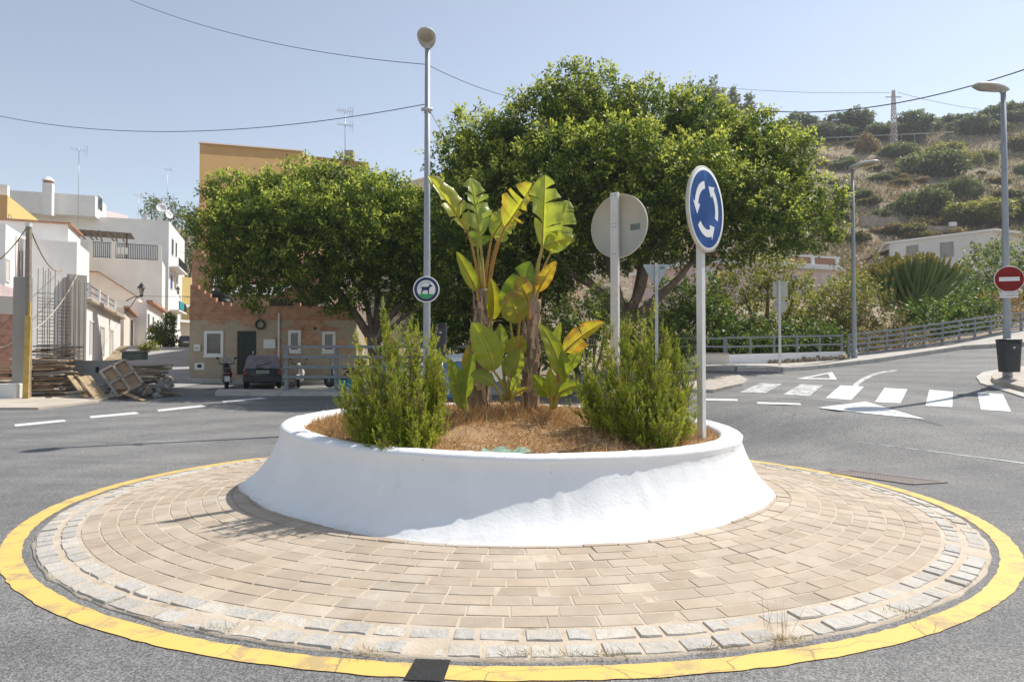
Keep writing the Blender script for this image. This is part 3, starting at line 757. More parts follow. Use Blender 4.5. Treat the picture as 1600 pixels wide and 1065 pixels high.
def leaf(plant, foot, base, tip, width, face=(0, -1, .2), fold=.35, sag=.0, tears=0, col=GREEN, edge=None, orange=False, bulge=(0, 0), stalk=.014, seed=0, tipc=None, keep=(1, 1)):
    """foot, base, tip: (px, py, Y). The stalk runs from foot to base, the blade from base to tip."""
    r = random.Random(seed * 77 + 5)
    fo, ba, ti = P(*foot), P(*base), P(*tip); W = width * .84 / F * (base[2] + tip[2]) / 2 / 2
    L = (ti - ba).length; d0 = (ti - ba).normalized(); nf = Vector(face).normalized()
    mid = (ba + ti) / 2 + Vector((bulge[0] / F * base[2], 0, -bulge[1] / F * base[2])) + Vector((0, 0, sag * L)) - nf * 0.0
    n = 30; na = 6; vs = []; fs = []; cs = []; vein = []
    for side in (-1, 1):
        if not keep[0 if side < 0 else 1]: continue
        cuts = sorted(r.uniform(.15, .85) for _ in range(tears)); cuts = [0] + cuts + [1]
        for a, b in zip(cuts[:-1], cuts[1:]):
            if b - a < .03: continue
            m = max(3, int((b - a) * n)); dth = r.uniform(-.5, .5) if tears else 0; sl = r.uniform(.05, .42) if tears else 0; b0 = len(vs)
            for i in range(m + 1):
                u = a + (b - a) * i / m; c = bez(ba, mid, ti, u); tg = (bez(ba, mid, ti, min(1, u + .02)) - bez(ba, mid, ti, max(0, u - .02))).normalized()
                s = tg.cross(nf).normalized(); up = s.cross(tg).normalized()
                w = W * (max(0, math.sin(PI * min(1, u ** .75))) ** .62) * (1.0 - .25 * u)
                for j in range(na + 1):
                    q = j / na; th = fold + dth * q - q * q * .5 * fold
                    gap = (.5 - i / m) * sl * q * (b - a) * L * .8 if tears else 0
                    wav = math.sin(u * 23 + side) * .012 * q
                    p = c + s * (side * w * q * math.cos(th)) + up * (w * q * math.sin(th) + wav * w * 6) + tg * (gap + w * q * .28)
                    vs.append(p); vein.append(u * L * 260 + q * 2)
            for i in range(m):
                for j in range(na):
                    k = b0 + i * (na + 1) + j; f = (k, k + 1, k + na + 2, k + na + 1)
                    fs.append(f if side > 0 else f[::-1]); u = a + (b - a) * (i + .5) / m; q = (j + .5) / na
                    cc = Vector(col)
                    if edge and q > .62 + .2 * math.sin(u * 9 + seed): cc = cc.lerp(Vector(edge), .85)
                    if tipc and u > .72 + .12 * math.sin(q * 7): cc = cc.lerp(Vector(tipc), .8)
                    if j == 0: cc = cc * 1.25
                    cs.append(tuple(cc))
    o = finish('leaf', vs, fs, BLADE, plant, None, cs, [True] * len(fs))
    at = o.data.attributes.new('vein', 'FLOAT', 'POINT'); at.data.foreach_set('value', vein)
    mb = MB(); c1 = fo.lerp(ba, .5) + Vector((0, 0, .1 * (ba - fo).length)) + (ba - fo) * .02; c1.x = fo.x + (ba.x - fo.x) * .3
    pts = [bez(fo, c1, ba, k / 8) for k in range(9)] + [bez(ba, mid, ti, k / 10) - nf * -.004 for k in range(1, 11)]
    rad = [stalk * (1.5 - .7 * k / 8) for k in range(9)] + [stalk * .8 * (1 - k / 10.5) for k in range(1, 11)]
    mb.mi = 0; mb.tube(pts, rad, 7)
    mb.build('leaf_stalk', PETIOLE_O if orange else PETIOLE, o)
    return o

TRUNK = M('fibrous_trunk', (.38, .28, .20), .92, .35, 16, (.60, .47, .36), .9, 55, attr=True, stain=(.55, .46, .37), sscale=4)
def strel_trunk(plant, p0, p1, r0, r1, seed):
    r = random.Random(seed); mb = MB(); a = P(*p0); b = P(*p1); mb.col = (.55, .5, .46)
    n = 26; pts = [a.lerp(b, k / n) + Vector((math.sin(k * .5 + seed) * .008, 0, 0)) for k in range(n + 1)]
    mb.tube(pts, [r0 + (r1 - r0) * k / n + .006 * math.sin(k * 2.4) for k in range(n + 1)], 16, jit=.07)
    for k in range(150):                                # old leaf sheaths, ragged flakes hugging the stem
        u = r.uniform(.02, .93); ang = r.uniform(0, 2 * PI); c = a.lerp(b, u); R = r0 + (r1 - r0) * u; L = r.uniform(.10, .24); w = r.uniform(.02, .05); q_ = r.uniform(.6, 1.45); mb.col = (q_, q_ * r.uniform(.9, 1.0), q_ * r.uniform(.82, 1.0)); tw = r.uniform(-.5, .5)
        vs = []
        for i in range(5):
            q = i / 4; aa = ang + tw * q * .5; out = R * 1.02 + .006 + .022 * q ** 2 * r.uniform(.2, 1.6)
            for sgn in (-1, 1):
                a2 = aa + sgn * w / R * (1 - .75 * q) * .6; vs.append(c + Vector((math.cos(a2) * out, math.sin(a2) * out, q * L)))
        mb.add(vs, [(2 * i, 2 * i + 1, 2 * i + 3, 2 * i + 2) for i in range(4)], True)
    for k in range(26):                                # loose dry fibres
        u = r.uniform(.3, 1); ang = r.uniform(0, 2 * PI); c = a.lerp(b, u); R = r0 + (r1 - r0) * u
        d = Vector((math.cos(ang), math.sin(ang), r.uniform(-.2, .7))); q = c + Vector((d.x * R, d.y * R, 0))
        mb.tube([q, q + d * .06, q + d * r.uniform(.09, .16) + Vector((0, 0, -.03))], [.003, .002, .001], 4)
    mb.build('trunk', TRUNK, plant, attr=True)

p1 = thing('strelitzia_plant', 'tall bird-of-paradise plant with orange stalks, nearer the rosemary and lamp pole', 'plant', soilpt(750, 7.35))
strel_trunk(p1, (747, 642, 7.35), (756, 452, 7.35), .115, .088, 3)
Y1 = 7.35
leaf(p1, (750, 462, Y1), (731, 363, Y1), (668, 273, 7.2), 62, (.3, -1, .35), .95, .02, 4, (.46, .48, .12), None, True, seed=1)
leaf(p1, (756, 462, Y1), (749, 365, Y1 + .05), (735, 276, Y1 + .1), 66, (.75, -1, .1), .8, .0, 5, (.36, .44, .13), None, False, seed=2)
leaf(p1, (762, 462, Y1), (788, 357, Y1 - .05), (832, 285, 7.0), 84, (-.2, -1, .5), .7, .08, 6, (.42, .44, .08), (.45, .33, .08), True, bulge=(6, 6), seed=3)
leaf(p1, (757, 460, Y1 + .1), (768, 372, 7.5), (806, 318, 7.6), 56, (.1, -1, .3), .4, .03, 3, (.36, .42, .10), None, True, seed=4)
leaf(p1, (752, 470, Y1 + .1), (746, 388, 7.5), (757, 330, 7.7), 50, (-.3, -1, .2), .3, .05, 3, DEEP, None, False, seed=44)
leaf(p1, (760, 470, Y1 + .1), (776, 380, 7.55), (792, 330, 7.8), 46, (.3, -1, .2), .3, .05, 3, GREEN, None, True, seed=45)
leaf(p1, (748, 470, 7.25), (745, 455, 7.25), (713, 393, 7.1), 34, (.35, -1, .25), .6, .02, 0, (.30, .35, .045), None, True, seed=5)
leaf(p1, (766, 560, 7.3), (768, 500, 7.25), (766, 434, 7.2), 36, (.5, -1, .1), .5, .0, 0, (.40, .40, .035), None, False, bulge=(8, 0), seed=6)
Y2 = 7.3
p2 = thing('strelitzia_plant', 'bird-of-paradise plant with one huge upright leaf, nearer the round sign seen from behind', 'plant', soilpt(828, Y2))
strel_trunk(p2, (828, 642, Y2), (833, 468, Y2), .095, .078, 8)
leaf(p2, (832, 476, Y2), (846, 392, Y2 - .05), (852, 271, 7.25), 84, (.25, -1, .0), .85, .0, 4, (.44, .52, .12), None, False, stalk=.02, seed=7)
leaf(p2, (836, 476, Y2 + .1), (858, 400, 7.45), (888, 312, 7.55), 70, (.5, -1, .3), .7, .03, 6, (.36, .44, .14), None, False, seed=8)
leaf(p2, (836, 476, Y2 + .05), (846, 388, 7.25), (896, 372, 7.15), 44, (.1, -1, .65), .3, .1, 2, (.36, .40, .05), None, False, seed=9)
leaf(p2, (834, 490, Y2), (840, 456, 7.25), (869, 408, 7.2), 32, (-.2, -1, .35), .35, .06, 0, (.50, .40, .05), (.46, .26, .04), True, seed=10)
leaf(p2, (806, 610, Y2), (798, 505, 7.2), (831, 407, 7.25), 70, (.15, -1, .15), .45, .0, 1, (.20, .30, .045), None, False, bulge=(-14, 0), seed=11)
leaf(p2, (806, 600, 7.2), (812, 505, 7.1), (792, 458, 6.95), 60, (.0, -1, .3), .3, .1, 0, (.32, .33, .06), None, True, tipc=(.36, .22, .10), seed=12)
leaf(p2, (826, 500, 7.15), (826, 470, 7.1), (806, 432, 7.0), 40, (.0, -1, .3), .3, .1, 0, (.40, .34, .05), (.38, .22, .1), True, seed=13)
s3 = thing('strelitzia_sprouts', 'broad bright leaves sprouting between the two bird-of-paradise trunks', 'plant', soilpt(785, 7.15))
leaf(s3, (792, 625, 7.1), (772, 580, 6.95), (737, 504, 6.85), 66, (.2, -1, .45), .3, .05, 0, (.33, .40, .05), None, False, bulge=(8, 0), seed=14)
leaf(s3, (790, 625, 7.2), (783, 555, 7.2), (782, 506, 7.25), 32, (.3, -1, .2), .4, .0, 0, GREEN, None, False, seed=15)
leaf(s3, (785, 630, 7.0), (772, 600, 6.95), (735, 586, 6.85), 36, (0, -1, .7), .25, .2, 0, (.27, .33, .06), None, False, seed=16)
leaf(s3, (795, 625, 7.1), (794, 590, 7.1), (813, 545, 7.1), 46, (-.2, -1, .3), .3, .03, 0, (.30, .36, .05), None, False, seed=17)
leaf(s3, (800, 625, 7.05), (797, 560, 7.15), (818, 525, 7.2), 44, (-.1, -1, .3), .3, .06, 0, (.36, .36, .04), None, True, seed=18)
leaf(s3, (802, 630, 6.95), (800, 612, 6.95), (812, 582, 6.95), 22, (-.3, -1, .2), .4, .0, 0, BRIGHT, None, False, seed=19)
leaf(s3, (798, 630, 6.95), (803, 618, 6.9), (826, 606, 6.85), 16, (0, -1, .7), .3, .15, 0, YEL, None, False, seed=20)
s1 = thing('strelitzia_sprouts', 'low clump of glossy broad leaves beside the rosemary shrub on the left', 'plant', soilpt(728, 7.15))
leaf(s1, (730, 645, 7.1), (720, 620, 7.05), (698, 558, 7.0), 34, (.4, -1, .2), .5, .0, 0, DEEP, None, False, seed=21, bulge=(6, 0))
leaf(s1, (730, 645, 7.1), (727, 622, 7.1), (740, 553, 7.1), 38, (-.4, -1, .2), .5, .0, 0, (.25, .33, .04), None, False, seed=22, bulge=(-4, 0))
leaf(s1, (732, 648, 7.0), (726, 640, 7.0), (702, 592, 6.95), 26, (.3, -1, .3), .4, .0, 0, (.24, .32, .05), None, False, seed=23)
leaf(s1, (732, 645, 7.2), (727, 585, 7.25), (733, 538, 7.3), 26, (.5, -1, .1), .4, .0, 0, (.38, .33, .05), None, False, seed=24)
s2 = thing('strelitzia_sprouts', 'spreading clump of yellow-green broad leaves beside the rosemary shrub on the right', 'plant', soilpt(864, 7.1))
leaf(s2, (864, 635, 7.1), (876, 590, 7.1), (842, 505, 7.2), 44, (.3, -1, .3), .4, .0, 0, (.36, .42, .05), None, False, seed=25, bulge=(14, 0))
leaf(s2, (862, 635, 7.2), (860, 560, 7.25), (876, 503, 7.3), 26, (-.5, -1, .2), .5, .0, 0, (.28, .36, .06), None, False, seed=26)
leaf(s2, (866, 635, 7.1), (880, 552, 7.0), (946, 503, 6.9), 48, (-.2, -1, .55), .35, .12, 1, (.52, .45, .06), (.42, .22, .05), True, seed=27)
leaf(s2, (866, 635, 7.0), (884, 590, 6.95), (878, 548, 6.9), 32, (.2, -1, .2), .45, .0, 0, (.24, .34, .05), None, False, seed=28)
leaf(s2, (868, 635, 7.1), (888, 578, 7.15), (909, 538, 7.15), 28, (-.4, -1, .2), .4, .0, 0, (.25, .34, .05), None, False, seed=29)
leaf(s2, (862, 635, 6.95), (856, 620, 6.9), (832, 586, 6.8), 36, (.2, -1, .4), .35, .05, 0, (.27, .36, .04), None, False, seed=30)
leaf(s2, (862, 638, 6.9), (862, 620, 6.85), (858, 576, 6.8), 30, (.3, -1, .1), .5, .0, 0, (.36, .42, .04), None, False, seed=31)
leaf(s2, (866, 638, 6.9), (872, 616, 6.85), (912, 603, 6.7), 32, (0, -1, .6), .3, .2, 0, (.29, .37, .04), None, False, seed=32)
leaf(s2, (866, 636, 7.0), (890, 605, 6.95), (872, 575, 6.9), 22, (.4, -1, .2), .4, .0, 0, (.36, .40, .04), None, False, seed=33)

# -------- dry weeds and straw over the bed
def dry_weeds():
    V = []; C = []; n = 24000
    a = rng.uniform(0, 2 * PI, n); r = 2.2 * np.sqrt(rng.uniform(0, 1, n)); x = CX + r * np.cos(a); y = CY + r * np.sin(a)
    dens = vnoise(x + 40, y + 40, .45, 5) + .35 * (r > 1.5); k = dens > .43; x, y, r = x[k], y[k], r[k]; n = len(x)
    pos = np.stack([x, y, soil_z(x, y) - .01], 1); d = rng.normal(0, 1, (n, 3)); d[:, 2] = np.abs(d[:, 2]) * .9 + .15; d = unit(d)
    L = rng.uniform(.03, .15, n); V.append(needles(pos, d, L, rng.uniform(.0025, .006, n)))
    pal = np.array([(.62, .42, .20), (.52, .28, .11), (.70, .55, .31), (.42, .21, .08), (.58, .37, .18)])
    C.append(pal[rng.integers(0, 5, n)] * rng.uniform(.7, 1.2, (n, 1)))
    # flat litter and small rusty seed heads
    n = 42000; a = rng.uniform(0, 2 * PI, n); r = 2.2 * np.sqrt(rng.uniform(0, 1, n)); x = CX + r * np.cos(a); y = CY + r * np.sin(a)
    dens = vnoise(x + 20, y + 70, .3, 6) + .3 * (r > 1.7); k = dens > .37; x, y = x[k], y[k]; n = len(x)
    pos = np.stack([x, y, soil_z(x, y) + np.abs(rng.normal(0, .018, n))], 1); d = rng.normal(0, 1, (n, 3)); d[:, 2] *= .45
    V.append(needles(pos, d, rng.uniform(.012, .045, n), rng.uniform(.004, .011, n)))
    C.append(pal[rng.integers(0, 5, n)] * rng.uniform(.6, 1.15, (n, 1)))
    # taller tangles around the plants' feet
    for px, Y, s, m in ((790, 7.0, .28, 700), (740, 7.1, .16, 400), (860, 7.0, .15, 350), (560, 6.6, .22, 700), (520, 7.1, .2, 500), (1060, 6.2, .1, 200), (905, 6.9, .2, 300), (620, 5.75, .2, 300), (700, 6.6, .2, 300)):
        c = soilpt(px, Y); x = c.x + rng.normal(0, s, m); y = c.y + rng.normal(0, s * .7, m); ok = np.hypot(x - CX, y - CY) < 2.15; x, y = x[ok], y[ok]; m = len(x)
        pos = np.stack([x, y, soil_z(x, y)], 1); d = rng.normal(0, 1, (m, 3)); d[:, 2] = np.abs(d[:, 2]) + .5
        V.append(needles(pos, d, rng.uniform(.08, .24, m), rng.uniform(.003, .006, m))); C.append(pal[rng.integers(0, 5, m)] * rng.uniform(.6, 1.1, (m, 1)))
    o = cloud('dry_weeds', np.concatenate(V), 4, leafmat('dry_straw', .15, .8, .1, 1, (1, .9, .7)), None, np.concatenate(C))
    tag(o, 'dry rusty straw and weeds covering the planter bed', 'dry weeds', kind='stuff')
dry_weeds()
def weed_tufts():
    V = []; C = []
    for px, py, n in ((578, 1027, 60), (812, 1031, 60), (1220, 1006, 150), (952, 1030, 90), (1120, 1020, 60), (1420, 962, 60), (890, 1030, 50), (345, 988, 40), (1515, 830, 40), (330, 610, 120), (345, 622, 90), (1545, 606, 80), (1560, 580, 60)):
        g = G(px, py, .02); m = n; x = g.x + rng.normal(0, .07, m); y = g.y + rng.normal(0, .02, m)
        pos = np.stack([x, y, np.full(m, g.z)], 1); d = rng.normal(0, 1, (m, 3)); d[:, 2] = np.abs(d[:, 2]) * .8 + .1
        V.append(needles(pos, d, rng.uniform(.015, .06, m), np.full(m, .003))); C.append(np.array([(.38, .27, .10)]) * rng.uniform(.6, 1.3, (m, 1)) * np.where(rng.uniform(0, 1, (m, 1)) < .2, np.array([(.5, 1.0, .4)]), 1))
    g = G(1220, 1006, .02)
    for k in range(14):
        d = np.array([[rng.normal(0, .35), rng.normal(0, .3), 1.0]]); V.append(needles(np.array([[g.x + rng.normal(0, .04), g.y, g.z]]), d, np.array([rng.uniform(.15, .3)]), np.array([.0022]))); C.append(np.array([(.36, .26, .13)]))
    tag(cloud('weed_tufts', np.concatenate(V), 4, bpy.data.materials['dry_straw'], None, np.concatenate(C)), 'small dry weeds growing in joints along the kerbs', 'weeds', kind='stuff')
weed_tufts()
# scrap of green mesh lying at the front rim
mb = MB(); q = [G(752, 704, 0)] and [Vector(P(750, 709, 5.42)), Vector(P(815, 710, 5.40)), Vector(P(830, 704, 5.62)), Vector(P(756, 703, 5.66))]
g_ = []
for i in range(9):
    for j in range(4):
        p = q[0].lerp(q[1], i / 8).lerp(q[3].lerp(q[2], i / 8), j / 3); g_.append((p.x, p.y, float(soil_z(p.x, p.y)) + .03 + .02 * math.sin(i * 1.7 + j)))
mb.add(g_, [(i * 4 + j, i * 4 + 4 + j, i * 4 + 5 + j, i * 4 + 1 + j) for i in range(8) for j in range(3)], True)
tag(mb.build('mesh_scrap', M('green_mesh_cloth', (.16, .30, .23), .8, .3, 60, (.30, .42, .34))), 'scrap of faded green mesh cloth lying inside the front rim of the planter', 'cloth')
# ------------------------------------------------------------------ signs, lamps, bins
GALV = M('galvanised_steel', (.42, .43, .44), .5, .12, 6, (.55, .56, .57), .1, 80, spec=.5, metal=.35, stain=(.34, .34, .35), sscale=3)
POST = M('pale_sign_post', (.62, .61, .58), .5, .08, 5, (.70, .69, .67), .1, 60, spec=.4, metal=.1, stain=(.5, .45, .38), sscale=4)
SIGNBACK = M('sign_back', (.50, .485, .41), .6, .08, 5, (.56, .545, .47), .05, 60, spec=.25)
BLUE = M('sign_blue', (.004, .085, .37), .4, .1, 3, (.005, .12, .45), spec=.4)
SWHITE = M('sign_white', (.80, .80, .78), .45, .04, 5, spec=.4)
RED = M('sign_red', (.46, .022, .018), .45, .15, 4, spec=.4)
DARKGREY = M('dark_grey_plastic', (.035, .037, .04), .5, .2, 4, (.06, .062, .066), spec=.4)
BLACK = M('black_plastic', (.012, .012, .013), .45, .2, 4, spec=.4)
NAVY = M('sign_navy', (.012, .03, .10), .45, .1, 4, spec=.4); SGREEN = M('sign_green', (.05, .36, .12), .45, .1, 4)
BOLT = M('bolt_steel', (.10, .10, .10), .5, .1, 9)

def arc_arrow(mb, Mx, r, w, a0, a1, head, z):
    """curved arrow on the sign face from a0 to a1 (radians), head at a1"""
    n = 14; sgn = 1 if a1 > a0 else -1; vs = []; ae = a1 - sgn * head / r
    for k in range(n + 1):
        a = a0 + (ae - a0) * k / n
        for q in (r - w / 2, r + w / 2): vs.append(Mx @ Vector((q * math.cos(a), q * math.sin(a), z)))
    f = [(2 * k, 2 * k + 1, 2 * k + 3, 2 * k + 2) for k in range(n)]
    mb.add(vs, f if sgn < 0 else [t[::-1] for t in f], False)
    h = [Mx @ Vector((q * math.cos(ae), q * math.sin(ae), z)) for q in (r - w * 1.05, r + w * 1.05)] + [Mx @ Vector((r * math.cos(a1), r * math.sin(a1), z))]
    mb.add(h, [(0, 1, 2)] if sgn > 0 else [(2, 1, 0)], False)

def disc_profile(R, th=.028): return [(R - .02, -th), (R - .004, -th + .003), (R, -th + .01), (R, -.004), (R - .004, 0), (0, 0)]

# roundabout sign (blue, three arrows)
t = thing('roundabout_sign', 'round blue sign with three white circling arrows on a pale post', 'road sign', P(1098, 672, 6.75))
nA = Vector((.77, -.638, 0)); c = P(1104, 327, 6.72); R_ = .425
Mx = frame(c, nA); Rm = Mx.to_3x3()
mb = MB(); mb.lathe([(0, -.028)] + disc_profile(R_)[:5] + [(R_ - .02, .0005)], c, 56, Rm); mb.build('sign_plate', SIGNBACK, t)
mb = MB(); mb.lathe([(R_ - .02, .001), (R_ - .021, .0022), (R_ - .044, .0022)], c, 56, Rm, cap=False); mb.build('white_border', SWHITE, t)
mb = MB(); mb.lathe([(0, .0016), (R_ - .042, .0016)][::-1], c, 56, Rm); mb.build('blue_face', BLUE, t)
mb = MB()
for k in range(3):
    s_ = math.radians(88 + 120 * k + 14); arc_arrow(mb, Mx, R_ * .56, .075, s_, s_ + math.radians(98), .115, .0034)
mb.build('arrows', SWHITE, t)
pc = c - nA * .065; mb = MB(); rz = math.atan2(nA.y, nA.x); base = P(1098, 675, 6.75)
top_ = c.z + R_ + .01; mb.bbox((pc.x, pc.y, (top_ + base.z - .25) / 2), (.06, .085, top_ - base.z + .25), rz, bev=.006); mb.build('post', POST, t)
for dz in (.28, -.28):
    mb = MB(); mb.bar(pc + Vector((0, 0, dz)) + nA * .01, pc + Vector((0, 0, dz)) + nA * .045, .10, .04); mb.build('clamp', BOLT, t)

# round sign seen from behind
t = thing('round_sign', 'round sign seen from its bare grey back on a pale post, small label on it', 'road sign', soilpt(962, 8.6))
nB = Vector((-.63, -.777, 0)).normalized(); c = P(966, 353, 8.6); R_ = .405
Mx = frame(c, -nB); Rm = Mx.to_3x3()
mb = MB(); mb.lathe([(R_ - .004, -.03), (R_, -.026), (R_, -.002), (R_ - .003, 0), (R_ - .014, 0), (R_ - .016, -.02), (0, -.02)], c, 56, frame(c, nB).to_3x3()); mb.build('sign_plate', SIGNBACK, t)
mb = MB(); mb.lathe([(R_ - .016, -.0305), (0, -.0305)], c, 56, frame(c, nB).to_3x3()); mb.build('blue_face', BLUE, t)
mb = MB(); mf = frame(c - nB * .032, -nB)
for k in range(3):
    s_ = math.radians(102 + 120 * k); arc_arrow(mb, mf, R_ * .56, .075, s_, s_ + math.radians(98), .115, .001)
mb.build('arrows', SWHITE, t)
Mb_ = frame(c, nB); pc = c + nB * .025; rz = math.atan2(nB.y, nB.x); gz_ = soilpt(962, 8.6).z
pc.x -= .03
mb = MB(); top_ = c.z + R_ + .012; mb.bbox((pc.x, pc.y, (top_ + gz_ - .2) / 2), (.055, .105, top_ - gz_ + .2), rz, bev=.006); mb.build('post', POST, t)
pf = frame(pc + nB * .0285, nB)
for y_ in (.38, .02, -.02, -.36):
    for x_ in (-.022, .022):
        mb = MB(); mb.lathe([(.006, 0), (.006, .004), (0, .005)], pf @ Vector((x_, y_, 0)), 8, pf.to_3x3()); mb.build('bolt', BOLT, t)
mb = MB(); mb.add([Mb_ @ Vector((x_, y_, -.0185)) for x_, y_ in ((.16, -.075), (.30, -.075), (.30, .005), (.16, .005))], [(0, 1, 2, 3)]); mb.build('maker_label', M('label_green_grey', (.17, .23, .20), .5, .1, 20), t)
mb = MB()
for k, wd in enumerate((.05, .11, .09)): mb.add([Mb_ @ Vector((x_, y_, -.0178)) for x_, y_ in ((.17, -.015 - .022 * k), (.17 + wd, -.015 - .022 * k), (.17 + wd, -.008 - .022 * k), (.17, -.008 - .022 * k))], [(0, 1, 2, 3)])
mb.build('label_print', BOLT, t)

# give-way sign seen from behind
Yg = 17.0; gb = P(1027, 600, Yg); gb.z = gz(gb.x, gb.y)
t = thing('give_way_sign', 'inverted triangular sign seen from behind below the big tree', 'road sign', gb)
c = P(1025, 413, Yg); wd = .335; mb = MB()
tri = [Vector((-wd, 0, 0)), Vector((wd, 0, 0)), Vector((0, 0, -.60))]; pts = []
for i in range(3):
    a, b_, d_ = tri[i - 1], tri[i], tri[(i + 1) % 3]
    for k in range(4):
        q = k / 3; pts.append(b_ + (a - b_).normalized() * .05 * (1 - q) ** 2 + (d_ - b_).normalized() * .05 * q ** 2)
mb.plate([c + p for p in pts], (0, .025, 0)); mb.build('sign_plate', M('sign_back_pale', (.40, .46, .46), .5, .08, 5, spec=.4), t)
mb = MB(); mb.plate([c + p * .99 + Vector((0, .0265, -.002)) for p in pts], (0, .003, 0)); mb.build('red_border', RED, t)
mb = MB(); mb.plate([c + p * .72 + Vector((0, .031, -.06)) for p in pts], (0, .003, 0)); mb.build('white_field', SWHITE, t)
mb = MB(); mb.bbox((c.x, c.y - .032, (c.z + .03 + gb.z) / 2), (.08, .05, c.z + .03 - gb.z), bev=.006); mb.build('post', GALV, t)
mb = MB(); mb.add([c + Vector((x_, -.002, z_)) for x_, z_ in ((.10, -.12), (.22, -.12), (.22, -.05), (.10, -.05))], [(0, 1, 2, 3)]); mb.build('maker_label', bpy.data.materials['label_green_grey'], t)

# square and round sign seen from behind, at the far kerb
Yg = 22.7; gb = P(1218, 578, Yg); gb.z = gz(gb.x, gb.y)
t = thing('sign_pair', 'thin post carrying a square and a round sign, both seen from behind', 'road sign', gb)
c = P(1219, 452, Yg); mb = MB(); mb.bbox(c, (.50, .02, .52), bev=.006); mb.build('square_plate', SIGNBACK, t)
c2 = P(1219, 478, Yg); mb = MB(); mb.lathe([(.24, -.012), (.24, .012), (0, .012)], c2, 36, Matrix.Rotation(PI / 2, 3, 'X')); mb.lathe([(0, -.012), (.24, -.012)], c2, 36, Matrix.Rotation(PI / 2, 3, 'X')); mb.build('round_plate', SIGNBACK, t)
mb = MB(); zt = P(1218, 438, Yg).z; mb.bbox((gb.x, Yg - .04, (zt + gb.z) / 2), (.085, .05, zt - gb.z), bev=.008); mb.build('post', POST, t)
for cc, zz in ((c, .17), (c, -.18), (c2, 0)):
    mb = MB(); mb.box(cc + Vector((0, -.02, zz)), (.34, .02, .02)); mb.build('cross_bar', SIGNBACK, t)

# ------------------------------------------------------------------ street lamps
LAMP_G = M('lamp_housing', (.50, .50, .48), .45, .08, 5, spec=.5)
LAMP_GL = M('lamp_glass', (.30, .27, .20), .12, .2, 4, (.42, .38, .30), spec=.7)
POLE = M('grey_lamp_pole', (.30, .32, .34), .5, .1, 4, (.38, .40, .42), .1, 60, spec=.45, metal=.2)
def lamp(label, px, py_base, Y, py_top, hd, Lh, wh, tilt, r0, r1, z=None):
    b = P(px, py_base, Y); b.z = gz(b.x, b.y) + .1 if z is None else z
    t = thing('street_lamp', label, 'street lamp', b); top = P(px, py_top, Y).z
    mb = MB(); mb.tube([b, b + Vector((0, 0, .02)), Vector((b.x, b.y, (b.z + top) / 2)), Vector((b.x, b.y, top))], [r0 * 1.0, r0, (r0 + r1) / 2, r1], 14); mb.build('pole', POLE, t)
    mb = MB(); mb.bbox(b + Vector((0, 0, .01)), (.3, .3, .03), bev=.005); mb.tube([b, b + Vector((0, 0, .3))], [r0 * 1.25, r0 * 1.15], 14); mb.build('base_plate', POLE, t)
    d = Vector(hd).normalized(); d = (d + Vector((0, 0, tilt))).normalized(); s = d.cross(Vector((0, 0, 1))).normalized(); u = s.cross(d).normalized(); R = Matrix((d, s, u)).transposed()
    c0 = Vector((b.x, b.y, top))
    def shell(zs, up):
        vs = []; fs = []; n = 16; m = 10
        for i in range(n + 1):
            q = i / n; x = -0.12 * Lh + q * Lh; w = wh / 2 * (max(.0, 1 - (2 * (q - .58) / (.84 if q > .58 else 1.22)) ** 2) ** .5 if True else 0); hh = zs * (.55 + .45 * math.sin(PI * min(1, q * 1.1)))
            w = max(w, .004); hh *= min(1, w / (wh / 2) * 1.4)
            for k in range(m + 1):
                a = PI * k / m; vs.append(c0 + R @ Vector((x, w * math.cos(a), (hh * math.sin(a)) * up)))
        for i in range(n):
            for k in range(m):
                j = i * (m + 1) + k; f = (j, j + 1, j + m + 2, j + m + 1); fs.append(f if up > 0 else f[::-1])
        mb.add(vs, fs, True)
    mb = MB(); shell(.11, 1); shell(.035, -1); mb.tube([c0 - Vector((0, 0, .06)), c0 + R @ Vector((.02, 0, .01))], [r1 * 1.3, r1 * 1.1], 12)
    mb.build('lamp_head', LAMP_G, t)
    mb = MB(); n = 20; mb.ball(c0 + R @ Vector((.52 * Lh, 0, -.022)), (Lh * .30, wh * .40, .06), 18, R); mb.build('lamp_glass', LAMP_GL, t)
    return t, b
l1, lb1 = lamp('tall street lamp on the pole with the round dog sign, its head facing us', 666.5, 650, 14.8, 72, (0.02, -1, 0), .58, .40, .40, .085, .055)
l2, lb2 = lamp('tall street lamp at the corner, on the pole with the red sign', 1574.5, 599, 16.0, 141, (-1, -.25, 0), 1.0, .40, .05, .085, .055)
l3, lb3 = lamp('slim street lamp on the pavement in front of the hillside garden', 1335, 567, 24.3, 262, (.8, -.55, 0), 1.0, .5, .12, .085, .05)
# band and small fittings high on the pole
mb = MB(); cb = P(667, 171, 14.72); mb.tube([cb - Vector((.12, 0, 0)), cb + Vector((.12, 0, 0))], .035, 10); mb.tube([cb + Vector((0, .08, -.05)), cb + Vector((0, .08, .06))], .075, 14); mb.build('cable_bracket', GALV, l1)

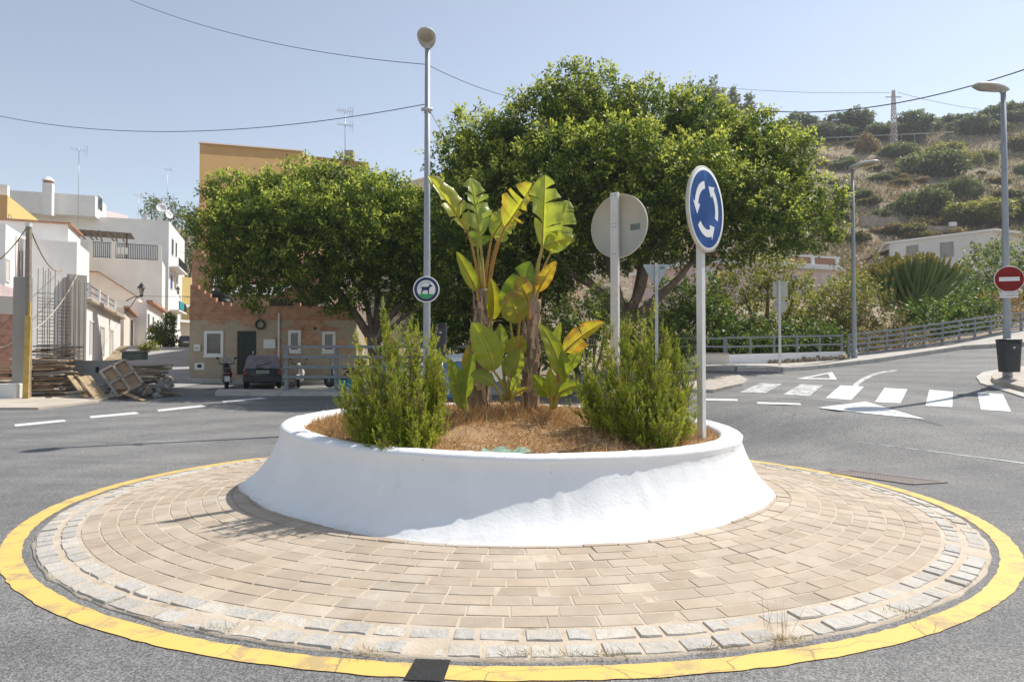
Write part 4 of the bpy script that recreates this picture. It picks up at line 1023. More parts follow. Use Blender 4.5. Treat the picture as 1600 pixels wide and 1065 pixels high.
# dog sign on the lamp pole
c = P(666, 452, 14.68)
t = thing('dog_sign', 'round navy and white sign showing a dog, fixed to the lamp pole', 'sign', c)
R_ = .285; Mx = frame(c, (0.0, -1, 0)); Rm = Mx.to_3x3()
mb = MB(); mb.lathe([(0, -.02), (R_ - .004, -.02), (R_, -.016), (R_, -.003), (R_ - .004, 0), (0, 0)], c, 44, Rm); mb.build('sign_plate', SWHITE, t)
mb = MB(); mb.lathe([(R_ - .025, .002), (R_ - .085, .002)], c, 44, Rm, cap=False); mb.build('navy_ring', NAVY, t)
dog = [(-.105, .055), (-.115, .045), (-.10, .03), (-.098, -.01), (-.11, -.05), (-.105, -.10), (-.08, -.10), (-.082, -.05), (-.055, -.02), (.03, -.018), (.035, -.10), (.06, -.10), (.06, -.02), (.075, .03), (.09, .055), (.125, .06), (.135, .075), (.11, .092), (.09, .115), (.07, .11), (.062, .085), (.045, .06), (-.08, .058)]
mb = MB(); mb.add([Mx @ Vector((x, y, .0025)) for x, y in dog], [tuple(range(len(dog)))[::-1]]); mb.build('dog', NAVY, t)
mb = MB(); gr = [(R_ - .088) * Vector((math.cos(a), math.sin(a))) for a in [math.radians(-150 + 120 * k / 16) for k in range(17)]]
mb.add([Mx @ Vector((p.x, p.y, .002)) for p in gr], [tuple(range(17))]); mb.build('green_field', SGREEN, t)
mb = MB()
for k, ch in enumerate('SANECAN'):
    a = math.radians(172 - k * 17.5); p = .155 * Vector((math.cos(a), math.sin(a)))
    textmesh(ch, .058, Mx @ Matrix.Translation((p.x, p.y, .003)) @ Matrix.Rotation(a - PI / 2, 4, 'Z'), mb)
mb.build('lettering', NAVY, t)

# litter bins
def bin_body(t, c, wd, dp, ht, rz=0):
    R = Matrix.Rotation(rz, 3, 'Z'); mb = MB(); n = 28; rings = [(0.0, .80), (.02, .84), (.5, .92), (.86, 1.0), (.93, 1.02)]; vs = []; fs = []
    def outl(k, w, d):
        a = 2 * PI * k / n; ca, sa = math.cos(a), math.sin(a); e = .38
        return Vector((math.copysign(abs(ca) ** e, ca) * w / 2, math.copysign(abs(sa) ** e, sa) * d / 2, 0))
    for z, s in rings:
        for k in range(n): vs.append(c + R @ (outl(k, wd * s, dp * s) + Vector((0, 0, z * ht))))
    for i in range(len(rings) - 1):
        for k in range(n): fs.append((i * n + k, i * n + (k + 1) % n, (i + 1) * n + (k + 1) % n, (i + 1) * n + k))
    fs.append(tuple(range(n - 1, -1, -1))); mb.add(vs, fs, True); o = mb.build('bin_body', DARKGREY, t)
    mb = MB(); vs = []; fs = []; lr = [(.935, 1.03), (.95, 1.06), (.985, 1.04), (1.0, .9), (1.005, .5)]
    for z, s in lr:
        for k in range(n): vs.append(c + R @ (outl(k, wd * s, dp * s) + Vector((0, 0, z * ht))))
    for i in range(len(lr) - 1):
        for k in range(n): fs.append((i * n + k, i * n + (k + 1) % n, (i + 1) * n + (k + 1) % n, (i + 1) * n + k))
    fs.append(tuple(range(4 * n, 5 * n))); mb.add(vs, fs, True); mb.build('lid', BLACK, t)
    mb = MB(); mb.box(c + R @ Vector((0, -dp * .51, ht * .885)), (wd * .62, .01, ht * .055), rz); mb.build('slot', BLACK, t)
    mb = MB(); mb.lathe([(.03, 0), (.03, .006), (0, .008)], c + R @ Vector((0, -dp * .487, ht * .74)), 14, R @ Matrix.Rotation(PI / 2, 3, 'X')); mb.build('badge', GALV, t)
    for sx in (-.12, .0, .12):
        mb = MB(); mb.bar(c + R @ Vector((sx * wd, -dp * .405, ht * .03)), c + R @ Vector((sx * wd * 1.2, -dp * .475, ht * .68)), .012, .012); mb.build('rib', DARKGREY, t)
cb = P(1577, 581, 15.75)
t = thing('litter_bin', 'dark grey litter bin hung on the lamp pole under the red sign', 'litter bin', cb)
bin_body(t, cb, .44, .34, .76, 0)
mb = MB(); mb.bar(cb + Vector((0, .15, .5)), cb + Vector((0, .28, .5)), .08, .05); mb.build('bracket', GALV, t)
bp = P(690, 600, 15.6); bp.z = gz(bp.x, bp.y)
t = thing('dog_waste_bin', 'grey dog-waste dispenser and bin beside the lamp pole behind the rosemary', 'litter bin', bp)
c = P(689, 560, 15.6); bin_body(t, c, .27, .25, .80)
mb = MB(); mb.tube([bp, Vector((bp.x, bp.y, c.z + .05))], .03, 10); mb.build('post', GALV, t)

# no-entry sign with plate
c = P(1577, 436, 15.84); t = thing('no_entry_sign', 'round red no-entry sign with a white bar, fixed to the corner lamp pole', 'road sign', c)
nN = Vector((-.30, -.95, 0)).normalized(); Mx = frame(c, nN); Rm = Mx.to_3x3(); R_ = .305
mb = MB(); mb.lathe([(0, -.02), (R_ - .004, -.02), (R_, -.016), (R_, -.003), (R_ - .004, 0), (0, 0)], c, 44, Rm); mb.build('sign_plate', SWHITE, t)
mb = MB(); mb.lathe([(R_ - .013, .002), (0, .002)], c, 44, Rm); mb.build('red_face', RED, t)
mb = MB(); mb.add([Mx @ Vector((x, y, .0035)) for x, y in ((-.205, -.045), (.205, -.045), (.205, .05), (-.205, .05))], [(0, 1, 2, 3)]); mb.build('white_bar', SWHITE, t)
c = P(1576.5, 459.8, 15.83); t = thing('sign_plate', 'small white plate with two lines of print under the red sign', 'sign', c)
Mx = frame(c, nN); mb = MB(); mb.plate([Mx @ Vector((x, y, -.004)) for x, y in ((-.19, -.075), (.19, -.075), (.19, .075), (-.19, .075))], nN * .004); mb.build('plate', SWHITE, t)
mb = MB(); textmesh('AUTORIZADO', .058, Mx @ Matrix.Translation((0, .034, .002)), mb); mb.build('lettering', M('sign_brown', (.12, .05, .04), .5), t)
mb = MB(); textmesh('SOLO RESIDENTES', .047, Mx @ Matrix.Translation((0, -.030, .002)), mb); mb.build('lettering', bpy.data.materials['sign_brown'], t)
# ------------------------------------------------------------------ trees, hedges and shrubs
FICUS = leafmat('glossy_tree_leaves', .42, .5, .3, 1.2, (1.0, 1.15, .5))
GLEAF = leafmat('garden_leaves', .40, .5, .35, 1.2, (1.1, 1.1, .5))
TBARK = M('grey_brown_bark', (.12, .085, .06), .9, .3, 6, (.24, .18, .135), .8, 30, stain=(.30, .25, .20), sscale=2)

def leaves(pos, d, L, W, fold=.25):
    """rhombic leaves: pos base, d pointing way"""
    d = unit(d); L = L[:, None]; W = W[:, None]
    n = unit(np.array([0, 0, .9]) + rng.normal(0, .55, d.shape)); s = unit(np.cross(d, n)); n = np.cross(s, d)   # blades mostly turn their upper side to the sky
    m = pos + d * L * .5 - n * W * fold
    return np.stack([pos, m - s * W * .5 + n * W * fold * 2, pos + d * L, m + s * W * .5 + n * W * fold * 2], 1)

def crown_cloud(lobes, r, clump_r, per, leaf_l, pal, young_lit, dens=1.0, ycut=None, up=.45, ratio=.5, fill=0, sub=0):
    """lobes: (x, y, z, rx, ry, rz) ellipsoids. Twigs of leaves cover their outer shells."""
    Lb = np.array(lobes, float); V = []; C = []; main = Lb
    if sub:                                                 # bunches of foliage standing out of every lobe
        S_ = []
        for i, (x, y, z, a, b, c) in enumerate(main):
            area = 4 * PI * ((a * b + a * c + b * c) / 3); ns = max(3, int(area / (sub * sub * 1.5)))
            for _ in range(ns):
                w = r.normal(0, 1, 3); w /= np.linalg.norm(w); p = np.array([x, y, z]) + w * np.array([a, b, c]) * r.uniform(.74, .98)
                if any((((p - m2[:3]) / m2[3:]) ** 2).sum() < .5 for j, m2 in enumerate(main) if j != i): continue
                s_ = sub * r.uniform(.6, 1.15); S_.append((p[0], p[1], p[2], s_ * r.uniform(.9, 1.25), s_ * r.uniform(.9, 1.25), s_ * r.uniform(.65, .9)))
        if fill:  # dark inner leaves; the crown's inner shade is put into their colour
            for (x, y, z, a, b, c) in main:
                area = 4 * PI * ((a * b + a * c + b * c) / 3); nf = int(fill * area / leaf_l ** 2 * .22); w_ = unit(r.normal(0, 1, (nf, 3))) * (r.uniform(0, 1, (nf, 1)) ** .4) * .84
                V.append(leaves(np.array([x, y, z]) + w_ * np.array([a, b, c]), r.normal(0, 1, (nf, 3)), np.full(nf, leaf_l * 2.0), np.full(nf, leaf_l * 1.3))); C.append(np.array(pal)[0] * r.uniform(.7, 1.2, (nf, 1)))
            fill = 0
        Lb = np.array(S_)
    for i, (x, y, z, a, b, c) in enumerate(Lb):
        area = 4 * PI * ((a * b) ** 1.6 / 3 + (a * c) ** 1.6 / 3 + (b * c) ** 1.6 / 3) ** (1 / 1.6)
        n = max(4, int(area / (clump_r ** 2) * .62 * dens))
        u = unit(r.normal(0, 1, (n, 3))); rad = np.where(r.uniform(0, 1, n) < .74, r.uniform(.86, 1.10, n) + .14 * (r.uniform(0, 1, n) < .10), r.uniform(.35, .86, n))
        bump_ = 1 + .22 * (vnoise(u[:, 0] * 3.2 + 40 + i * 7, u[:, 2] * 3.2 + u[:, 1] * 1.7 + 40, .8, i) - .5) * 2
        ctr = np.array([x, y, z]) + u * np.array([a, b, c]) * (rad * bump_)[:, None]
        keep = np.ones(n, bool)
        for j, (x2, y2, z2, a2, b2, c2) in enumerate(Lb):
            if j != i: keep &= ~((((ctr - np.array([x2, y2, z2])) / np.array([a2, b2, c2])) ** 2).sum(1) < (.45 if not sub else .6))
        ctr = ctr[keep]; u = u[keep]; rd = rad[keep]; n = len(ctr)
        if not n: continue
        m = per
        tw = unit(u * 1.0 + r.normal(0, .55, (n, 3)) + np.array([0, 0, up]))      # way each twig grows
        tone = r.uniform(0, 1, n); yo = (r.uniform(0, 1, n) < young_lit * 1.4 * np.clip(.55 + u[:, 2], .1, 1)) & (rd > .85)  # new-growth yellow set on upper outer twigs; paints in their sunlit tops
        k = np.repeat(np.arange(n), m); N_ = n * m; q = r.uniform(-.8, 1.0, N_)
        pos = ctr[k] + tw[k] * (q * clump_r)[:, None] + r.normal(0, clump_r * .22, (N_, 3)) * (1.15 - .5 * np.maximum(q, 0))[:, None]
        dd = tw[k] * .55 + r.normal(0, .6, (N_, 3)) + np.array([0, 0, -.12])
        L = leaf_l * r.uniform(.65, 1.25, N_)
        V.append(leaves(pos, dd, L, L * ratio))
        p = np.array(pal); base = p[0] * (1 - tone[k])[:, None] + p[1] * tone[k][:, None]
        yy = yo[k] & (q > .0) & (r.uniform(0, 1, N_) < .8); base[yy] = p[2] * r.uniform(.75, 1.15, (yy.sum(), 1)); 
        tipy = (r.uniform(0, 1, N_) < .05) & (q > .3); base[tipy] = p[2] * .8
        C.append(base * r.uniform(.72, 1.25, (N_, 1)))
        if fill:                                        # larger leaves deep inside, dark colour painting in the crown's shade
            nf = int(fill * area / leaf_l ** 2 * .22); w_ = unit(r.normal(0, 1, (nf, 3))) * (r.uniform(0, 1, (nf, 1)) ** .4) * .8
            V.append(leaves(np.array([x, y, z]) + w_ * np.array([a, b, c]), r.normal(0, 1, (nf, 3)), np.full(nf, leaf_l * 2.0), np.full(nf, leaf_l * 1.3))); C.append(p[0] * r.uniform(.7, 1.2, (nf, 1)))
    return np.concatenate(V), np.concatenate(C)

def limb(mb, pts, r0, r1, n=9):
    m = 5 * (len(pts) - 1); P_ = [Vector(p) for p in pts]; out = []
    for k in range(m + 1):
        t = k / m * (len(P_) - 1); i = min(int(t), len(P_) - 2); f = t - i
        a, b, c, d = P_[max(i - 1, 0)], P_[i], P_[i + 1], P_[min(i + 2, len(P_) - 1)]
        out.append(.5 * ((2 * b) + (c - a) * f + (2 * a - 5 * b + 4 * c - d) * f * f + (3 * b - a - 3 * c + d) * f ** 3))
    mb.tube(out, [r0 + (r1 - r0) * k / m for k in range(m + 1)], n, jit=.06)

def pxlobe(px, py, rx, ry, Y, dr=None, s=1.0):
    rx *= s; ry *= s
    c = P(px, py, Y); k = Y / F; return (c.x, c.y, c.z, rx * k, (dr if dr else (rx + ry) / 2 * k * .9), ry * k)

# big tree behind the planter
r = np.random.default_rng(21); YB = 24.0
g = P(978, 560, YB); g.z = gz(g.x, g.y)
big = thing('ficus_tree', 'largest leafy tree, broad dense crown behind the two round signs', 'tree', g)
lob = [pxlobe(a[0], a[1] + 4, a[2], a[3], a[4] * 1.17, None, .86) for a in [
    (905, 178, 78, 66, 20.5), (860, 165, 45, 42, 20), (985, 185, 78, 52, 21), (1068, 190, 62, 46, 21), (1090, 158, 28, 26, 21), (800, 222, 76, 56, 20), (745, 235, 55, 50, 20.5), (720, 285, 42, 46, 21),
    (1170, 232, 70, 52, 20.5), (1225, 262, 48, 42, 20), (1248, 330, 52, 46, 20), (1205, 345, 60, 44, 19.5), (1150, 320, 75, 62, 19), (1060, 280, 95, 70, 18.8), (960, 270, 95, 75, 18.6),
    (860, 290, 95, 78, 18.6), (770, 320, 84, 74, 19), (715, 370, 48, 66, 20), (740, 430, 50, 60, 20.5), (790, 400, 75, 66, 20), (860, 385, 70, 60, 20), (1120, 362, 60, 36, 19.5),
    (1040, 355, 70, 45, 19.5), (715, 490, 40, 46, 21.5), (770, 480, 55, 50, 22), (830, 450, 50, 45, 22), (980, 240, 130, 85, 23), (1120, 270, 110, 75, 23.5), (830, 290, 120, 95, 23.5), (930, 375, 60, 40, 21.5)]]
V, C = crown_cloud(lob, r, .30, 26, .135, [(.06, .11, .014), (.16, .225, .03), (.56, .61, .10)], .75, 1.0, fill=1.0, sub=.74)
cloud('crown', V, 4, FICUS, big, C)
mb = MB(); t0 = Vector((g.x, g.y, g.z - .2)); q = lambda x, y, Y=20.5: P(x, y, Y * 1.17)
limb(mb, [t0, q(972, 520), q(968, 470)], .42, .30, 12)
for pts, r0, r1 in [([q(968, 500), q(945, 462, 20.2), q(900, 432, 19.8), q(850, 415, 19.5)], .20, .07), ([q(972, 495), q(960, 440, 20), q(942, 390), q(920, 330)], .20, .06), ([q(975, 500), q(1000, 455, 20), q(1012, 400, 19.8), q(1022, 352, 19.6), q(1030, 300, 19.5)], .20, .05),
                    ([q(980, 505), q(1020, 472, 20), q(1055, 440, 19.7), q(1085, 405, 19.5), q(1130, 370, 19.5)], .19, .05), ([q(985, 500, 20.6), q(1000, 430, 21), q(1003, 360, 21.5), q(1010, 260, 21.5)], .18, .05), ([q(962, 490), q(930, 450, 21), q(885, 400, 21.5), q(840, 330, 21.5)], .18, .05),
                    ([q(1012, 400, 19.8), q(1030, 380, 19.3), q(1070, 355, 19), q(1120, 340, 19)], .09, .03), ([q(942, 390), q(930, 350, 20), q(905, 300, 19.5)], .09, .03), ([q(900, 432, 19.8), q(870, 400, 19.4), q(840, 370, 19)], .07, .025), ([q(1022, 352, 19.6), q(1000, 320, 19.2), q(985, 280, 19)], .07, .03)]:
    limb(mb, pts, r0, r1)
mb.build('trunk', TBARK, big)

# smaller tree in front of the brick house
YL = 27.3; g = P(592, 590, YL); g.z = gz(g.x, g.y)
small = thing('ficus_tree', 'dense round leafy tree in front of the low brick house, its forked trunk leaning left', 'tree', g)
lob = [pxlobe(a[0] + 8, a[1] + (24 if a[1] < 320 else 4), a[2], a[3], a[4] * 1.16, None, .80) for a in [
    (352, 300, 46, 36, 23), (385, 280, 36, 28, 23.5), (335, 350, 34, 40, 23), (430, 285, 60, 38, 23), (480, 268, 45, 26, 23.5), (530, 275, 66, 42, 23), (590, 280, 55, 38, 23), (640, 300, 52, 44, 23), (668, 340, 32, 46, 23.5),
    (400, 350, 72, 58, 22), (480, 350, 80, 66, 21.6), (565, 350, 82, 66, 21.6), (630, 375, 62, 60, 22), (360, 396, 52, 44, 22.5), (345, 424, 28, 24, 22.5), (420, 406, 62, 44, 22), (500, 411, 62, 42, 22), (570, 413, 62, 44, 22.5), (630, 432, 52, 42, 23), (400, 444, 40, 20, 22.6), (468, 444, 30, 18, 22.5), (528, 450, 36, 20, 22.5),
    (660, 410, 35, 45, 23.5), (450, 330, 110, 66, 26), (580, 350, 110, 80, 26), (655, 480, 36, 36, 24)]]
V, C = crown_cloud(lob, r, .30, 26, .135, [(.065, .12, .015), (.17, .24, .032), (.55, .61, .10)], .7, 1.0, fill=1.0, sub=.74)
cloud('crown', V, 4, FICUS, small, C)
mb = MB(); q = lambda x, y, Y=23.5: P(x, y, Y * 1.16); t0 = Vector((g.x, g.y, g.z - .2))
limb(mb, [t0, q(588, 560), q(580, 522)], .34, .27, 12)
for pts, r0, r1 in [([q(580, 530), q(556, 492, 23), q(530, 455, 22.6), q(505, 428, 22.4), q(480, 395)], .18, .06), ([q(578, 528), q(545, 480, 23.5), q(512, 440), q(490, 400, 24)], .15, .05), ([q(584, 528), q(590, 480), q(586, 430), q(570, 360)], .17, .05), ([q(588, 530), q(612, 492, 23), q(640, 462, 23), q(662, 430, 23)], .15, .05),
                    ([q(588, 530), q(605, 480, 24), q(625, 420, 24), q(640, 350, 24)], .15, .04), ([q(582, 528), q(572, 470, 23), q(548, 430, 22.6), q(540, 380, 22.6)], .14, .04), ([q(590, 535), q(625, 500, 23), q(655, 482, 22.8), q(690, 470, 22.6)], .11, .03)]:
    limb(mb, pts, r0, r1)
mb.build('trunk', TBARK, small)

# garden, hedges and shrubs beyond the fence and by the road: one thing each
PALS = {'crest': [(.10, .135, .08), (.17, .205, .12), (.24, .27, .15)], 'scrub': [(.095, .13, .045), (.17, .20, .07), (.26, .28, .10)], 'broom': [(.19, .20, .05), (.33, .32, .08), (.48, .42, .10)], 'dark': [(.055, .11, .02), (.12, .19, .03), (.26, .32, .05)], 'mid': [(.09, .145, .026), (.19, .25, .045), (.36, .38, .07)], 'yellow': [(.14, .18, .03), (.32, .32, .06), (.52, .44, .10)],
        'olive': [(.10, .105, .035), (.19, .18, .055), (.32, .26, .09)], 'dry': [(.18, .13, .06), (.30, .21, .10), (.38, .26, .11)], 'bright': [(.12, .20, .03), (.22, .32, .04), (.36, .42, .06)], 'grey': [(.10, .135, .06), (.19, .22, .10), (.27, .28, .13)], 'rust': [(.22, .13, .05), (.34, .20, .07), (.42, .25, .09)]}
def garden(name, label, cat, lobes, pal, leaf_l=.13, clump=.28, per=22, young_lit=.25, dens=1.0, trunk=None, group=None, seed=0, up=.45, ratio=.5):
    rr = np.random.default_rng(seed + 300); L = [pxlobe(*a) for a in lobes]
    cx = sum(l[0] for l in L) / len(L); cy = sum(l[1] for l in L) / len(L); zb = gz(cx, cy)
    t = thing(name, label, cat, (cx, cy, zb), group)
    V, C = crown_cloud(L, rr, clump, per, leaf_l, PALS[pal], young_lit, dens, up=up, ratio=ratio); cloud('crown' if trunk else 'foliage', V, 4, GLEAF, t, C)
    mb = MB(); base = Vector((cx, cy, zb - .2))
    for l in L[:6]:
        c = Vector(l[:3]); limb(mb, [base, base.lerp(c, .5) + Vector((rr.normal(0, .1), rr.normal(0, .1), 0)), c], trunk or .05, (trunk or .05) * .3, 6)
    mb.build('trunk' if trunk else 'stems', TBARK, t)
    return t
garden('garden_tree', 'yellow-green flowering tree before the pink house, behind the square and round sign', 'tree', [(1200, 437, 52, 36, 30), (1160, 450, 45, 40, 30), (1240, 468, 44, 34, 30), (1200, 490, 85, 50, 29.5), (1270, 500, 40, 38, 30), (1130, 480, 35, 40, 30), (1190, 412, 35, 20, 30.5)], 'yellow', .16, .36, 22, .35, 1.1, .14, seed=1)
garden('hedge_shrub', 'dark glossy hedge shrub behind the fence, beside the post of the blue sign', 'shrub', [(1060, 520, 45, 42, 27), (1105, 510, 40, 45, 27.5), (1085, 545, 50, 30, 26.5), (1050, 480, 38, 40, 28.5), (1085, 465, 40, 36, 29)], 'dark', .16, .3, 22, .1, 1.1, seed=2)
garden('hedge_shrub', 'dark leafy hedge below the yellow-green tree, behind the fence', 'shrub', [(1150, 530, 48, 36, 27), (1205, 535, 50, 32, 26.8), (1260, 535, 42, 32, 27), (1180, 545, 70, 22, 26.2), (1290, 540, 32, 26, 27)], 'dark', .17, .3, 22, .12, 1.15, seed=3)
garden('ivy_bush', 'bright green leafy bush with yellow tips beside the big tree trunk, left of it', 'bush', [(905, 490, 40, 30, 18.5), (945, 475, 28, 26, 18.8), (880, 510, 30, 26, 18.3), (925, 515, 45, 30, 18), (890, 545, 45, 30, 18.2)], 'mid', .11, .22, 22, .4, 1.2, seed=4)
garden('shrub', 'low green shrub growing under the big tree, right of its trunk', 'shrub', [(1020, 520, 32, 30, 21.5), (1045, 545, 40, 26, 21.2), (1000, 545, 40, 26, 21.5)], 'mid', .12, .24, 22, .3, 1.2, seed=5)
garden('shrub', 'dense dark shrub mass under the left side of the big crown, behind the dog-waste bin', 'shrub', [(710, 520, 45, 34, 25), (765, 520, 45, 36, 25.5), (820, 520, 45, 36, 26), (735, 495, 40, 34, 26), (860, 540, 40, 28, 25.5)], 'dark', .15, .3, 22, .05, 1.1, seed=6)
garden('creeper_bush', 'olive bush at the bend of the fence, right of the slim street lamp', 'bush', [(1370, 500, 36, 36, 28.5), (1350, 530, 30, 28, 27.5), (1400, 520, 36, 28, 27.8), (1330, 500, 26, 40, 28.5)], 'olive', .12, .26, 20, .3, .9, seed=7)
garden('creeper_bush', 'yellow-green bush standing just left of the slim street lamp', 'bush', [(1305, 480, 34, 36, 29), (1330, 455, 30, 30, 30), (1310, 520, 32, 34, 28.5), (1345, 470, 24, 30, 29.5)], 'yellow', .13, .28, 20, .2, 1.0, seed=8)
garden('hedge_shrub', 'dark green hedge leaning over the fence, below the tall cactus', 'shrub', [(1450, 500, 42, 28, 29), (1500, 498, 42, 26, 29.5), (1540, 492, 34, 24, 30), (1470, 515, 50, 18, 28.5)], 'dark', .16, .3, 22, .1, 1.1, seed=9)
garden('garden_tree', 'leafy green tree at the edge of the view in front of the white house', 'tree', [(1538, 425, 36, 36, 38), (1565, 425, 44, 40, 38), (1600, 425, 42, 46, 38), (1535, 445, 46, 34, 37), (1590, 460, 44, 34, 37), (1640, 430, 40, 50, 38)], 'mid', .19, .42, 20, .2, 1.0, .16, seed=10)
garden('hedge_shrub', 'dark shrub between the cactus and the leafy tree by the white house', 'shrub', [(1500, 462, 38, 28, 35), (1475, 475, 34, 26, 34), (1530, 475, 36, 24, 34.5)], 'dark', .17, .36, 20, .1, 1.0, seed=11)
garden('dry_bush', 'rusty orange dry bush behind the no-entry sign plate', 'bush', [(1570, 485, 30, 22, 31), (1600, 480, 30, 26, 31), (1545, 480, 24, 18, 31.5)], 'rust', .12, .28, 18, .3, .8, seed=12)
garden('creeper_bush', 'tangled straw-coloured creeper hanging through the fence right of the slim lamp', 'bush', [(1380, 535, 28, 20, 26.6), (1420, 530, 32, 20, 27), (1345, 540, 18, 18, 26.2)], 'dry', .08, .2, 20, .2, .8, seed=13)
garden('dry_bush', 'pale grey leafless thicket on the slope above the pink house', 'bush', [(1285, 360, 40, 32, 62), (1320, 375, 34, 26, 62), (1260, 385, 34, 24, 60), (1340, 350, 20, 26, 64)], 'dry', .16, .8, 14, .1, .5, seed=14)
garden('garden_bush', 'bright green bush on the slope left of the white house', 'bush', [(1350, 440, 26, 22, 46), (1380, 450, 24, 20, 44), (1330, 430, 20, 26, 47), (1365, 425, 20, 22, 47)], 'olive', .2, .45, 18, .3, .9, seed=15)
garden('banana_shoot', 'bright yellow-green broad-leaved shoot low under the cactus', 'plant', [(1422, 490, 14, 18, 30.5), (1432, 484, 10, 16, 30.3)], 'bright', .5, .3, 10, .3, .8, seed=16, ratio=.25)
garden('tree', 'dark green tree at the end of the left street, half hidden by the yellow block', 'tree', [(250, 340, 32, 26, 102), (235, 325, 14, 14, 102), (285, 350, 30, 24, 101), (270, 375, 40, 34, 100), (310, 370, 26, 40, 100)], 'grey', .45, 1.1, 20, .1, 1.1, .3, seed=17)
garden('tree', 'grey-green tree low on the slope at the end of the left street', 'tree', [(290, 405, 24, 26, 98), (315, 400, 22, 30, 98), (275, 415, 14, 14, 98)], 'grey', .4, 1.0, 20, .1, 1.0, .25, seed=18)

# candelabra cactus
CACT = M('cactus_skin', (.10, .15, .045), .6, .2, 3, (.17, .22, .07), .3, 30, attr=True)
cb = P(1428, 505, 32); cb.z = gz(cb.x, cb.y)
t = thing('candelabra_cactus', 'tall many-armed candelabra cactus with brownish tips in the hillside garden', 'cactus', cb)
mb = MB(); mt = MB(); rr = random.Random(4); base = P(1424, 478, 32)
mb.tube([Vector((cb.x, cb.y, cb.z)), base], [.28, .22], 8); mb.build('trunk', TBARK, t); mb = MB()
tips = []
def cact_arm(a, b, rad):
    side = Vector(((b.x - a.x) * .75, (b.y - a.y) * .75, (b.z - a.z) * .35)); n = 8; pts = [bez(a, a + side, b, k / n) for k in range(n + 1)]
    c0_ = mb.col; mb.tube(pts, [rad * (.8 if k == 0 else 1.0) * (1 - .35 * (k == n)) for k in range(n + 1)], 6, smooth=False)
    mb.col = (2.4, 1.5, .9); mb.tube([pts[-2].lerp(pts[-1], .6), pts[-1] + (pts[-1] - pts[-2]) * .35], [rad * 1.08, rad * .55], 6, smooth=False); mb.col = c0_
    tips.append((b, rad))
    for q in range(0): mt.ball(b + Vector((rr.uniform(-.05, .05), rr.uniform(-.05, .05), rr.uniform(-.02, .06))), rad * .75, 6, jit=.2)
for k in range(170):
    th = rr.uniform(-1.1, 1.1); ph = rr.uniform(-1, 1); R = rr.uniform(.72, 1.0)
    b = base + Vector((math.sin(th) * 2.2 * R, ph * 1.7 * R * math.cos(th * .6), (1.05 + math.cos(th) * 1.45 * R ** .6 - abs(ph) * .3)))
    mb.col = (rr.uniform(.8, 1.2),) * 3; cact_arm(base + Vector((rr.uniform(-.3, .3), rr.uniform(-.3, .3), rr.uniform(-.3, .5))), b, rr.uniform(.065, .10))
for k in range(26):
    b = P(rr.uniform(1366, 1402), rr.uniform(434, 450), 31.5 + rr.uniform(-.6, .6)); a = P(1390 + rr.uniform(-6, 6), 485, 31.5); mb.col = (rr.uniform(.8, 1.15),) * 3; cact_arm(a, b, .08)
mb.build('arms', CACT, t, attr=True); 

# ------------------------------------------------------------------ scrub and trees on the hill
def crown_variant(seed, pal, kind):
    rr = np.random.default_rng(seed)
    if kind == 'tree': lobes = [(rr.normal(0, .28), rr.normal(0, .28), .62 + rr.normal(0, .12), rr.uniform(.3, .45), rr.uniform(.3, .45), rr.uniform(.24, .36)) for _ in range(6)]
    elif kind == 'cypress': lobes = [(0, 0, .5, .13, .13, .5), (0, 0, .3, .17, .17, .3)]
    elif kind == 'pine': lobes = [(0, 0, .22, .34, .34, .13), (0, 0, .42, .27, .27, .14), (0, 0, .62, .2, .2, .14), (0, 0, .82, .11, .11, .17)]
    else: lobes = [(rr.normal(0, .32), rr.normal(0, .32), .26 + rr.uniform(-.05, .08), rr.uniform(.25, .45), rr.uniform(.25, .45), rr.uniform(.2, .34)) for _ in range(7)]
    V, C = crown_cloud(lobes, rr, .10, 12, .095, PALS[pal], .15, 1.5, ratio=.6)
    return V, C
def proto(name, seed, pal, kind):
    t = thing(name, 'x', 'tree' if kind in ('tree', 'cypress', 'pine') else 'bush'); V, C = crown_variant(seed, pal, kind)
    cloud('crown' if t['category'] == 'tree' else 'foliage', V, 4, GLEAF, t, C); mb = MB()
    if t['category'] == 'tree': mb.tube([(0, 0, -.1), (.02, 0, .3), (0, .02, .6)], [.06, .045, .02], 6); mb.build('trunk', TBARK, t)
    else:
        for k in range(5): mb.tube([(0, 0, -.05), (.25 * math.cos(k * 1.3), .25 * math.sin(k * 1.3), .3)], [.025, .01], 5)
        mb.build('stems', TBARK, t)
    return t
used = set()
def place(pr, loc, sc, label, group, rz):
    if pr.name not in used:
        used.add(pr.name); o = pr; o.location = loc; o.rotation_euler = (0, 0, rz); o.scale = (sc if hasattr(sc, '__len__') else (sc,) * 3); o['label'] = label
        if group: o['group'] = group
        return o
    return dup(pr, loc, rz, label, group, sc)
tv = [proto('hilltop_tree', 40 + k, p, 'tree') for k, p in enumerate(['crest', 'grey', 'crest', 'crest'])]
bv = [proto('hillside_bush', 60 + k, p, 'bush') for k, p in enumerate(['scrub', 'olive', 'scrub', 'broom', 'dry', 'grey'])]
rr = random.Random(12)
for k, (px, w_) in enumerate([(1170, 30), (1200, 36), (1228, 44), (1252, 52), (1283, 46), (1305, 42), (1322, 40), (1345, 60), (1368, 40), (1392, 44), (1412, 46), (1432, 60), (1455, 36), (1480, 44), (1512, 30), (1532, 48), (1552, 46), (1574, 56), (1592, 40), (1622, 50), (1140, 26)]):
    Y = 143 + rr.uniform(-4, 12); x = (px - 800) / F * Y; s = w_ / F * Y * .66
    place(tv[k % 4], (x, Y, gz(x, Y) - .3), (s * 1.25, s * 1.25, s * rr.uniform(.75, .95)), 'grey-green tree in the belt of trees along the hill crest', 'trees along the hill crest', rr.uniform(0, 6))
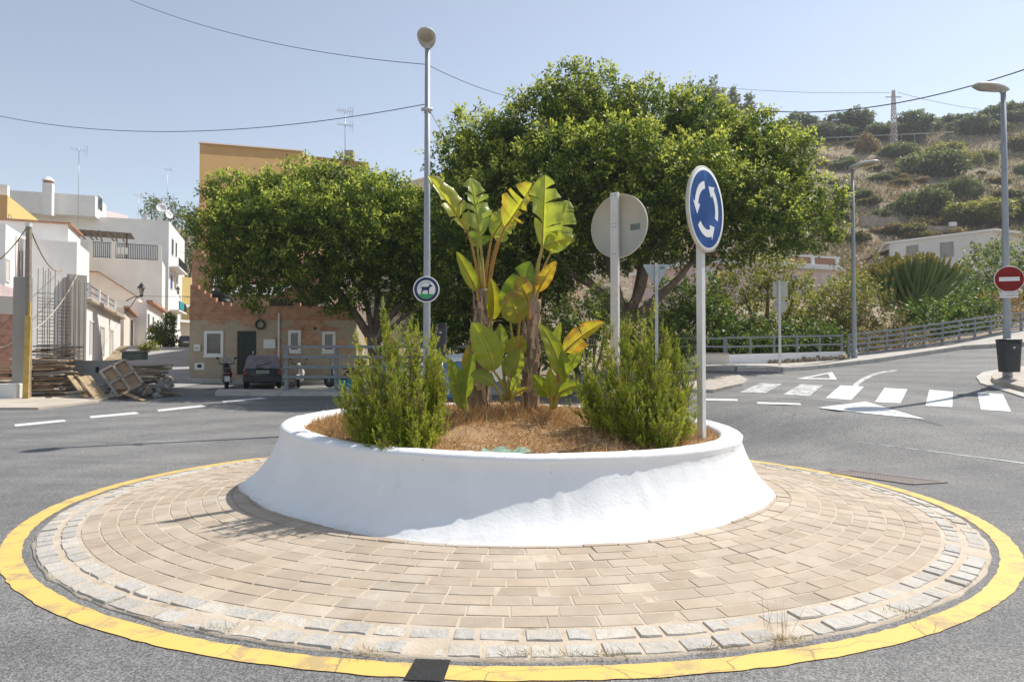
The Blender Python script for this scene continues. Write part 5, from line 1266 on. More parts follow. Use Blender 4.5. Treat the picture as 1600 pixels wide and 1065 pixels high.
pn = proto('pine_tree', 81, 'grey', 'pine'); cy = proto('cypress_tree', 82, 'grey', 'cypress')
x = (1119 - 800) / F * 150; place(pn, (x, 150, gz(x, 150) + 0), P(0, 133, 150).z - gz(x, 150), 'wide dark conifer on the skyline above the big tree', None, 1)
x = (1148 - 800) / F * 150; zt = P(0, 143, 150).z; place(cy, (x, 150, gz(x, 150)), (zt - gz(x, 150)) * 1.0, 'thin cypress on the skyline, between the wide conifer and the stubby cypress', None, 1)
x = (1172 - 800) / F * 150; zt = P(0, 152, 150).z; place(cy, (x, 150, gz(x, 150)), (zt - gz(x, 150)) * 1.0, 'stubby cypress on the skyline, just right of the thin cypress', None, 2)
HB = [(1356, 222, 34, 30, 4, 'round grey-brown bush under the crest road, left of the pylon'), (1405, 232, 50, 26, 0, 'flat green bush at the foot of the pylon'), (1455, 250, 80, 46, 0, 'largest dark bush in the middle of the hillside'), (1480, 232, 50, 34, 3, 'yellow-flowering bush on top of the largest dark bush'),
      (1502, 290, 40, 36, 5, 'round grey-green bush below the yellow broom'), (1440, 310, 60, 44, 2, 'broad green bush on the lower hillside, left one of two'), (1530, 325, 90, 40, 3, 'broad bright bush on the lower hillside, right one of two'), (1515, 245, 26, 26, 3, 'small yellow broom bush, left of a pair'), (1535, 240, 28, 22, 3, 'small yellow broom bush, right of a pair'), (1590, 220, 44, 26, 1, 'olive bush behind the top of the corner lamp pole'),
      (1480, 322, 50, 30, 0, 'dark bush between the two broad green bushes'), (1590, 320, 50, 40, 2, 'green bush at the right edge of the lower hillside'), (1378, 330, 22, 18, 2, 'lone green bush above the old wall'), (1420, 355, 50, 22, 1, 'olive bush beside the ruined wall'), (1345, 300, 30, 20, 0, 'dark low bush left of the slope path'), (1320, 250, 30, 18, 5, 'grey bush right of the big crown edge'),
      (1390, 270, 26, 14, 5, 'low grey bush in mid-slope'), (1420, 205, 40, 16, 2, 'green bush just above the crest road'), (1545, 200, 50, 20, 1, 'olive bush on the crest right of the pylon'), (60, 322, 30, 16, 5, 'grey bush on the far ridge at the left'), (40, 315, 24, 14, 1, 'olive bush on the far ridge at the left edge'), (1595, 262, 20, 18, 2, 'small green bush right of the corner lamp pole'), (1560, 345, 26, 16, 4, 'dry brown bush above the white house roof'), (1455, 345, 30, 20, 4, 'dry brown bush left above the white house')]
for (px, py, w_, h_, v, lb) in HB:
    p = G(px, py + h_ * .5, 0, 50, 190); k = p.y / F
    place(bv[v], (p.x, p.y, p.z - .2), (w_ * k * .72, w_ * k * .72, h_ * k * 1.15), lb, 'bushes on the hillside', rr.uniform(0, 6))
for k in range(70):
    px = rr.uniform(1230, 1640); py = rr.uniform(222, 385); p = G(px, py, 0, 50, 190)
    if p.y > 185 or p.y < 58: continue
    s = rr.uniform(.6, 2.0); place(bv[rr.choice([0, 1, 4, 5, 5, 4, 1])], (p.x, p.y, p.z - .1), (s * 1.3, s * 1.3, s * .9), 'small scrub tuft scattered over the dry hillside', 'scrub tufts on the hillside', rr.uniform(0, 6))
def scrub():
    n = 26000; px = rng.uniform(1180, 1680, n); Y = rng.uniform(56, 150, n); x = (px - 800) / F * Y; z = hill_z(x, Y)
    k = vnoise(x + 300, Y, 5, 3) + vnoise(x + 300, Y, 1.7, 4) * .7 > .72; x, Y, z = x[k], Y[k], z[k]; n = len(x)
    d = rng.normal(0, .5, (n, 3)); d[:, 2] = 1
    pal = np.array([(.42, .34, .20), (.36, .27, .15), (.30, .25, .15), (.20, .19, .08), (.46, .39, .26), (.40, .26, .12)])
    pk = (vnoise(x + 100, Y + 77, 9, 2) * 5.99).astype(int)
    V = needles(np.stack([x, Y, z], 1), d, rng.uniform(.25, .9, n), rng.uniform(.12, .35, n)); C = pal[np.where(rng.uniform(0, 1, n) < .6, pk, rng.integers(0, 6, n))] * rng.uniform(.7, 1.15, (n, 1))
    tag(cloud('dry_grass', V, 4, leafmat('hill_grass', .15, .9, .05, 1, (1, .9, .7)), None, C), 'dry straw-coloured grass covering the hillside', 'grass', kind='stuff')
scrub()
# ------------------------------------------------------------------ the houses
def plaster(name, col, dirt=.5, col2=None, bmp=.15):
    m, nt, b = nodes(name); co = objco(nt)
    c = mix(nt, tuple(q * .92 for q in col), col2 or tuple(min(1, q * 1.05) for q in col), maprange(nt, noise(nt, .7, 6, .65, co), .3, .7))
    mp = N(nt, 'ShaderNodeMapping'); mp.inputs['Scale'].default_value = (2.2, 2.2, .22); nt.links.new(co, mp.inputs[0])
    c = mix(nt, c, tuple(q * .62 for q in col), maprange(nt, noise(nt, 1.0, 6, .7, mp.outputs[0]), .58, .78, 0, dirt))
    nt.links.new(c, b.inputs['Base Color']); b.inputs['Roughness'].default_value = .85; b.inputs['Specular IOR Level'].default_value = .2
    bump(nt, b, noise(nt, 25, 5, .65, co), bmp, .02); return m
W1 = plaster('white_wall', (.80, .78, .75), .3); W2 = plaster('cream_wall', (.76, .68, .60), .35); YELW = plaster('yellow_wall', (.66, .50, .20), .4); ORW = plaster('ochre_wall', (.60, .38, .17), .3)
PINK = plaster('pink_wall', (.74, .58, .56), .3); CWALL = plaster('raw_concrete', (.36, .34, .31), .6); WSHED = plaster('stained_white_wall', (.72, .71, .68), .6)
def brick_mat(name, c1, c2, mort, patch=None, sc=1.0):
    m, nt, b = nodes(name); co = objco(nt); sx = N(nt, 'ShaderNodeSeparateXYZ'); nt.links.new(co, sx.inputs[0])
    ad = N(nt, 'ShaderNodeMath', operation='ADD'); nt.links.new(sx.outputs[0], ad.inputs[0]); nt.links.new(sx.outputs[1], ad.inputs[1])
    cb = N(nt, 'ShaderNodeCombineXYZ'); nt.links.new(ad.outputs[0], cb.inputs[0]); nt.links.new(sx.outputs[2], cb.inputs[1])
    br = N(nt, 'ShaderNodeTexBrick'); br.inputs['Scale'].default_value = 1; br.inputs['Brick Width'].default_value = .33 * sc; br.inputs['Row Height'].default_value = .18 * sc
    br.inputs['Mortar Size'].default_value = .014; br.inputs['Mortar Smooth'].default_value = .3; br.inputs['Bias'].default_value = .0
    for k, c in (('Color1', c1), ('Color2', c2), ('Mortar', mort)): br.inputs[k].default_value = c + (1,)
    nt.links.new(cb.outputs[0], br.inputs['Vector'])
    c = mix(nt, br.outputs['Color'], ramp(nt, noise(nt, 3, 6, .7, co), [(.3, (.7, .68, .66)), (.7, (1.2, 1.18, 1.15))]), 1.0, 'MULTIPLY')
    if patch:
        n_ = noise(nt, .42, 7, .62, co, .4)
        rend = mix(nt, tuple(q * .75 for q in patch), patch, maprange(nt, noise(nt, 2.2, 7, .7, co), .3, .7))
        c = mix(nt, c, rend, maprange(nt, n_, .41, .45))
    nt.links.new(c, b.inputs['Base Color']); b.inputs['Roughness'].default_value = .9; b.inputs['Specular IOR Level'].default_value = .15
    bump(nt, b, noise(nt, 18, 5, .7, co), .4, .03); return m
RBRICK = brick_mat('bare_red_brick', (.42, .20, .115), (.52, .28, .17), (.40, .32, .25))
PBRICK = brick_mat('patched_brick_wall', (.46, .25, .15), (.56, .33, .21), (.46, .38, .30), (.50, .42, .31))
RENDER = M('rough_render', (.36, .29, .20), .9, .2, 1.5, (.54, .45, .33), .4, 25, stain=(.25, .20, .15), sscale=.9)
DBRICK = brick_mat('dull_brick', (.26, .13, .10), (.33, .18, .14), (.25, .2, .17))
TILE = M('roof_tile', (.36, .17, .10), .85, .3, 6, (.48, .27, .17), .5, 20, stain=(.5, .42, .3), sscale=2)
GLASS = M('window_glass', (.02, .025, .03), .08, .2, 1, (.05, .06, .07), spec=.7)
GREYSH = M('grey_shutter', (.30, .29, .27), .6, .1, 3, (.38, .37, .35)); SHUT = M('window_shutter', (.50, .49, .46), .6, .1, 3, (.58, .57, .54))
DARKDOOR = M('dark_green_door', (.018, .028, .02), .5, .2, 3, spec=.4); WOODD = M('brown_door', (.09, .055, .035), .6, .3, 6); FRAMEW = M('white_frame', (.78, .78, .76), .5, .05, 4)
IRON = M('wrought_iron', (.025, .025, .027), .5, .2, 6, spec=.4); TEAL = M('teal_cloth', (.03, .28, .34), .7, .2, 5); DISHM = M('dish_white', (.70, .68, .66), .5, .08, 4)
ANT = M('antenna_metal', (.45, .46, .47), .4, .1, 6, metal=.4, spec=.5)

def on_wall(p0, p1, px, py):
    """pixel ray against the vertical plane through plan points p0, p1 -> (distance along, z)"""
    d = ray(px, py); w = p1 - p0; n = Vector((-w.y, w.x)); t = n.dot(p0) / (n.x * d.x + n.y * d.y)
    q = Vector((d.x * t, d.y * t)); return (q - p0).dot(w) / w.length, EYE + d.z * t
class Wall:
    def __init__(s, p0, p1): s.p0 = Vector(p0[:2]); s.p1 = Vector(p1[:2]); s.d = (s.p1 - s.p0).normalized(); s.n = Vector((s.d.y, -s.d.x)); s.L = (s.p1 - s.p0).length   # n points to the viewer's side
    def pt(s, a, z, out=0.0): q = s.p0 + s.d * a + s.n * out; return Vector((q.x, q.y, z))
    def rect(s, px0, py0, px1, py1):
        a0, za = on_wall(s.p0, s.p1, px0, py0); a1, zb = on_wall(s.p0, s.p1, px1, py1); return a0, a1, zb, za
    def slab(s, mb, a0, a1, z0, z1, out0, out1):
        mb.hexa([s.pt(a0, z0, out1), s.pt(a1, z0, out1), s.pt(a1, z0, out0), s.pt(a0, z0, out0), s.pt(a0, z1, out1), s.pt(a1, z1, out1), s.pt(a1, z1, out0), s.pt(a0, z1, out0)])
def solid(mb, w, depth, z0, z1):
    """a block behind a front wall line"""
    a, b = w.p0, w.p1; c = b - w.n * depth; d = a - w.n * depth
    mb.prism([a, b, c, d], z0, z1)
def opening(t, w, a0, a1, z0, z1, kind='window', fm=FRAMEW, pm=GLASS, fw=.07, shutter=None):
    """frame with a pane (sub-part), standing slightly proud of the wall"""
    mb = MB()
    w.slab(mb, a0 - fw, a0, z0 - fw, z1 + fw, -.02, .05); w.slab(mb, a1, a1 + fw, z0 - fw, z1 + fw, -.02, .05); w.slab(mb, a0, a1, z1, z1 + fw, -.02, .05)
    if kind == 'window': w.slab(mb, a0, a1, z0 - fw, z0, -.02, .07)
    o = mb.build(kind, fm, t); mb = MB(); w.slab(mb, a0, a1, z0, z1, -.02, .015); mb.build('pane' if kind == 'window' else 'door_leaf', pm, o)
    return o
def railing(t, p0, p1, z, h, mat, gap=.14, name='railing', r=.02):
    mb = MB(); a = Vector((p0[0], p0[1], z)); b = Vector((p1[0], p1[1], z)); n = max(2, int((b - a).length / gap))
    for zz in (.06, h): mb.bar(a + Vector((0, 0, zz)), b + Vector((0, 0, zz)), .05, .05)
    for k in range(n + 1): p = a.lerp(b, k / n); mb.bar(p, p + Vector((0, 0, h)), r, r)
    return mb.build(name, mat, t)
def antenna(label, base, h, el=8, w=.7, rot=0, double=False, group=None):
    t = thing('tv_antenna', label, 'antenna', base, group); b = Vector(base); mb = MB(); mb.tube([b - Vector((0, 0, .6)), b + Vector((0, 0, h))], .03, 6); mb.build('mast', ANT, t)
    for zf in ((.98, .70) if double else (.98,)):
        mb = MB(); R = Matrix.Rotation(rot, 3, 'Z'); c = b + Vector((0, 0, h * zf)); mb.bar(c + R @ Vector((-w * .6, 0, 0)), c + R @ Vector((w * .6, 0, 0)), .03, .03)
        for k in range(el):
            x = -w * .6 + 1.2 * w * k / (el - 1); ln = w * (.25 + .3 * k / el)
            mb.bar(c + R @ Vector((x, -ln, ln * .35 * (1 if zf > .9 else 0))), c + R @ Vector((x, ln, -ln * .35 * (1 if zf > .9 else 0))), .02, .02)
            if k == el - 1 or k == el - 2: mb.bar(c + R @ Vector((x, 0, -ln)), c + R @ Vector((x, 0, ln)), .02, .02)
        mb.build('aerial', ANT, t)
    return t
def dish(label, c, r, n, group='satellite dishes on the white house'):
    t = thing('satellite_dish', label, 'satellite dish', c, group); Mx = frame(c, n); R = Mx.to_3x3(); mb = MB()
    mb.lathe([(r * q, r * .28 * q * q) for q in (0, .25, .5, .75, 1)] + [(r, r * .28 - .02), (r * .5, r * .05 - .02), (0, -.02)], c, 24, R, cap=False); mb.build('reflector', DISHM, t)
    mb = MB(); mb.tube([Mx @ Vector((0, -r, .1 * r)), Mx @ Vector((0, -.2 * r, .9 * r)), Mx @ Vector((0, 0, .95 * r))], .015, 5); mb.build('feed_arm', ANT, t)
    mb = MB(); mb.tube([Mx @ Vector((0, 0, -.02)), Mx @ Vector((0, 0, -.15)), Mx @ Vector((0, 0, -.15)) - Vector((0, 0, r + .3))], .025, 6); mb.build('mount', ANT, t)

DS = Vector((-.41, .912)); NS = Vector((.912, .41))      # along the left street, and out of its facades
def frontwall(px_r, Y_r, length):                         # wall facing us whose right end is at px_r
    b = pp(px_r, Y_r); return Wall(b - NS * length, b)
def sidewall(px_l, Y_l, length):                          # lit wall facing the street, near end at px_l
    a = pp(px_l, Y_l); return Wall(a, a + DS * length)

# --- big white house at the back
t = thing('white_house', 'tallest white house up the left street, with a rooftop room and small chimney', 'house', pp(262, 62).to_3d())
DS, NS = Vector((-.33, .944)), Vector((.944, .33))
fw = frontwall(262, 80, 20); zt = P(262, 345, 80).z; mb = MB(); solid(mb, fw, 15, .5, zt); mb.build('wall', W1, t)
sw = Wall(fw.p1, fw.p1 + DS * 15)
fr = frontwall(146, 76, 8.4); z2 = P(146, 306, 76).z; mb = MB(); solid(mb, fr, 5.2, zt - .3, z2); mb.build('rooftop_room', W1, t)
rw = Wall(fr.p1, fr.p1 + DS * 5.2); opening(t, rw, 1.0, 3.2, zt + .8, zt + 2.4, 'window')
cp_ = pp(72, 73.6); zc = P(72, 302, 73.6).z; zc2 = P(72, 287, 73.6).z
mb = MB(); mb.box((cp_.x, cp_.y, (zc + zc2) / 2 - 1.2), (.9, .9, zc2 - zc + 2.4), .34); ch = mb.build('chimney', W1, t)
mb = MB(); mb.box((cp_.x, cp_.y, zc2 + .12), (.78, .78, .3), .34); mb.build('chimney_opening', RBRICK, ch); mb = MB(); mb.lathe([(.62, zc2 + .27), (.5, zc2 + .45), (.25, zc2 + .68), (0, zc2 + .75)], (cp_.x, cp_.y, 0), 10); mb.build('chimney_cap', W1, ch)
for (x0, y0, x1, y1, m_) in [(268, 372, 270.6, 400, GLASS), (274, 378, 276, 402, GLASS), (266, 428, 269, 452, bpy.data.materials['sign_blue']), (272, 430, 275, 452, GLASS), (269, 490, 272.5, 525, WOODD)]:
    a0, a1, zb, za = sw.rect(x0, y0, x1, y1); opening(t, sw, a0, a1, min(za, zb), max(za, zb), 'window' if y1 < 480 else 'door', FRAMEW, m_)
for z_px, (s0, s1), cloth in ((414, (.6, 9.0), False), (482, (1.2, 8.5), True)):
    zz = P(262, z_px, 80).z; mb = MB(); sw.slab(mb, s0, s1, zz - .18, zz, -.05, 1.05); o = mb.build('balcony', W1, t)
    railing(o, sw.pt(s0, 0, 1.0), sw.pt(s1, 0, 1.0), zz, 1.0, IRON)
    if cloth: mb = MB(); sw.slab(mb, s0 + .2, s0 + 4.5, zz + .1, zz + 1.05, 1.03, 1.06); mb.build('balcony_cloth', TEAL, o)
mb = MB(); zz = P(0, 332, 88).z; w_ = Wall(pp(153, 86), pp(198, 90)); solid(mb, w_, 5, zz - 4, zz); mb.build('roof_terrace_wall', PINK, t)
# terrace block in front, with its railing and pergola
t = thing('terrace_house', 'white house with a black railed roof terrace and washing, below the tallest white house', 'house', pp(250, 52).to_3d())
DS, NS = Vector((-.41, .912)), Vector((.912, .41))
tw = frontwall(252, 69, 12.4); zt = P(252, 407, 69).z; mb = MB(); solid(mb, tw, 6, .5, zt); mb.build('wall', W1, t)
for (x0, x1) in ((143, 174), (180, 246)):
    a0, _ = on_wall(tw.p0, tw.p1, x0, 395); a1, _ = on_wall(tw.p0, tw.p1, x1, 395); railing(t, tw.pt(a0, 0, -.12), tw.pt(a1, 0, -.12), zt, 1.5, IRON, .16, r=.045)
for x in (177, 249.5, 141):
    a, _ = on_wall(tw.p0, tw.p1, x, 395); mb = MB(); tw.slab(mb, a - .17, a + .17, zt - .1, zt + 1.65, -.3, .003); mb.build('pier', W1, t)
a0, _ = on_wall(tw.p0, tw.p1, 181, 395); mb = MB()
for k in range(3): tw.slab(mb, a0 + .1 + k * .33, a0 + .38 + k * .33, zt + .45, zt + 1.12, -.09, -.07)
mb.build('hanging_washing', FRAMEW, t)
pg = thing('pergola', 'dark reed pergola on the roof terrace of the white house', 'pergola', tw.pt(2, zt, -2)); mb = MB()
zr = P(150, 370, 70).z; rr = random.Random(3)
for k in range(16): a = -.6 + k * .62; mb.bar(tw.pt(a, zr + rr.uniform(-.05, .12), -.3), tw.pt(a + rr.uniform(-.3, .3), zr - .35 + rr.uniform(-.05, .1), -4.2), .16, .05)
for k in range(7): mb.bar(tw.pt(-.8, zr + .08, -.3 - k * .6), tw.pt(9.6, zr + .02, -.4 - k * .6), .3, .05)
mb.build('reed_roof', M('dry_reed', (.10, .075, .05), .9, .4, 9, (.2, .16, .11)), pg)
for a in (-.3, 4.5, 9.2):
    mb = MB(); mb.bar(tw.pt(a, zt, -.45), tw.pt(a, zr, -.45), .12, .12); mb.build('leg', WOODD, pg)
# white block to its left (lit right side)
t = thing('white_house', 'plain white block house with a bright right wall, behind the raw concrete posts', 'house', pp(118, 44).to_3d())
fw = frontwall(118, 44, 5.2); zt = P(118, 378, 44).z; mb = MB(); solid(mb, fw, 5.2, .3, zt); mb.build('wall', W1, t)
mb = MB(); a0, _ = on_wall(fw.p0, fw.p1, 38, 365); b1 = fw.p1 - NS * .0
up = frontwall(104, 46.5, 5.5); zu = P(104, 351, 46.5).z; solid(mb, up, 5, zt - .2, zu); o = mb.build('upper_storey', W1, t)
mb = MB(); up.slab(mb, -.2, up.L + .2, zu, zu + .12, -5, .25); mb.build('eaves', TILE, o)
a0, a1, zb, za = fw.rect(24, 395, 29, 425)
for (x0, x1) in ((22, 24.5), (30, 32), (34.5, 36.5)):
    a0, a1, zb, za = fw.rect(x0, 392, x1, 432); opening(t, fw, a0, a1, min(za, zb), max(za, zb))
# yellow house far left
t = thing('yellow_house', 'yellow house with an ochre end wall at the left edge of the view', 'house', pp(8, 52).to_3d())
fw = frontwall(8, 52, 5); zt = P(8, 305, 52).z; mb = MB(); solid(mb, fw, 12, .3, zt); mb.build('wall', YELW, t)
mb = MB(); fw.slab(mb, 0, fw.L - .003, zt - 4.6, zt - .02, -.01, .01); mb.build('end_wall', ORW, t)
sw = Wall(fw.p1, fw.p1 + DS * 12)
for (x0, y0, x1, y1) in ((13.5, 335, 17, 355), (27, 345, 30, 362)):
    a0, a1, zb, za = sw.rect(x0, y0, x1, y1); opening(t, sw, a0, a1, min(za, zb), max(za, zb), 'window', YELW, SHUT)
mb = MB(); p = pp(1, 53); mb.box((p.x, p.y, zt + .5), (.7, .7, 1.0), .42); mb.build('chimney', W1, t)
# white lower house at the left edge
t = thing('white_house', 'white house cut by the left edge of the view, below the yellow one', 'house', pp(16, 40).to_3d())
fw = frontwall(6, 40, 4); zt = P(6, 350, 40).z; mb = MB(); solid(mb, fw, 6.5, .3, zt); mb.build('wall', W1, t)
sw = Wall(fw.p1, fw.p1 + DS * 6.5); a0, a1, zb, za = sw.rect(9, 405, 14, 440); opening(t, sw, a0, a1, min(za, zb), max(za, zb), 'window', W2, SHUT)
# beige gabled house
t = thing('beige_house', 'beige house with a sloping roof edge, in front of the railed terrace', 'house', pp(214, 50).to_3d())
fw = frontwall(216, 60, 6.4); zl = P(150, 424, 58).z; zr_ = P(216, 466, 60).z
mb = MB(); a, b = fw.p0, fw.p1; c, d = b - fw.n * 7, a - fw.n * 7; zm = zl
m1 = a.lerp(b, .52); m2 = d.lerp(c, .52)
mb.prism([a, m1, m2, d], .3, [zl, zl, zl, zl]); mb.prism([m1, b, c, m2], .3, [zl, zr_, zr_, zl]) if False else mb.hexa([(m1.x, m1.y, .3), (b.x, b.y, .3), (c.x, c.y, .3), (m2.x, m2.y, .3), (m1.x, m1.y, zl), (b.x, b.y, zr_), (c.x, c.y, zr_), (m2.x, m2.y, zl)])
mb.build('wall', W2, t)
mb = MB(); mb.bar(fw.pt(0, zl + .05, .08), fw.pt(fw.L * .52, zl + .05, .08), .2, .1); mb.bar(fw.pt(fw.L * .52, zl + .05, .08), fw.pt(fw.L, zr_ + .05, .08), .2, .1); mb.build('roof_edge', TILE, t)
mb = MB(); p0_ = fw.pt(.2, zl + .1, -.6); mb.hexa([fw.pt(.1, zl + .12, -.2), fw.pt(2.4, zl + .12, -.2), fw.pt(2.4, zl + .12, -3), fw.pt(.1, zl + .12, -3), fw.pt(.1, zl + .5, -.2), fw.pt(1.3, zl + 1.1, -.2), fw.pt(1.3, zl + 1.1, -3), fw.pt(.1, zl + .5, -3)]); mb.build('roof', TILE, t)
# low white row house with roof railings
t = thing('row_house', 'low white row house with a railed roof and three narrow doors, behind the timber piles', 'house', pp(131, 40).to_3d())
sw = sidewall(131, 34, 16); zt = P(131, 468, 34).z; z3 = P(188, 497, 48.5).z
a, b = sw.p0, sw.p1; c, d = b - sw.n * 7, a - sw.n * 7
mb = MB(); mb.hexa([(a.x, a.y, 0), (b.x, b.y, 0), (c.x, c.y, 0), (d.x, d.y, 0), (a.x, a.y, zt), (b.x, b.y, z3), (c.x, c.y, z3), (d.x, d.y, zt)]); mb.build('wall', W1, t)
mb = MB(); n_ = 60
for k in range(n_): mb.lathe([(.10, 0), (.10, .34)], sw.pt((k + .5) * sw.L / n_, zt + (z3 - zt) * (k + .5) / n_ + .03, -.02), 8, Matrix(((sw.n.x, 0, -sw.n.y), (sw.n.y, 0, sw.n.x), (0, 1, 0))) @ Matrix.Rotation(PI / 2, 3, 'Y'), True)
mb.bar(sw.pt(0, zt, .12), sw.pt(sw.L, z3, .12), .3, .1); mb.build('tiled_eaves', M('pale_roof_tile', (.52, .42, .32), .85, .3, 6, (.62, .54, .44), .5, 20), t)
for (x0, y0, x1, y1) in ((140.5, 503, 145.5, 552), (156.5, 511, 161.5, 555), (171.5, 516, 175.5, 556)):
    a0, a1, zb, za = sw.rect(x0, y0, x1, y1); opening(t, sw, a0, a1, min(za, zb), max(za, zb), 'door', W2, SHUT, .1)
for k, x in enumerate((134, 146.5, 161.5, 174, 185.5)):
    aa, _ = on_wall(sw.p0, sw.p1, x, 470); zz = zt + (z3 - zt) * aa / sw.L; mb = MB(); sw.slab(mb, aa - .14, aa + .14, zz, zz + 1.15, -.45, -.17); mb.build('pier', W1, t)
mb = MB(); sw.slab(mb, .2, sw.L - .2, z3 + .1, zt + 1.0, -4.5, -4.4); mb.build('parapet', M('mauve_wall', (.42, .33, .33), .85, .15, 2), t)
for dz in (.35, .75, 1.1):
    mb = MB(); mb.bar(sw.pt(.1, zt + dz, -.3), sw.pt(sw.L, z3 + dz, -.3), .05, .05); mb.build('rail', M('brown_rail', (.16, .10, .09), .6, .2, 9), t)
# next houses up the street
t = thing('row_house', 'small cream house with a dark arched door, second along the left street', 'house', pp(197, 56).to_3d())
sw2 = sidewall(193, 50, 8); zt2 = P(200, 482, 51).z; z3 = P(238, 505, 64).z; mb = MB(); a, b = sw2.p0, sw2.p1; c, d = b - sw2.n * 6, a - sw2.n * 6
mb.hexa([(a.x, a.y, 0), (b.x, b.y, 0), (c.x, c.y, 0), (d.x, d.y, 0), (a.x, a.y, zt2), (b.x, b.y, zt2 - .3), (c.x, c.y, zt2 - .3), (d.x, d.y, zt2)]); mb.build('wall', W2, t)
mb = MB(); mb.bar(sw2.pt(-.1, zt2 + .06, .15), sw2.pt(8, zt2 - .24, .15), .35, .14); mb.build('tiled_eaves', TILE, t)
for (x0, y0, x1, y1, m_) in ((203, 498, 207.5, 545, IRON), (212, 506, 214.5, 545, SHUT), (221, 512, 224.5, 545, WOODD)):
    a0, a1, zb, za = sw2.rect(x0, y0, x1, y1); opening(t, sw2, a0, a1, min(za, zb), max(za, zb), 'door', W2, m_, .1)
t = thing('row_house', 'white house with a red tiled eave further up the left street, plants along its foot', 'house', pp(236, 66).to_3d())
DS, NS = Vector((-.33, .944)), Vector((.944, .33))
sw3 = sidewall(229, 58, 10); zt3 = P(230, 472, 58).z; mb = MB(); a, b = sw3.p0, sw3.p1; c, d = b - sw3.n * 7, a - sw3.n * 7
mb.hexa([(a.x, a.y, 0), (b.x, b.y, 0), (c.x, c.y, 0), (d.x, d.y, 0), (a.x, a.y, zt3), (b.x, b.y, zt3 - .4), (c.x, c.y, zt3 - .4), (d.x, d.y, zt3)]); mb.build('wall', W1, t)
mb = MB(); mb.bar(sw3.pt(-.1, zt3 + .08, .2), sw3.pt(9, zt3 - .3, .2), .5, .2); mb.build('tiled_eaves', TILE, t)
for (x0, y0, x1, y1, m_) in ((230.5, 490, 232.5, 520, IRON), (238, 495, 240, 520, GLASS), (245, 500, 247, 520, GLASS)):
    a0, a1, zb, za = sw3.rect(x0, y0, x1, y1); opening(t, sw3, a0, a1, min(za, zb), max(za, zb), 'window', FRAMEW, m_, .06)
# yellow block that closes the street
t = thing('yellow_house', 'distant yellow house with white balconies closing the end of the left street', 'house', pp(288, 92).to_3d())
fw = Wall(pp(266, 90), pp(312, 95)); zt = P(288, 432, 92).z; mb = MB(); solid(mb, fw, 8, .5, zt); mb.build('wall', YELW, t)
for yy in (476, 500):
    zz = P(288, yy, 92).z; mb = MB(); fw.slab(mb, -.1, fw.L, zz - .35, zz, 0, 1.1); o = mb.build('balcony', FRAMEW, t); railing(o, fw.pt(0, 0, 1.05), fw.pt(fw.L, 0, 1.05), zz, 1.0, IRON, .3)
zz = P(288, 540, 92).z; mb = MB(); fw.slab(mb, -.1, fw.L, zz - 1, P(288, 505, 92).z, -.2, .02); mb.build('ground_floor', W2, t)
# pot plants along the foot
for k, (px, py, rx, ry, Y, pal, lb) in enumerate([(243, 522, 9, 14, 50, 'mid', 'round green pot tree at the foot of the white row houses'), (262, 515, 9, 22, 53, 'dark', 'tall dark green pot plant in the left street'), (232, 545, 12, 8, 46, 'yellow', 'low yellow-green weeds by the kerb of the left street'), (252, 530, 7, 9, 52, 'olive', 'small olive pot plant between the round pot tree and the tall dark one'), (268, 535, 9, 8, 52, 'olive', 'low olive plant at the street end of the potted row')]):
    garden('pot_plant', lb, 'plant', [(px, py, rx, ry, Y), (px + 3, py - ry * .5, rx * .7, ry * .6, Y), (px - 3, py + ry * .4, rx * .8, ry * .6, Y)], pal, .16, .2, 16, .2, 1.2, seed=50 + k)
# antennas and dishes
antenna('tallest roof antenna, on the left white house', P(122, 345, 74), P(0, 232, 74).z - P(0, 345, 74).z, 8, 1.3, .6)
antenna('low roof antenna right of the rooftop room', P(216, 342, 82), P(0, 305, 82).z - P(0, 342, 82).z, 6, .8, 1.2)
antenna('roof antenna beside the satellite dishes', P(261, 340, 81), P(0, 263, 81).z - P(0, 340, 81).z, 6, .7, .3)
dish('large beige satellite dish, highest on the roof corner', P(252, 326, 81), .62, (.5, -.8, .45)); dish('white satellite dish, leftmost on the white parapet', P(228, 342, 79.5), .6, (-.6, -.8, .3)); dish('small white satellite dish in the middle of the parapet', P(250, 343, 80), .5, (-.6, -.8, .3)); dish('small tilted satellite dish at the roof corner, edge-on', P(263, 336, 80.5), .5, (.9, -.4, .3))
# wrought-iron lanterns
def lantern(label, a, b, sc):
    t = thing('wall_lantern', label, 'lantern', b); mb = MB(); a = Vector(a); b = Vector(b)
    mb.tube([a, a.lerp(b, .5) + Vector((0, 0, .12 * sc)), b], .03 * sc, 6); mb.tube([a - Vector((0, 0, .7 * sc)), a.lerp(b, .4) - Vector((0, 0, .35 * sc)), a.lerp(b, .7) + Vector((0, 0, .05))], .025 * sc, 6); mb.build('bracket', IRON, t)
    mb = MB(); mb.lathe([(.10 * sc, 0), (.20 * sc, .42 * sc)], b + Vector((0, 0, .10 * sc)), 6, smooth=False); mb.build('glass', M('lantern_glass', (.30, .27, .22), .2, .1, 3), t) if 'lantern_glass' not in bpy.data.materials else mb.build('glass', bpy.data.materials['lantern_glass'], t)
    mb = MB(); mb.lathe([(.27 * sc, .52 * sc), (.20 * sc, .66 * sc), (.10 * sc, .72 * sc), (.12 * sc, .78 * sc), (.03 * sc, .88 * sc), (0, .95 * sc)], b, 8, smooth=False); mb.build('cap', IRON, t)
    mb = MB(); mb.lathe([(.04 * sc, -.05), (.12 * sc, .06 * sc), (.11 * sc, .1 * sc)], b, 8, smooth=False); mb.build('base', IRON, t)
lantern('large iron lantern on a wall bracket above the left street', P(197, 470, 44), P(221, 463, 44), 1.0); lantern('small far iron lantern further up the left street', P(282, 458, 70), P(278, 459, 70), .9)

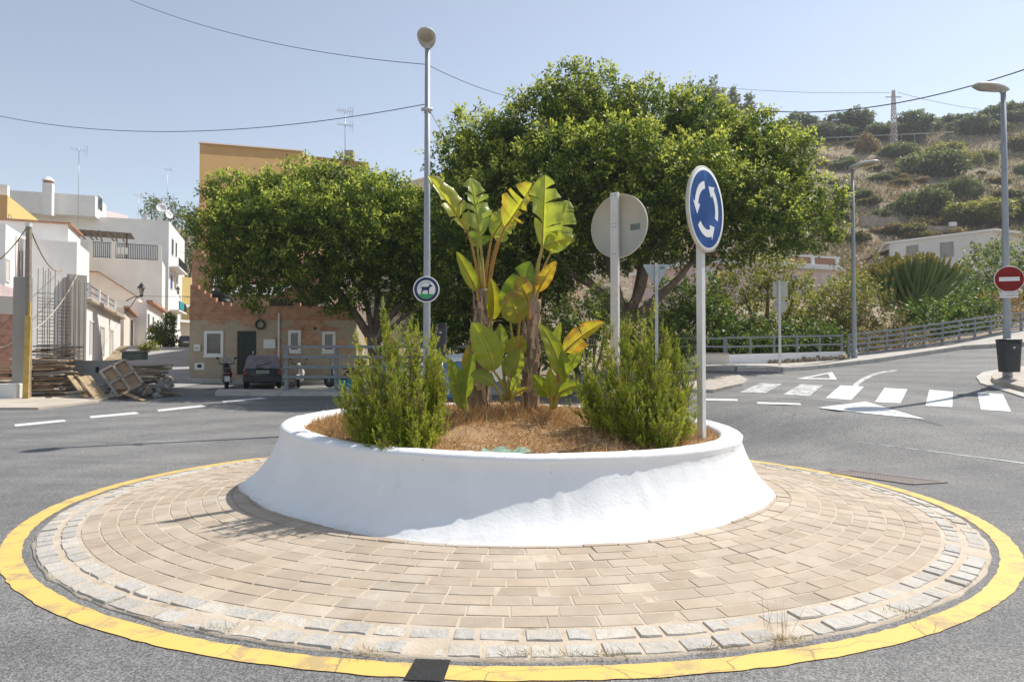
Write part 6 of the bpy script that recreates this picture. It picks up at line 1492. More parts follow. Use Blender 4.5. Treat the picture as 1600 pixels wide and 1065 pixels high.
# ------------------------------------------------------------------ building site at the left
t = thing('site_wall', 'grey-white wall behind the bare steel reinforcement', 'wall', pp(100, 34).to_3d())
w_ = Wall(pp(48, 31), pp(130, 33)); mb = MB(); solid(mb, w_, .3, -.1, P(100, 432, 32).z); mb.build('wall', WSHED, t)
mb = MB(); w_.slab(mb, w_.L - .8, w_.L, -.1, P(128, 431, 33).z, .01, .25); mb.build('concrete_edge', CWALL, t)
t = thing('brick_wall', 'dull red brick wall with a concrete top at the left edge', 'wall', pp(8, 30).to_3d()); w_ = Wall(pp(-60, 29), pp(22, 30.5)); mb = MB(); z_ = P(8, 490, 30).z; solid(mb, w_, .3, -.1, z_); mb.build('wall', DBRICK, t); mb = MB(); solid(mb, w_, .32, z_, P(8, 462, 30).z); mb.build('top_band', CWALL, t)
RB = M('steel_reinforcement', (.10, .065, .05), .8, .3, 12, (.19, .13, .10), spec=.3)
def rebar(label, px, py0, py1, Y, wd, ties_from):
    c = P(px, py0, Y); zt = P(px, py1, Y).z; zb = gz(c.x, c.y); t = thing('rebar_column', label, 'reinforcement', (c.x, c.y, zb)); mb = MB()
    for (a, b) in ((-1, -1), (1, -1), (1, 1), (-1, 1), (0, -1), (0, 1)): mb.tube([(c.x + a * wd, c.y + b * wd, zb), (c.x + a * wd * .97, c.y + b * wd, zt - random.uniform(0, .2))], .014, 5)
    mb.build('bars', RB, t); mb = MB(); z = zb + .2; zz = P(px, ties_from, Y).z
    while z < zz:
        q = [(c.x - wd, c.y - wd, z), (c.x + wd, c.y - wd, z + .02), (c.x + wd, c.y + wd, z), (c.x - wd, c.y + wd, z - .02)]
        for k in range(4): mb.bar(q[k], q[(k + 1) % 4], .014, .014)
        z += random.uniform(.12, .2)
    mb.build('ties', RB, t)
rebar('widest steel reinforcement column, nearest the yellow plank', 71, 580, 417, 29, .22, 455); rebar('middle steel reinforcement column against the grey-white wall', 99.5, 580, 432, 29.5, .17, 470); rebar('densest steel reinforcement column, beside the white row house', 119, 580, 436, 30.2, .2, 540)
rebar('thin bare steel bars rising beside the raw concrete post', 30, 560, 365, 28, .12, 430)
cpost = P(33, 627, 20.5); zb = gz(cpost.x, cpost.y)
t = thing('concrete_post', 'raw concrete post at the left edge on a rough plinth', 'post', (cpost.x, cpost.y, zb))
mb = MB(); zt = P(30, 433, 20.5).z; mb.bbox((cpost.x - .06, 20.6, (zt + zb) / 2), (.36, .36, zt - zb), .1, bev=.01); mb.build('shaft', CWALL, t)
mb = MB(); mb.bbox((cpost.x - .18, 20.3, zb + .22), (.62, .5, .5), .1, bev=.04); mb.build('plinth', WSHED, t)
t = thing('timber_prop', 'tall grey timber prop carrying an electric cable', 'prop', P(43, 600, 20.3)); a = P(44, 622, 20.3); mb = MB(); mb.bar(a, P(45, 352, 20.3), .12, .1); mb.build('timber', M('grey_timber', (.22, .18, .14), .9, .3, 8, (.34, .29, .24)), t)
mb = MB(); mb.bar(P(44.5, 354, 20.25), P(45.5, 348, 20.25), .14, .12); mb.build('cable_tie', FRAMEW, t)
YW = M('yellow_formwork_board', (.46, .30, .07), .7, .2, 4, (.60, .42, .13), stain=(.36, .27, .14), sscale=3); t = thing('formwork_plank', 'upright yellow formwork plank leaning beside the raw concrete post', 'plank', P(41, 625, 20.0)); mb = MB(); mb.bar(P(40, 627, 20.0), P(44.5, 493, 20.1), .17, .05); mb.build('board', YW, t); mb = MB(); mb.bar(P(46, 495, 20.05), P(47, 472, 20.1), .05, .05); mb.build('batten', YW, t)
# boards: every board is a thing; built once, copied
WOODS = [M('old_board_%s' % nm, c, .9, .3, 6, c2, .4, 30) for nm, c, c2 in (('brown', (.25, .16, .095), (.40, .28, .18)), ('tan', (.36, .25, .14), (.50, .38, .24)), ('grey', (.24, .20, .165), (.38, .34, .29)))]
bp_ = []
for k in range(3):
    mb = MB(); mb.bbox((0, 0, 0), (1.0, .16, .035), bev=.004); o = mb.build('board', WOODS[k]); bp_.append(o)
rb_ = random.Random(8); bu = set()
def board(loc, L, rz, ry, v, label, group):
    s = bp_[v]
    if v in bu: o = s.copy(); COL.objects.link(o)
    else: o = s; bu.add(v)
    o.location = loc; o.rotation_euler = (rb_.uniform(-.08, .08), ry, rz); o.scale = (L, rb_.uniform(.8, 1.5), rb_.uniform(.8, 1.6)); tag(o, label, 'board', group)
def stack(px, Y, n, w, L, label, group, v, rz=.2, dz=.055, spread=.12):
    c = pp(px, Y); z0 = gz(c.x, c.y) + .1
    for k in range(n):
        for j in range(w):
            board((c.x + rb_.gauss(0, spread), c.y + (j - w / 2) * .22 + rb_.gauss(0, .05), z0 + k * dz), L * rb_.uniform(.75, 1.2), rz + rb_.gauss(0, .12), rb_.gauss(0, .05), rb_.choice(v), label, group)
stack(74, 21.2, 15, 2, 1.25, 'old brown board in the stack right of the yellow plank', 'boards stacked by the yellow plank', [0, 0, 2, 1], .1, .075)
stack(86, 24.0, 22, 2, 1.2, 'old brown board in the tall stack below the rebar', 'boards in the tall stack', [0, 2], .25, .075)
stack(108, 22.6, 12, 2, .8, 'old brown board in the low stack at the middle of the site', 'boards in the low stack', [0, 2, 1], .3, .07)
stack(8, 21.4, 10, 2, 1.3, 'tan board in the heap at the left edge', 'boards heaped at the left edge', [1, 1, 0], .1, .09, .25)
stack(222, 25.5, 13, 3, 1.7, 'grey board in the wide stack at the street corner', 'boards stacked at the street corner', [2, 2, 0], .15, .07)
for k in range(18):
    px = rb_.uniform(70, 180); a = pp(px, 26.5); board((a.x, a.y + rb_.uniform(-.5, .5), 1.15 + rb_.uniform(-.1, .15) - (px - 70) * .002), rb_.uniform(2.0, 3.6), rb_.gauss(.1, .15), rb_.gauss(.06, .06), 0, 'long thin brown board laid across the top of the piles', 'long boards on top of the piles')
for k in range(26):
    px = rb_.choice([rb_.uniform(60, 140), rb_.uniform(190, 262)]); a = pp(px, rb_.uniform(20.5, 23.5)); z = gz(a.x, a.y)
    board((a.x, a.y, z + rb_.uniform(.08, .35)), rb_.uniform(.5, 1.1), rb_.uniform(-1.2, 1.2), rb_.gauss(.0, .35), rb_.choice([0, 2, 2]), 'loose broken board strewn in front of the piles', 'broken boards on the ground')
for k, (x, y) in enumerate(((112, 612), (122, 610), (131, 614), (140, 612))):
    p = G(x, y + 12); board((p.x, p.y + .3, p.z + .36), 1.15, -.5, .62, 1, 'pale formwork board leaning towards the road, one of four', 'pale boards leaning towards the road')
t = thing('block_wall', 'low grey slab wall with a small square hole among the timber piles', 'wall', pp(145, 24.8).to_3d()); w_ = Wall(pp(111, 24.5), pp(181, 25.0)); mb = MB(); zt = P(145, 563, 24.8).z; solid(mb, w_, .25, 0, zt); mb.build('wall', CWALL, t); a0, a1, zb_, za = w_.rect(149, 573, 155, 582); mb = MB(); w_.slab(mb, a0, a1, zb_, za, -.02, .004); mb.build('hole', BLACK, t)
# formwork panel
t = thing('shuttering_form', 'ribbed wooden formwork panel tipped on its corner in front of the piles', 'panel', G(195, 622)); g = G(195, 624); c = g + Vector((-.25, .3, .62)); R = Matrix.Rotation(.25, 3, 'Z') @ Matrix.Rotation(1.0, 3, 'X') @ Matrix.Rotation(.62, 3, 'Z')
mb = MB(); mb.box(c, (.84, 1.15, .03), rot=R); mb.build('face', WOODS[0], t)
for k in (-1, 0, 1):
    mb = MB(); mb.box(c + R @ Vector((k * .385, 0, .06)), (.07, 1.15, .09), rot=R); mb.build('rib', WOODS[2], t)
for k in (-1, 0, 1):
    mb = MB(); mb.box(c + R @ Vector((0, k * .545, .062)), (.84, .06, .086), rot=R); mb.build('crosspiece', WOODS[2], t)
t = thing('rubble_heap', 'grey heap of broken concrete and scraps at the street corner', 'rubble', G(238, 612)); mb = MB(); rr = random.Random(6)
for k in range(150):
    p = G(rr.uniform(205, 268), rr.uniform(600, 622)); mb.ball(p + Vector((0, 0, rr.uniform(0, .35))), (rr.uniform(.06, .24), rr.uniform(.06, .2), rr.uniform(.03, .12)), 6, Matrix.Rotation(rr.uniform(0, 6), 3, 'Z') @ Matrix.Rotation(rr.uniform(-.6, .6), 3, 'X'), .35)
tag(mb.build('rubble', M('rubble_grey', (.22, .20, .18), .9, .35, 7, (.40, .37, .33), .4, 30), None), None); bpy.data.objects['rubble'].parent = t; bpy.data.objects['rubble'].location = -t.location; bpy.data.objects['rubble']['kind'] = 'stuff'
t = thing('rubble_heap', 'low heap of grey scraps lying between the leaning boards and the formwork panel', 'rubble', G(150, 622)); mb = MB()
for k in range(90):
    p = G(rr.uniform(118, 185), rr.uniform(608, 624)); mb.ball(p + Vector((0, 0.8, rr.uniform(0, .3))), (rr.uniform(.05, .2), rr.uniform(.05, .2), rr.uniform(.03, .1)), 6, Matrix.Rotation(rr.uniform(0, 6), 3, 'Z'), .35)
o = mb.build('scraps', bpy.data.materials['rubble_grey'], t); o['kind'] = 'stuff'
t = thing('stacked_crate', 'green-grey tub on the wide board stack at the street corner', 'crate', P(210, 560, 25.6)); mb = MB(); c = P(211, 556, 25.6); mb.bbox(c, (.75, .5, .28), .1, bev=.03); mb.build('tub', M('tub_green', (.12, .14, .11), .7, .2, 5), t); mb = MB(); mb.bbox(c + Vector((0, 0, .17)), (.85, .6, .06), .1, bev=.02); mb.build('rim', M('tub_rim', (.30, .27, .2), .7, .2, 5), t)

# ------------------------------------------------------------------ low brick house by the plaza
t = thing('brick_house', 'low patched brick house with a dark green door and white windows', 'house', pp(425, 33).to_3d())
fw = Wall(pp(296, 32.6), pp(557, 33.0)); zb = .1; zc = P(425, 500, 32.8).z; zt = P(425, 478, 32.8).z
mb = MB(); solid(mb, fw, 6.5, zb, zc); mb.build('wall', PBRICK, t)
mb = MB(); a, b = fw.p0, fw.p1
solid(mb, Wall(fw.pt(-.02, 0, .03), fw.pt(fw.L + .02, 0, .03)), .3, zc, zt); mb.build('parapet', RBRICK, t)
mb = MB(); rr = random.Random(2); k = .4
while k < fw.L:
    wd = rr.choice([.33, .33, .66]); 
    if rr.random() < .42: mb = MB(); fw.slab(mb, k, k + wd, zt, zt + .17, -.2, -.02); mb.build('loose_brick', RBRICK, t)
    k += wd + rr.uniform(0, .5)
mb = MB()
for i in range(5): fw.slab(mb, .01, 1.5 - .28 * i, zt + .003, zt + .2 + i * .2, -.25, .0) if i == 0 else fw.slab(mb, .01, 1.5 - .28 * i, zt + .2 * i, zt + .2 * i + .2, -.25, .0)
mb.build('broken_brick_course', RBRICK, t)
mb = MB(); fw.slab(mb, .0, 2.4, zb, zc - .01, .0, .02) if False else None
for (x0, y0, x1, y1) in ((324, 521, 345, 552), (455, 520, 466, 546), (508, 522, 520, 546)):
    a0, a1, z0, z1 = fw.rect(x0, y0, x1, y1); o = opening(t, fw, a0, a1, z0, z1, 'window', FRAMEW, GLASS, .13)
    mb = MB(); fw.slab(mb, a0 - .16, a1 + .16, z0 - .19, z0 - .13, 0, .11); mb.build('sill', FRAMEW, o)
for (x0, x1, y0, y1) in ((440, 474, 511, 516), (500, 531, 511, 516.5)):
    a0, a1, z0, z1 = fw.rect(x0, y0, x1, y1); mb = MB(); fw.slab(mb, a0, a1, z1 if z1 < z0 else z0, max(z0, z1), 0, .02); mb.build('lintel', RBRICK, t)
a0, a1, z0, z1 = fw.rect(371, 517, 399.5, 585); mb = MB(); fw.slab(mb, a0, a1, z0, z1, -.02, .03); dr = mb.build('door', DARKDOOR, t)
for k in range(6): mb = MB(); u = a0 + (a1 - a0) * (k + .5) / 6; fw.slab(mb, u - .05, u + .05, z0 + .05, z1 - .05, .03, .045); mb.build('panel_strip', DARKDOOR, dr)
mb = MB(); fw.slab(mb, a1 - .14, a1 - .08, (z0 + z1) / 2 - .05, (z0 + z1) / 2 + .08, .045, .1); mb.build('handle', GALV, dr)
a0, a1, z0, z1 = fw.rect(413, 530, 431, 544); mb = MB(); fw.slab(mb, a0, a1, z0, z1, 0, .12); mb.build('meter_box', FRAMEW, t)
a0, a1, z0, z1 = fw.rect(305, 538, 314, 548); mb = MB(); fw.slab(mb, a0, a1, z0, z1, 0, .14); mbx = mb.build('mailbox', FRAMEW, t); mb = MB(); fw.slab(mb, (a0 + a1) / 2 - .07, (a0 + a1) / 2 + .07, z0 + .08, z0 + .2, .14, .15); mb.build('emblem', SIGNBACK, mbx)
a0, a1, z0, z1 = fw.rect(304.5, 567, 319.5, 577.5); mb = MB(); fw.slab(mb, a0, a1, z0, z1, 0, .03); vn = mb.build('vent_panel', FRAMEW, t); mb = MB(); fw.slab(mb, (a0 + a1) / 2 - .1, (a0 + a1) / 2 + .1, z0 + .1, z1 - .06, .03, .034); mb.build('grille', BLACK, vn)
a_, z_ = on_wall(fw.p0, fw.p1, 436.5, 490); mb = MB(); mb.tube([fw.pt(a_, .2, .06), fw.pt(a_, P(0, 489, 33).z, .06)], .045, 8); mb.build('drainpipe', FRAMEW, t)
a_, z_ = on_wall(fw.p0, fw.p1, 492.5, 513); mb = MB(); mb.lathe([(.07, 0), (.07, .03)], fw.pt(a_, z_, .01), 10, Matrix.Rotation(PI / 2, 3, 'X')); mb.build('pipe_end', BLACK, t)
c = fw.pt(*on_wall(fw.p0, fw.p1, 407, 507), .06); tt = thing('old_tyre', 'old tyre hung on the brick house wall beside the door', 'tyre', c); mb = MB(); mb.lathe([(.17, -.05), (.21, -.07), (.24, -.05), (.25, 0), (.24, .05), (.21, .07), (.17, .05), (.16, 0), (.17, -.05)], c, 24, Matrix.Rotation(PI / 2, 3, 'X'), cap=False); mb.build('tyre', DARKGREY, tt); mb = MB(); mb.tube([c + Vector((0, -.02, .2)), c + Vector((0, .03, .36))], .01, 4); mb.build('hook', IRON, tt)
# roof clutter
rr = random.Random(9)
t = thing('tarpaulin', 'black tarpaulin bunched over things on the brick house roof', 'tarpaulin', P(343, 465, 34)); mb = MB(); c = P(343, 468, 34); mb.ball(c, (.62, .5, .5), 14, jit=.14); mb.build('sheet', BLACK, t); mb = MB(); mb.ball(c + Vector((.25, -.2, -.2)), (.4, .3, .3), 12, jit=.14); mb.build('folds', BLACK, t)
t = thing('roof_lean_to', 'low block shed with a corrugated sheet on the brick house roof', 'shed', P(390, 470, 35)); w_ = Wall(pp(360, 35), pp(420, 35.3)); mb = MB(); solid(mb, w_, 2, zc, P(0, 462, 35).z); mb.build('wall', RENDER, t)
mb = MB(); sh = []; z0 = P(0, 460, 35).z; z1 = P(0, 452, 35).z
for i in range(41): sh += [w_.pt(-.3 + i * .065, z0 + .03 * math.sin(i * 1.57), .25), w_.pt(.2 + i * .065, z1 + .5 + .03 * math.sin(i * 1.57), -2.2)]
mb.add(sh, [(2 * i, 2 * i + 2, 2 * i + 3, 2 * i + 1) for i in range(40)], True); mb.build('sheet_roof', GALV, t)
t = thing('screen_fence', 'dark green screening cloth along the roof of the brick house', 'fence', P(455, 468, 34.2)); w_ = Wall(pp(420, 34.2), pp(505, 34.6)); mb = MB(); solid(mb, w_, .06, zc, P(0, 466, 34.2).z); mb.build('cloth', BLACK, t)
for k in range(4): mb = MB(); w_.slab(mb, k * .86, k * .86 + .05, zc, P(0, 463, 34.2).z, .0, .05); mb.build('stake', WOODD, t)
t = thing('water_tank', 'white plastic tank showing over the brick parapet, right of the screen cloth', 'tank', P(508, 474, 34.5)); c = P(508, 480, 34.8); mb = MB(); mb.lathe([(.36, -.2), (.38, 0), (.38, .5), (.3, .58), (.12, .62)], c, 18); mb.build('drum', FRAMEW, t); mb = MB(); mb.lathe([(.13, .62), (.13, .67), (0, .68)], c, 12); mb.build('lid', BLACK, t)
# ladder
t = thing('ladder', 'pale ladder leaning on the unfinished brick wall', 'ladder', P(335, 470, 34.4)); mb = MB(); a = P(332, 473, 34.4); b = P(336, 424, 36); mb.bar(a, b, .06, .06); mb.build('rail', FRAMEW, t); mb = MB(); o_ = Vector((.36, .1, 0)); mb.bar(a + o_, b + o_, .06, .06); mb.build('rail', FRAMEW, t)
for k in range(6): mb = MB(); mb.bar(a.lerp(b, .1 + k * .16), a.lerp(b, .1 + k * .16) + o_, .035, .035); mb.build('rung', FRAMEW, t)
# unfinished brick wall and ochre block behind
t = thing('unfinished_wall', 'taller unfinished red brick building rising behind the low brick house', 'building', pp(330, 38).to_3d()); w_ = Wall(pp(299, 37.5), pp(520, 38.3)); mb = MB(); z1 = P(0, 402, 37.6).z; solid(mb, w_, 1.0, .5, z1); mb.build('wall', RBRICK, t)
mb = MB(); w_.slab(mb, 0.001, .5, z1, z1 + .4, -.3, -.002); mb.build('broken_brick_course', RBRICK, t); mb = MB(); w_.slab(mb, .9, 1.4, z1, z1 + .22, -.3, -.002); mb.build('broken_brick_course', RBRICK, t)
t = thing('ochre_block', 'blank ochre apartment block rising above the smaller tree', 'building', pp(390, 48).to_3d()); w_ = Wall(pp(309, 39.6), pp(471, 45)); z1 = P(309, 224, 39.6).z; zr_ = P(471, 237, 45).z; a, b = w_.p0, w_.p1; c, d = b + Vector((0, 9)), a + Vector((1.6, 3.2))
mb = MB(); mb.hexa([(a.x, a.y, .5), (b.x, b.y, .5), (c.x, c.y, .5), (d.x, d.y, .5), (a.x, a.y, z1), (b.x, b.y, zr_), (c.x, c.y, zr_), (d.x, d.y, z1)]); mb.build('wall', ORW, t)
mb = MB(); mb.bar(w_.pt(-.02, z1 + .04, .0), w_.pt(w_.L, zr_ + .04, .0), .3, .08); mb.build('coping', W2, t)
w2_ = Wall(pp(472, 53), pp(572, 55)); z2 = P(540, 256, 54).z; mb = MB(); solid(mb, w2_, 9, .5, z2); mb.build('rear_wing', W2, t); mb = MB(); w2_.slab(mb, -.1, w2_.L + .1, z2, z2 + .35, -9, .2); mb.build('tiled_edge', TILE, t)
mb = MB(); p = pp(545, 55); mb.box((p.x, p.y, z2 + .75), (.7, .7, 1.1)); mb.build('chimney', CWALL, t)
antenna('roof antenna above the smaller tree, behind the crown', P(539, 250, 55), P(0, 172, 55).z - P(0, 250, 55).z, 7, 1.0, .4, True)
dish('grey satellite dish at the foot of the antenna above the smaller tree', P(535, 243, 55), .45, (-.8, -.4, .3), None)

# ------------------------------------------------------------------ houses on the right
t = thing('pink_house', 'pink house with a white balustraded roof terrace on the hillside', 'house', pp(1200, 50).to_3d())
w_ = Wall(pp(1095, 47), pp(1312, 51.5)); zt = P(1200, 418, 49.5).z; mb = MB(); solid(mb, w_, 9, 3, zt); mb.build('wall', PINK, t)
mb = MB(); w_.slab(mb, -.3, w_.L + .3, zt, zt + .3, -9, .35); mb.build('cornice', FRAMEW, t)
for (x0, x1) in ((1100, 1136), (1140, 1168), (1233, 1268), (1274, 1306)):
    a0, _ = on_wall(w_.p0, w_.p1, x0, 405); a1, _ = on_wall(w_.p0, w_.p1, x1, 405); mb = MB(); w_.slab(mb, a0, a1, zt + .42, zt + .92, -.22, -.12); mb.build('parapet_panel', M('brick_lattice', (.30, .15, .10), .9, .3, 12, (.42, .24, .17)) if 'brick_lattice' not in bpy.data.materials else bpy.data.materials['brick_lattice'], t)
mb = MB(); w_.slab(mb, -.2, w_.L + .2, zt + .3, zt + .42, -.3, -.05); w_.slab(mb, -.2, w_.L + .2, zt + .92, zt + 1.05, -.3, -.05); mb.build('parapet_rail', FRAMEW, t)
for x in (1097, 1138, 1170, 1231, 1271, 1309):
    a, _ = on_wall(w_.p0, w_.p1, x, 405); mb = MB(); w_.slab(mb, a - .14, a + .14, zt + .3, zt + 1.1, -.34, -.02); mb.build('pier', FRAMEW, t)
for (x0, y0, x1, y1) in ((1284, 432, 1298, 446), (1104, 420, 1110, 434), (1255, 434, 1262, 446)):
    a0, a1, z0, z1 = w_.rect(x0, y0, x1, y1); opening(t, w_, a0, a1, z0, z1, 'window', FRAMEW, SHUT)
t = thing('white_house', 'flat white house with two shuttered windows on the hillside at the right', 'house', pp(1490, 60).to_3d())
w_ = Wall(pp(1392, 60), pp(1552, 54)); z0 = P(1392, 379, 60).z; z1 = P(1552, 363, 54).z; zb = P(1470, 428, 57).z - .8
a, b = w_.p0, w_.p1; c = pp(1660, 60); d = a + Vector((3, 8)); mb = MB(); za_ = (z0 + z1) / 2
mb.hexa([(a.x, a.y, zb), (b.x, b.y, zb), (c.x, c.y, zb), (d.x, d.y, zb), (a.x, a.y, za_), (b.x, b.y, za_), (c.x, c.y, za_), (d.x, d.y, za_)]); mb.build('wall', WSHED, t)
e_ = (b - a).normalized(); mb = MB(); a2 = a - e_ * .3; b2 = b + e_ * .3; n2 = Vector((e_.y, -e_.x)) * .5; mb.prism([a2 + n2 * .3, b2 + n2 * .3, c + Vector((1.5, -1.2)), c + Vector((1, .5)), d], za_, za_ + .18); mb.build('roof', W1, t)
for (x0, y0, x1, y1) in ((1418, 386, 1433, 400), (1471, 381, 1488, 399)):
    aa, ab, zz0, zz1 = w_.rect(x0, y0, x1, y1); opening(t, w_, aa, ab, zz0, zz1, 'window', CWALL, GREYSH, .1)
w3 = Wall(b, c); opening(t, w3, 1.2, 2.4, za_ - 2.0, za_ - .9, 'window', WSHED, GLASS, .1)
mb = MB(); mb.prism([a + Vector((-.2, .0)), b + Vector((.2, -.0)), c, d], gz(a.x, a.y) - 2, zb); mb.build('lower_storey', W1, t)
t = thing('lean_to_shed', 'small dark red lean-to at the left end of the white hillside house', 'shed', pp(1380, 60).to_3d()); mb = MB(); a = pp(1364, 60); b = pp(1391, 60.5); za_ = P(0, 398, 60).z; zb_ = P(0, 388, 60).z; mb.hexa([(a.x, a.y, za_ - .15), (b.x, b.y, zb_ - .15), (b.x + 1, b.y + 3, zb_ - .15), (a.x + 1, a.y + 3, za_ - .15), (a.x, a.y, za_), (b.x, b.y, zb_), (b.x + 1, b.y + 3, zb_), (a.x + 1, a.y + 3, za_)]); mb.build('roof', M('dark_red_sheet', (.12, .05, .045), .8, .2, 5), t)
mb = MB(); mb.prism([a + Vector((.3, .3)), b + Vector((0, .3)), b + Vector((1, 2.6)), a + Vector((1, 2.6))], gz(a.x, a.y) - 1, za_ - .15); mb.build('wall', RENDER, t)
t = thing('ruined_wall', 'ruined stone wall on the slope above the white hillside house', 'wall', pp(1470, 74).to_3d()); RUIN = M('ruin_stone', (.26, .21, .17), .95, .3, 2, (.42, .36, .30), .8, 6); Yr_ = G(1466, 374, 0, 50, 190).y; w_ = Wall(pp(1434, Yr_), pp(1498, Yr_)); mb = MB(); zz = P(1460, 353, Yr_).z; solid(mb, w_, .5, zz - 4, zz); mb.build('wall', RUIN, t); mb = MB(); w_.slab(mb, w_.L - .7, w_.L, zz, zz + .5, -.5, -.02); mb.build('whitewashed_corner', W1, t)
t = thing('ruined_wall', 'long low stone retaining wall on the slope left of the ruin', 'wall', pp(1380, 76).to_3d()); Yr_ = G(1375, 352, 0, 50, 190).y; w_ = Wall(pp(1346, Yr_), pp(1405, Yr_ - 1)); mb = MB(); zz = P(1375, 341, Yr_).z; solid(mb, w_, .5, zz - 3.5, zz); mb.build('wall', RUIN, t); mb = MB(); w_.slab(mb, .0, w_.L * .5, zz, zz + .3, -.5, 0); mb.build('coping', RUIN, t)

# crest road guard rail and pylon
t = thing('guard_rail', 'grey steel guard rail along the crest road', 'guard rail', P(1390, 210, 138)); mb = MB(); pts = []
for px in range(1270, 1500, 10): Y = 138 - (px - 1270) * .02; pts.append(P(px, 216.5 - (px - 1270) * .045, Y))
mb.tube(pts, .11, 6); mb.build('rail', CWALL, t)
for p in pts[::2]: mb = MB(); mb.bar(p + Vector((0, .3, -1.6)), p + Vector((0, .3, .15)), .09, .09); mb.build('post', CWALL, t)
py_ = P(1397, 236, 128); t = thing('lattice_pylon', 'red and white lattice pylon on the hillside', 'pylon', py_); h = P(0, 142, 128).z - py_.z + 1
PYM = M('pylon_paint', (.42, .30, .27), .6, .3, 2, (.55, .52, .50)); mb = MB()
cn = lambda k, z: py_ + Vector(((1 if k in (0, 1) else -1) * (.5 - .32 * z / h), (1 if k in (1, 2) else -1) * (.5 - .32 * z / h), z - 1))
for k in range(4): mb.bar(cn(k, 0), cn(k, h), .10, .10)
mb.build('legs', PYM, t); mb = MB(); z = 0
while z < h - .5:
    for k in range(4): mb.bar(cn(k, z), cn((k + 1) % 4, z + .9), .07, .07); mb.bar(cn(k, z), cn((k + 1) % 4, z), .06, .06)
    z += .9
mb.build('bracing', PYM, t); mb = MB(); c = py_ + Vector((0, 0, h - 2.2)); mb.bar(c - Vector((1.5, 0, 0)), c + Vector((1.5, 0, 0)), .14, .14); mb.build('cross_arm', PYM, t)
# ------------------------------------------------------------------ railings, walls, vehicles, wires
RAILG = M('grey_painted_rail', (.20, .215, .225), .55, .12, 4, (.27, .285, .295), .1, 50, spec=.4)
t = thing('plaza_railing', 'thick grey post-and-rail fence between the covered car and the rosemary', 'fence', P(448, 605, 24.6))
xs = [447.5, 525, 600, 672, 742]; Yr = 24.6
for x in xs:
    b = P(x, 606, Yr); b.z = gz(b.x, b.y); mb = MB(); mb.bbox((b.x, Yr, b.z + .85), (.13, .13, 1.55), bev=.012); mb.build('post', RAILG, t)
for y in (541.5, 557.5, 573, 588.5):
    mb = MB(); mb.bbox(((P(447, y, Yr).x + P(742, y, Yr).x) / 2, Yr - .09, P(447, y, Yr).z), (P(742, y, Yr).x - P(447, y, Yr).x + .2, .05, .105), bev=.008); mb.build('rail', RAILG, t)

# low white wall with a stone band, railing on top
t = thing('roadside_wall', 'low whitewashed wall with a rough stone band at the kerb', 'wall', P(1200, 570, 24)); w_ = Wall(pp(1139, 23.3), pp(1321, 24.6))
zt0 = P(1139, 554, 23.3).z; zt1 = P(1321, 549, 24.6).z; a, b = w_.p0, w_.p1; c, d = b - w_.n * .35, a - w_.n * .35; zb = .75
mb = MB(); mb.hexa([(a.x, a.y, zb), (b.x, b.y, zb), (c.x, c.y, zb), (d.x, d.y, zb), (a.x, a.y, zt0), (b.x, b.y, zt1), (c.x, c.y, zt1), (d.x, d.y, zt0)]); mb.build('wall', WHITEWASH, t)
rr = random.Random(5); mb = MB(); a0, _ = on_wall(w_.p0, w_.p1, 1182, 565)
u = a0
while u < w_.L - .1:
    v = gz(w_.pt(u, 0).x, w_.pt(u, 0).y) + .15; vt = zt0 + (zt1 - zt0) * u / w_.L - .16 - .05 * math.sin(u)
    if u < a0 + .4: vt -= .15
    while v < vt:
        s = rr.uniform(.07, .13); mb.ball(w_.pt(u + rr.uniform(-.06, .06), v, .03), (s, .07, s * .7), 7, jit=.18); v += s * 1.25
    u += .17
mb.build('stone_band', M('rubble_stone', (.30, .22, .14), .9, .3, 5, (.50, .40, .28), .5, 20), t)
t = thing('roadside_wall', 'beige rendered low wall behind the post of the blue sign', 'wall', P(1110, 560, 23)); w2_ = Wall(pp(1040, 23.0), pp(1139, 23.2)); mb = MB(); solid(mb, w2_, .3, .6, P(1110, 553, 23).z); mb.build('wall', W2, t); mb = MB(); w2_.slab(mb, 0, w2_.L - .003, P(1110, 553, 23).z, P(1110, 551, 23).z, -.33, .03); mb.build('coping', CONCRETE, t)
def fence(label, pts, hs, npost, nr, up=None):
    """railing along 3d foot points"""
    t = thing('metal_railing', label, 'railing', pts[0]); L = [0]
    for p, q in zip(pts[:-1], pts[1:]): L.append(L[-1] + (q - p).length)
    def at(s):
        for i in range(len(pts) - 1):
            if s <= L[i + 1] + 1e-6: return pts[i].lerp(pts[i + 1], (s - L[i]) / (L[i + 1] - L[i]))
        return pts[-1]
    for k in range(npost + 1):
        p = at(L[-1] * k / npost); mb = MB(); mb.bbox(p + Vector((0, 0, hs / 2)), (.07, .07, hs), bev=.006); mb.build('post', RAILG, t)
    for j in range(nr):
        z = hs * (1 - j / nr) - .04; mb = MB()
        for p, q in zip(pts[:-1], pts[1:]):
            mb.bar(p + Vector((0, -.05, z)), q + Vector((0, -.05, z)), .04, .065)
        mb.build('rail', RAILG, t)
    return t
fence('grey metal railing on top of the low white wall', [w_.pt(0, zt0, -.17), w_.pt(w_.L, zt1, -.17)], .62, 5, 2)
fence('grey metal railing on the beige low wall behind the blue sign', [w2_.pt(-1.0, P(1110, 552, 23).z, -.15), w2_.pt(w2_.L - .1, P(1110, 552, 23).z, -.15)], .55, 3, 2)
fp = []
for px, py, Y in ((1326, 561, 25.0), (1400, 552, 25.6), (1480, 540, 26.2), (1540, 530.5, 26.9), (1600, 522, 27.6), (1680, 510, 28.8)): fp.append(P(px, py, Y))
fence('long grey metal railing climbing with the pavement to the right', fp, .93, 14, 5)

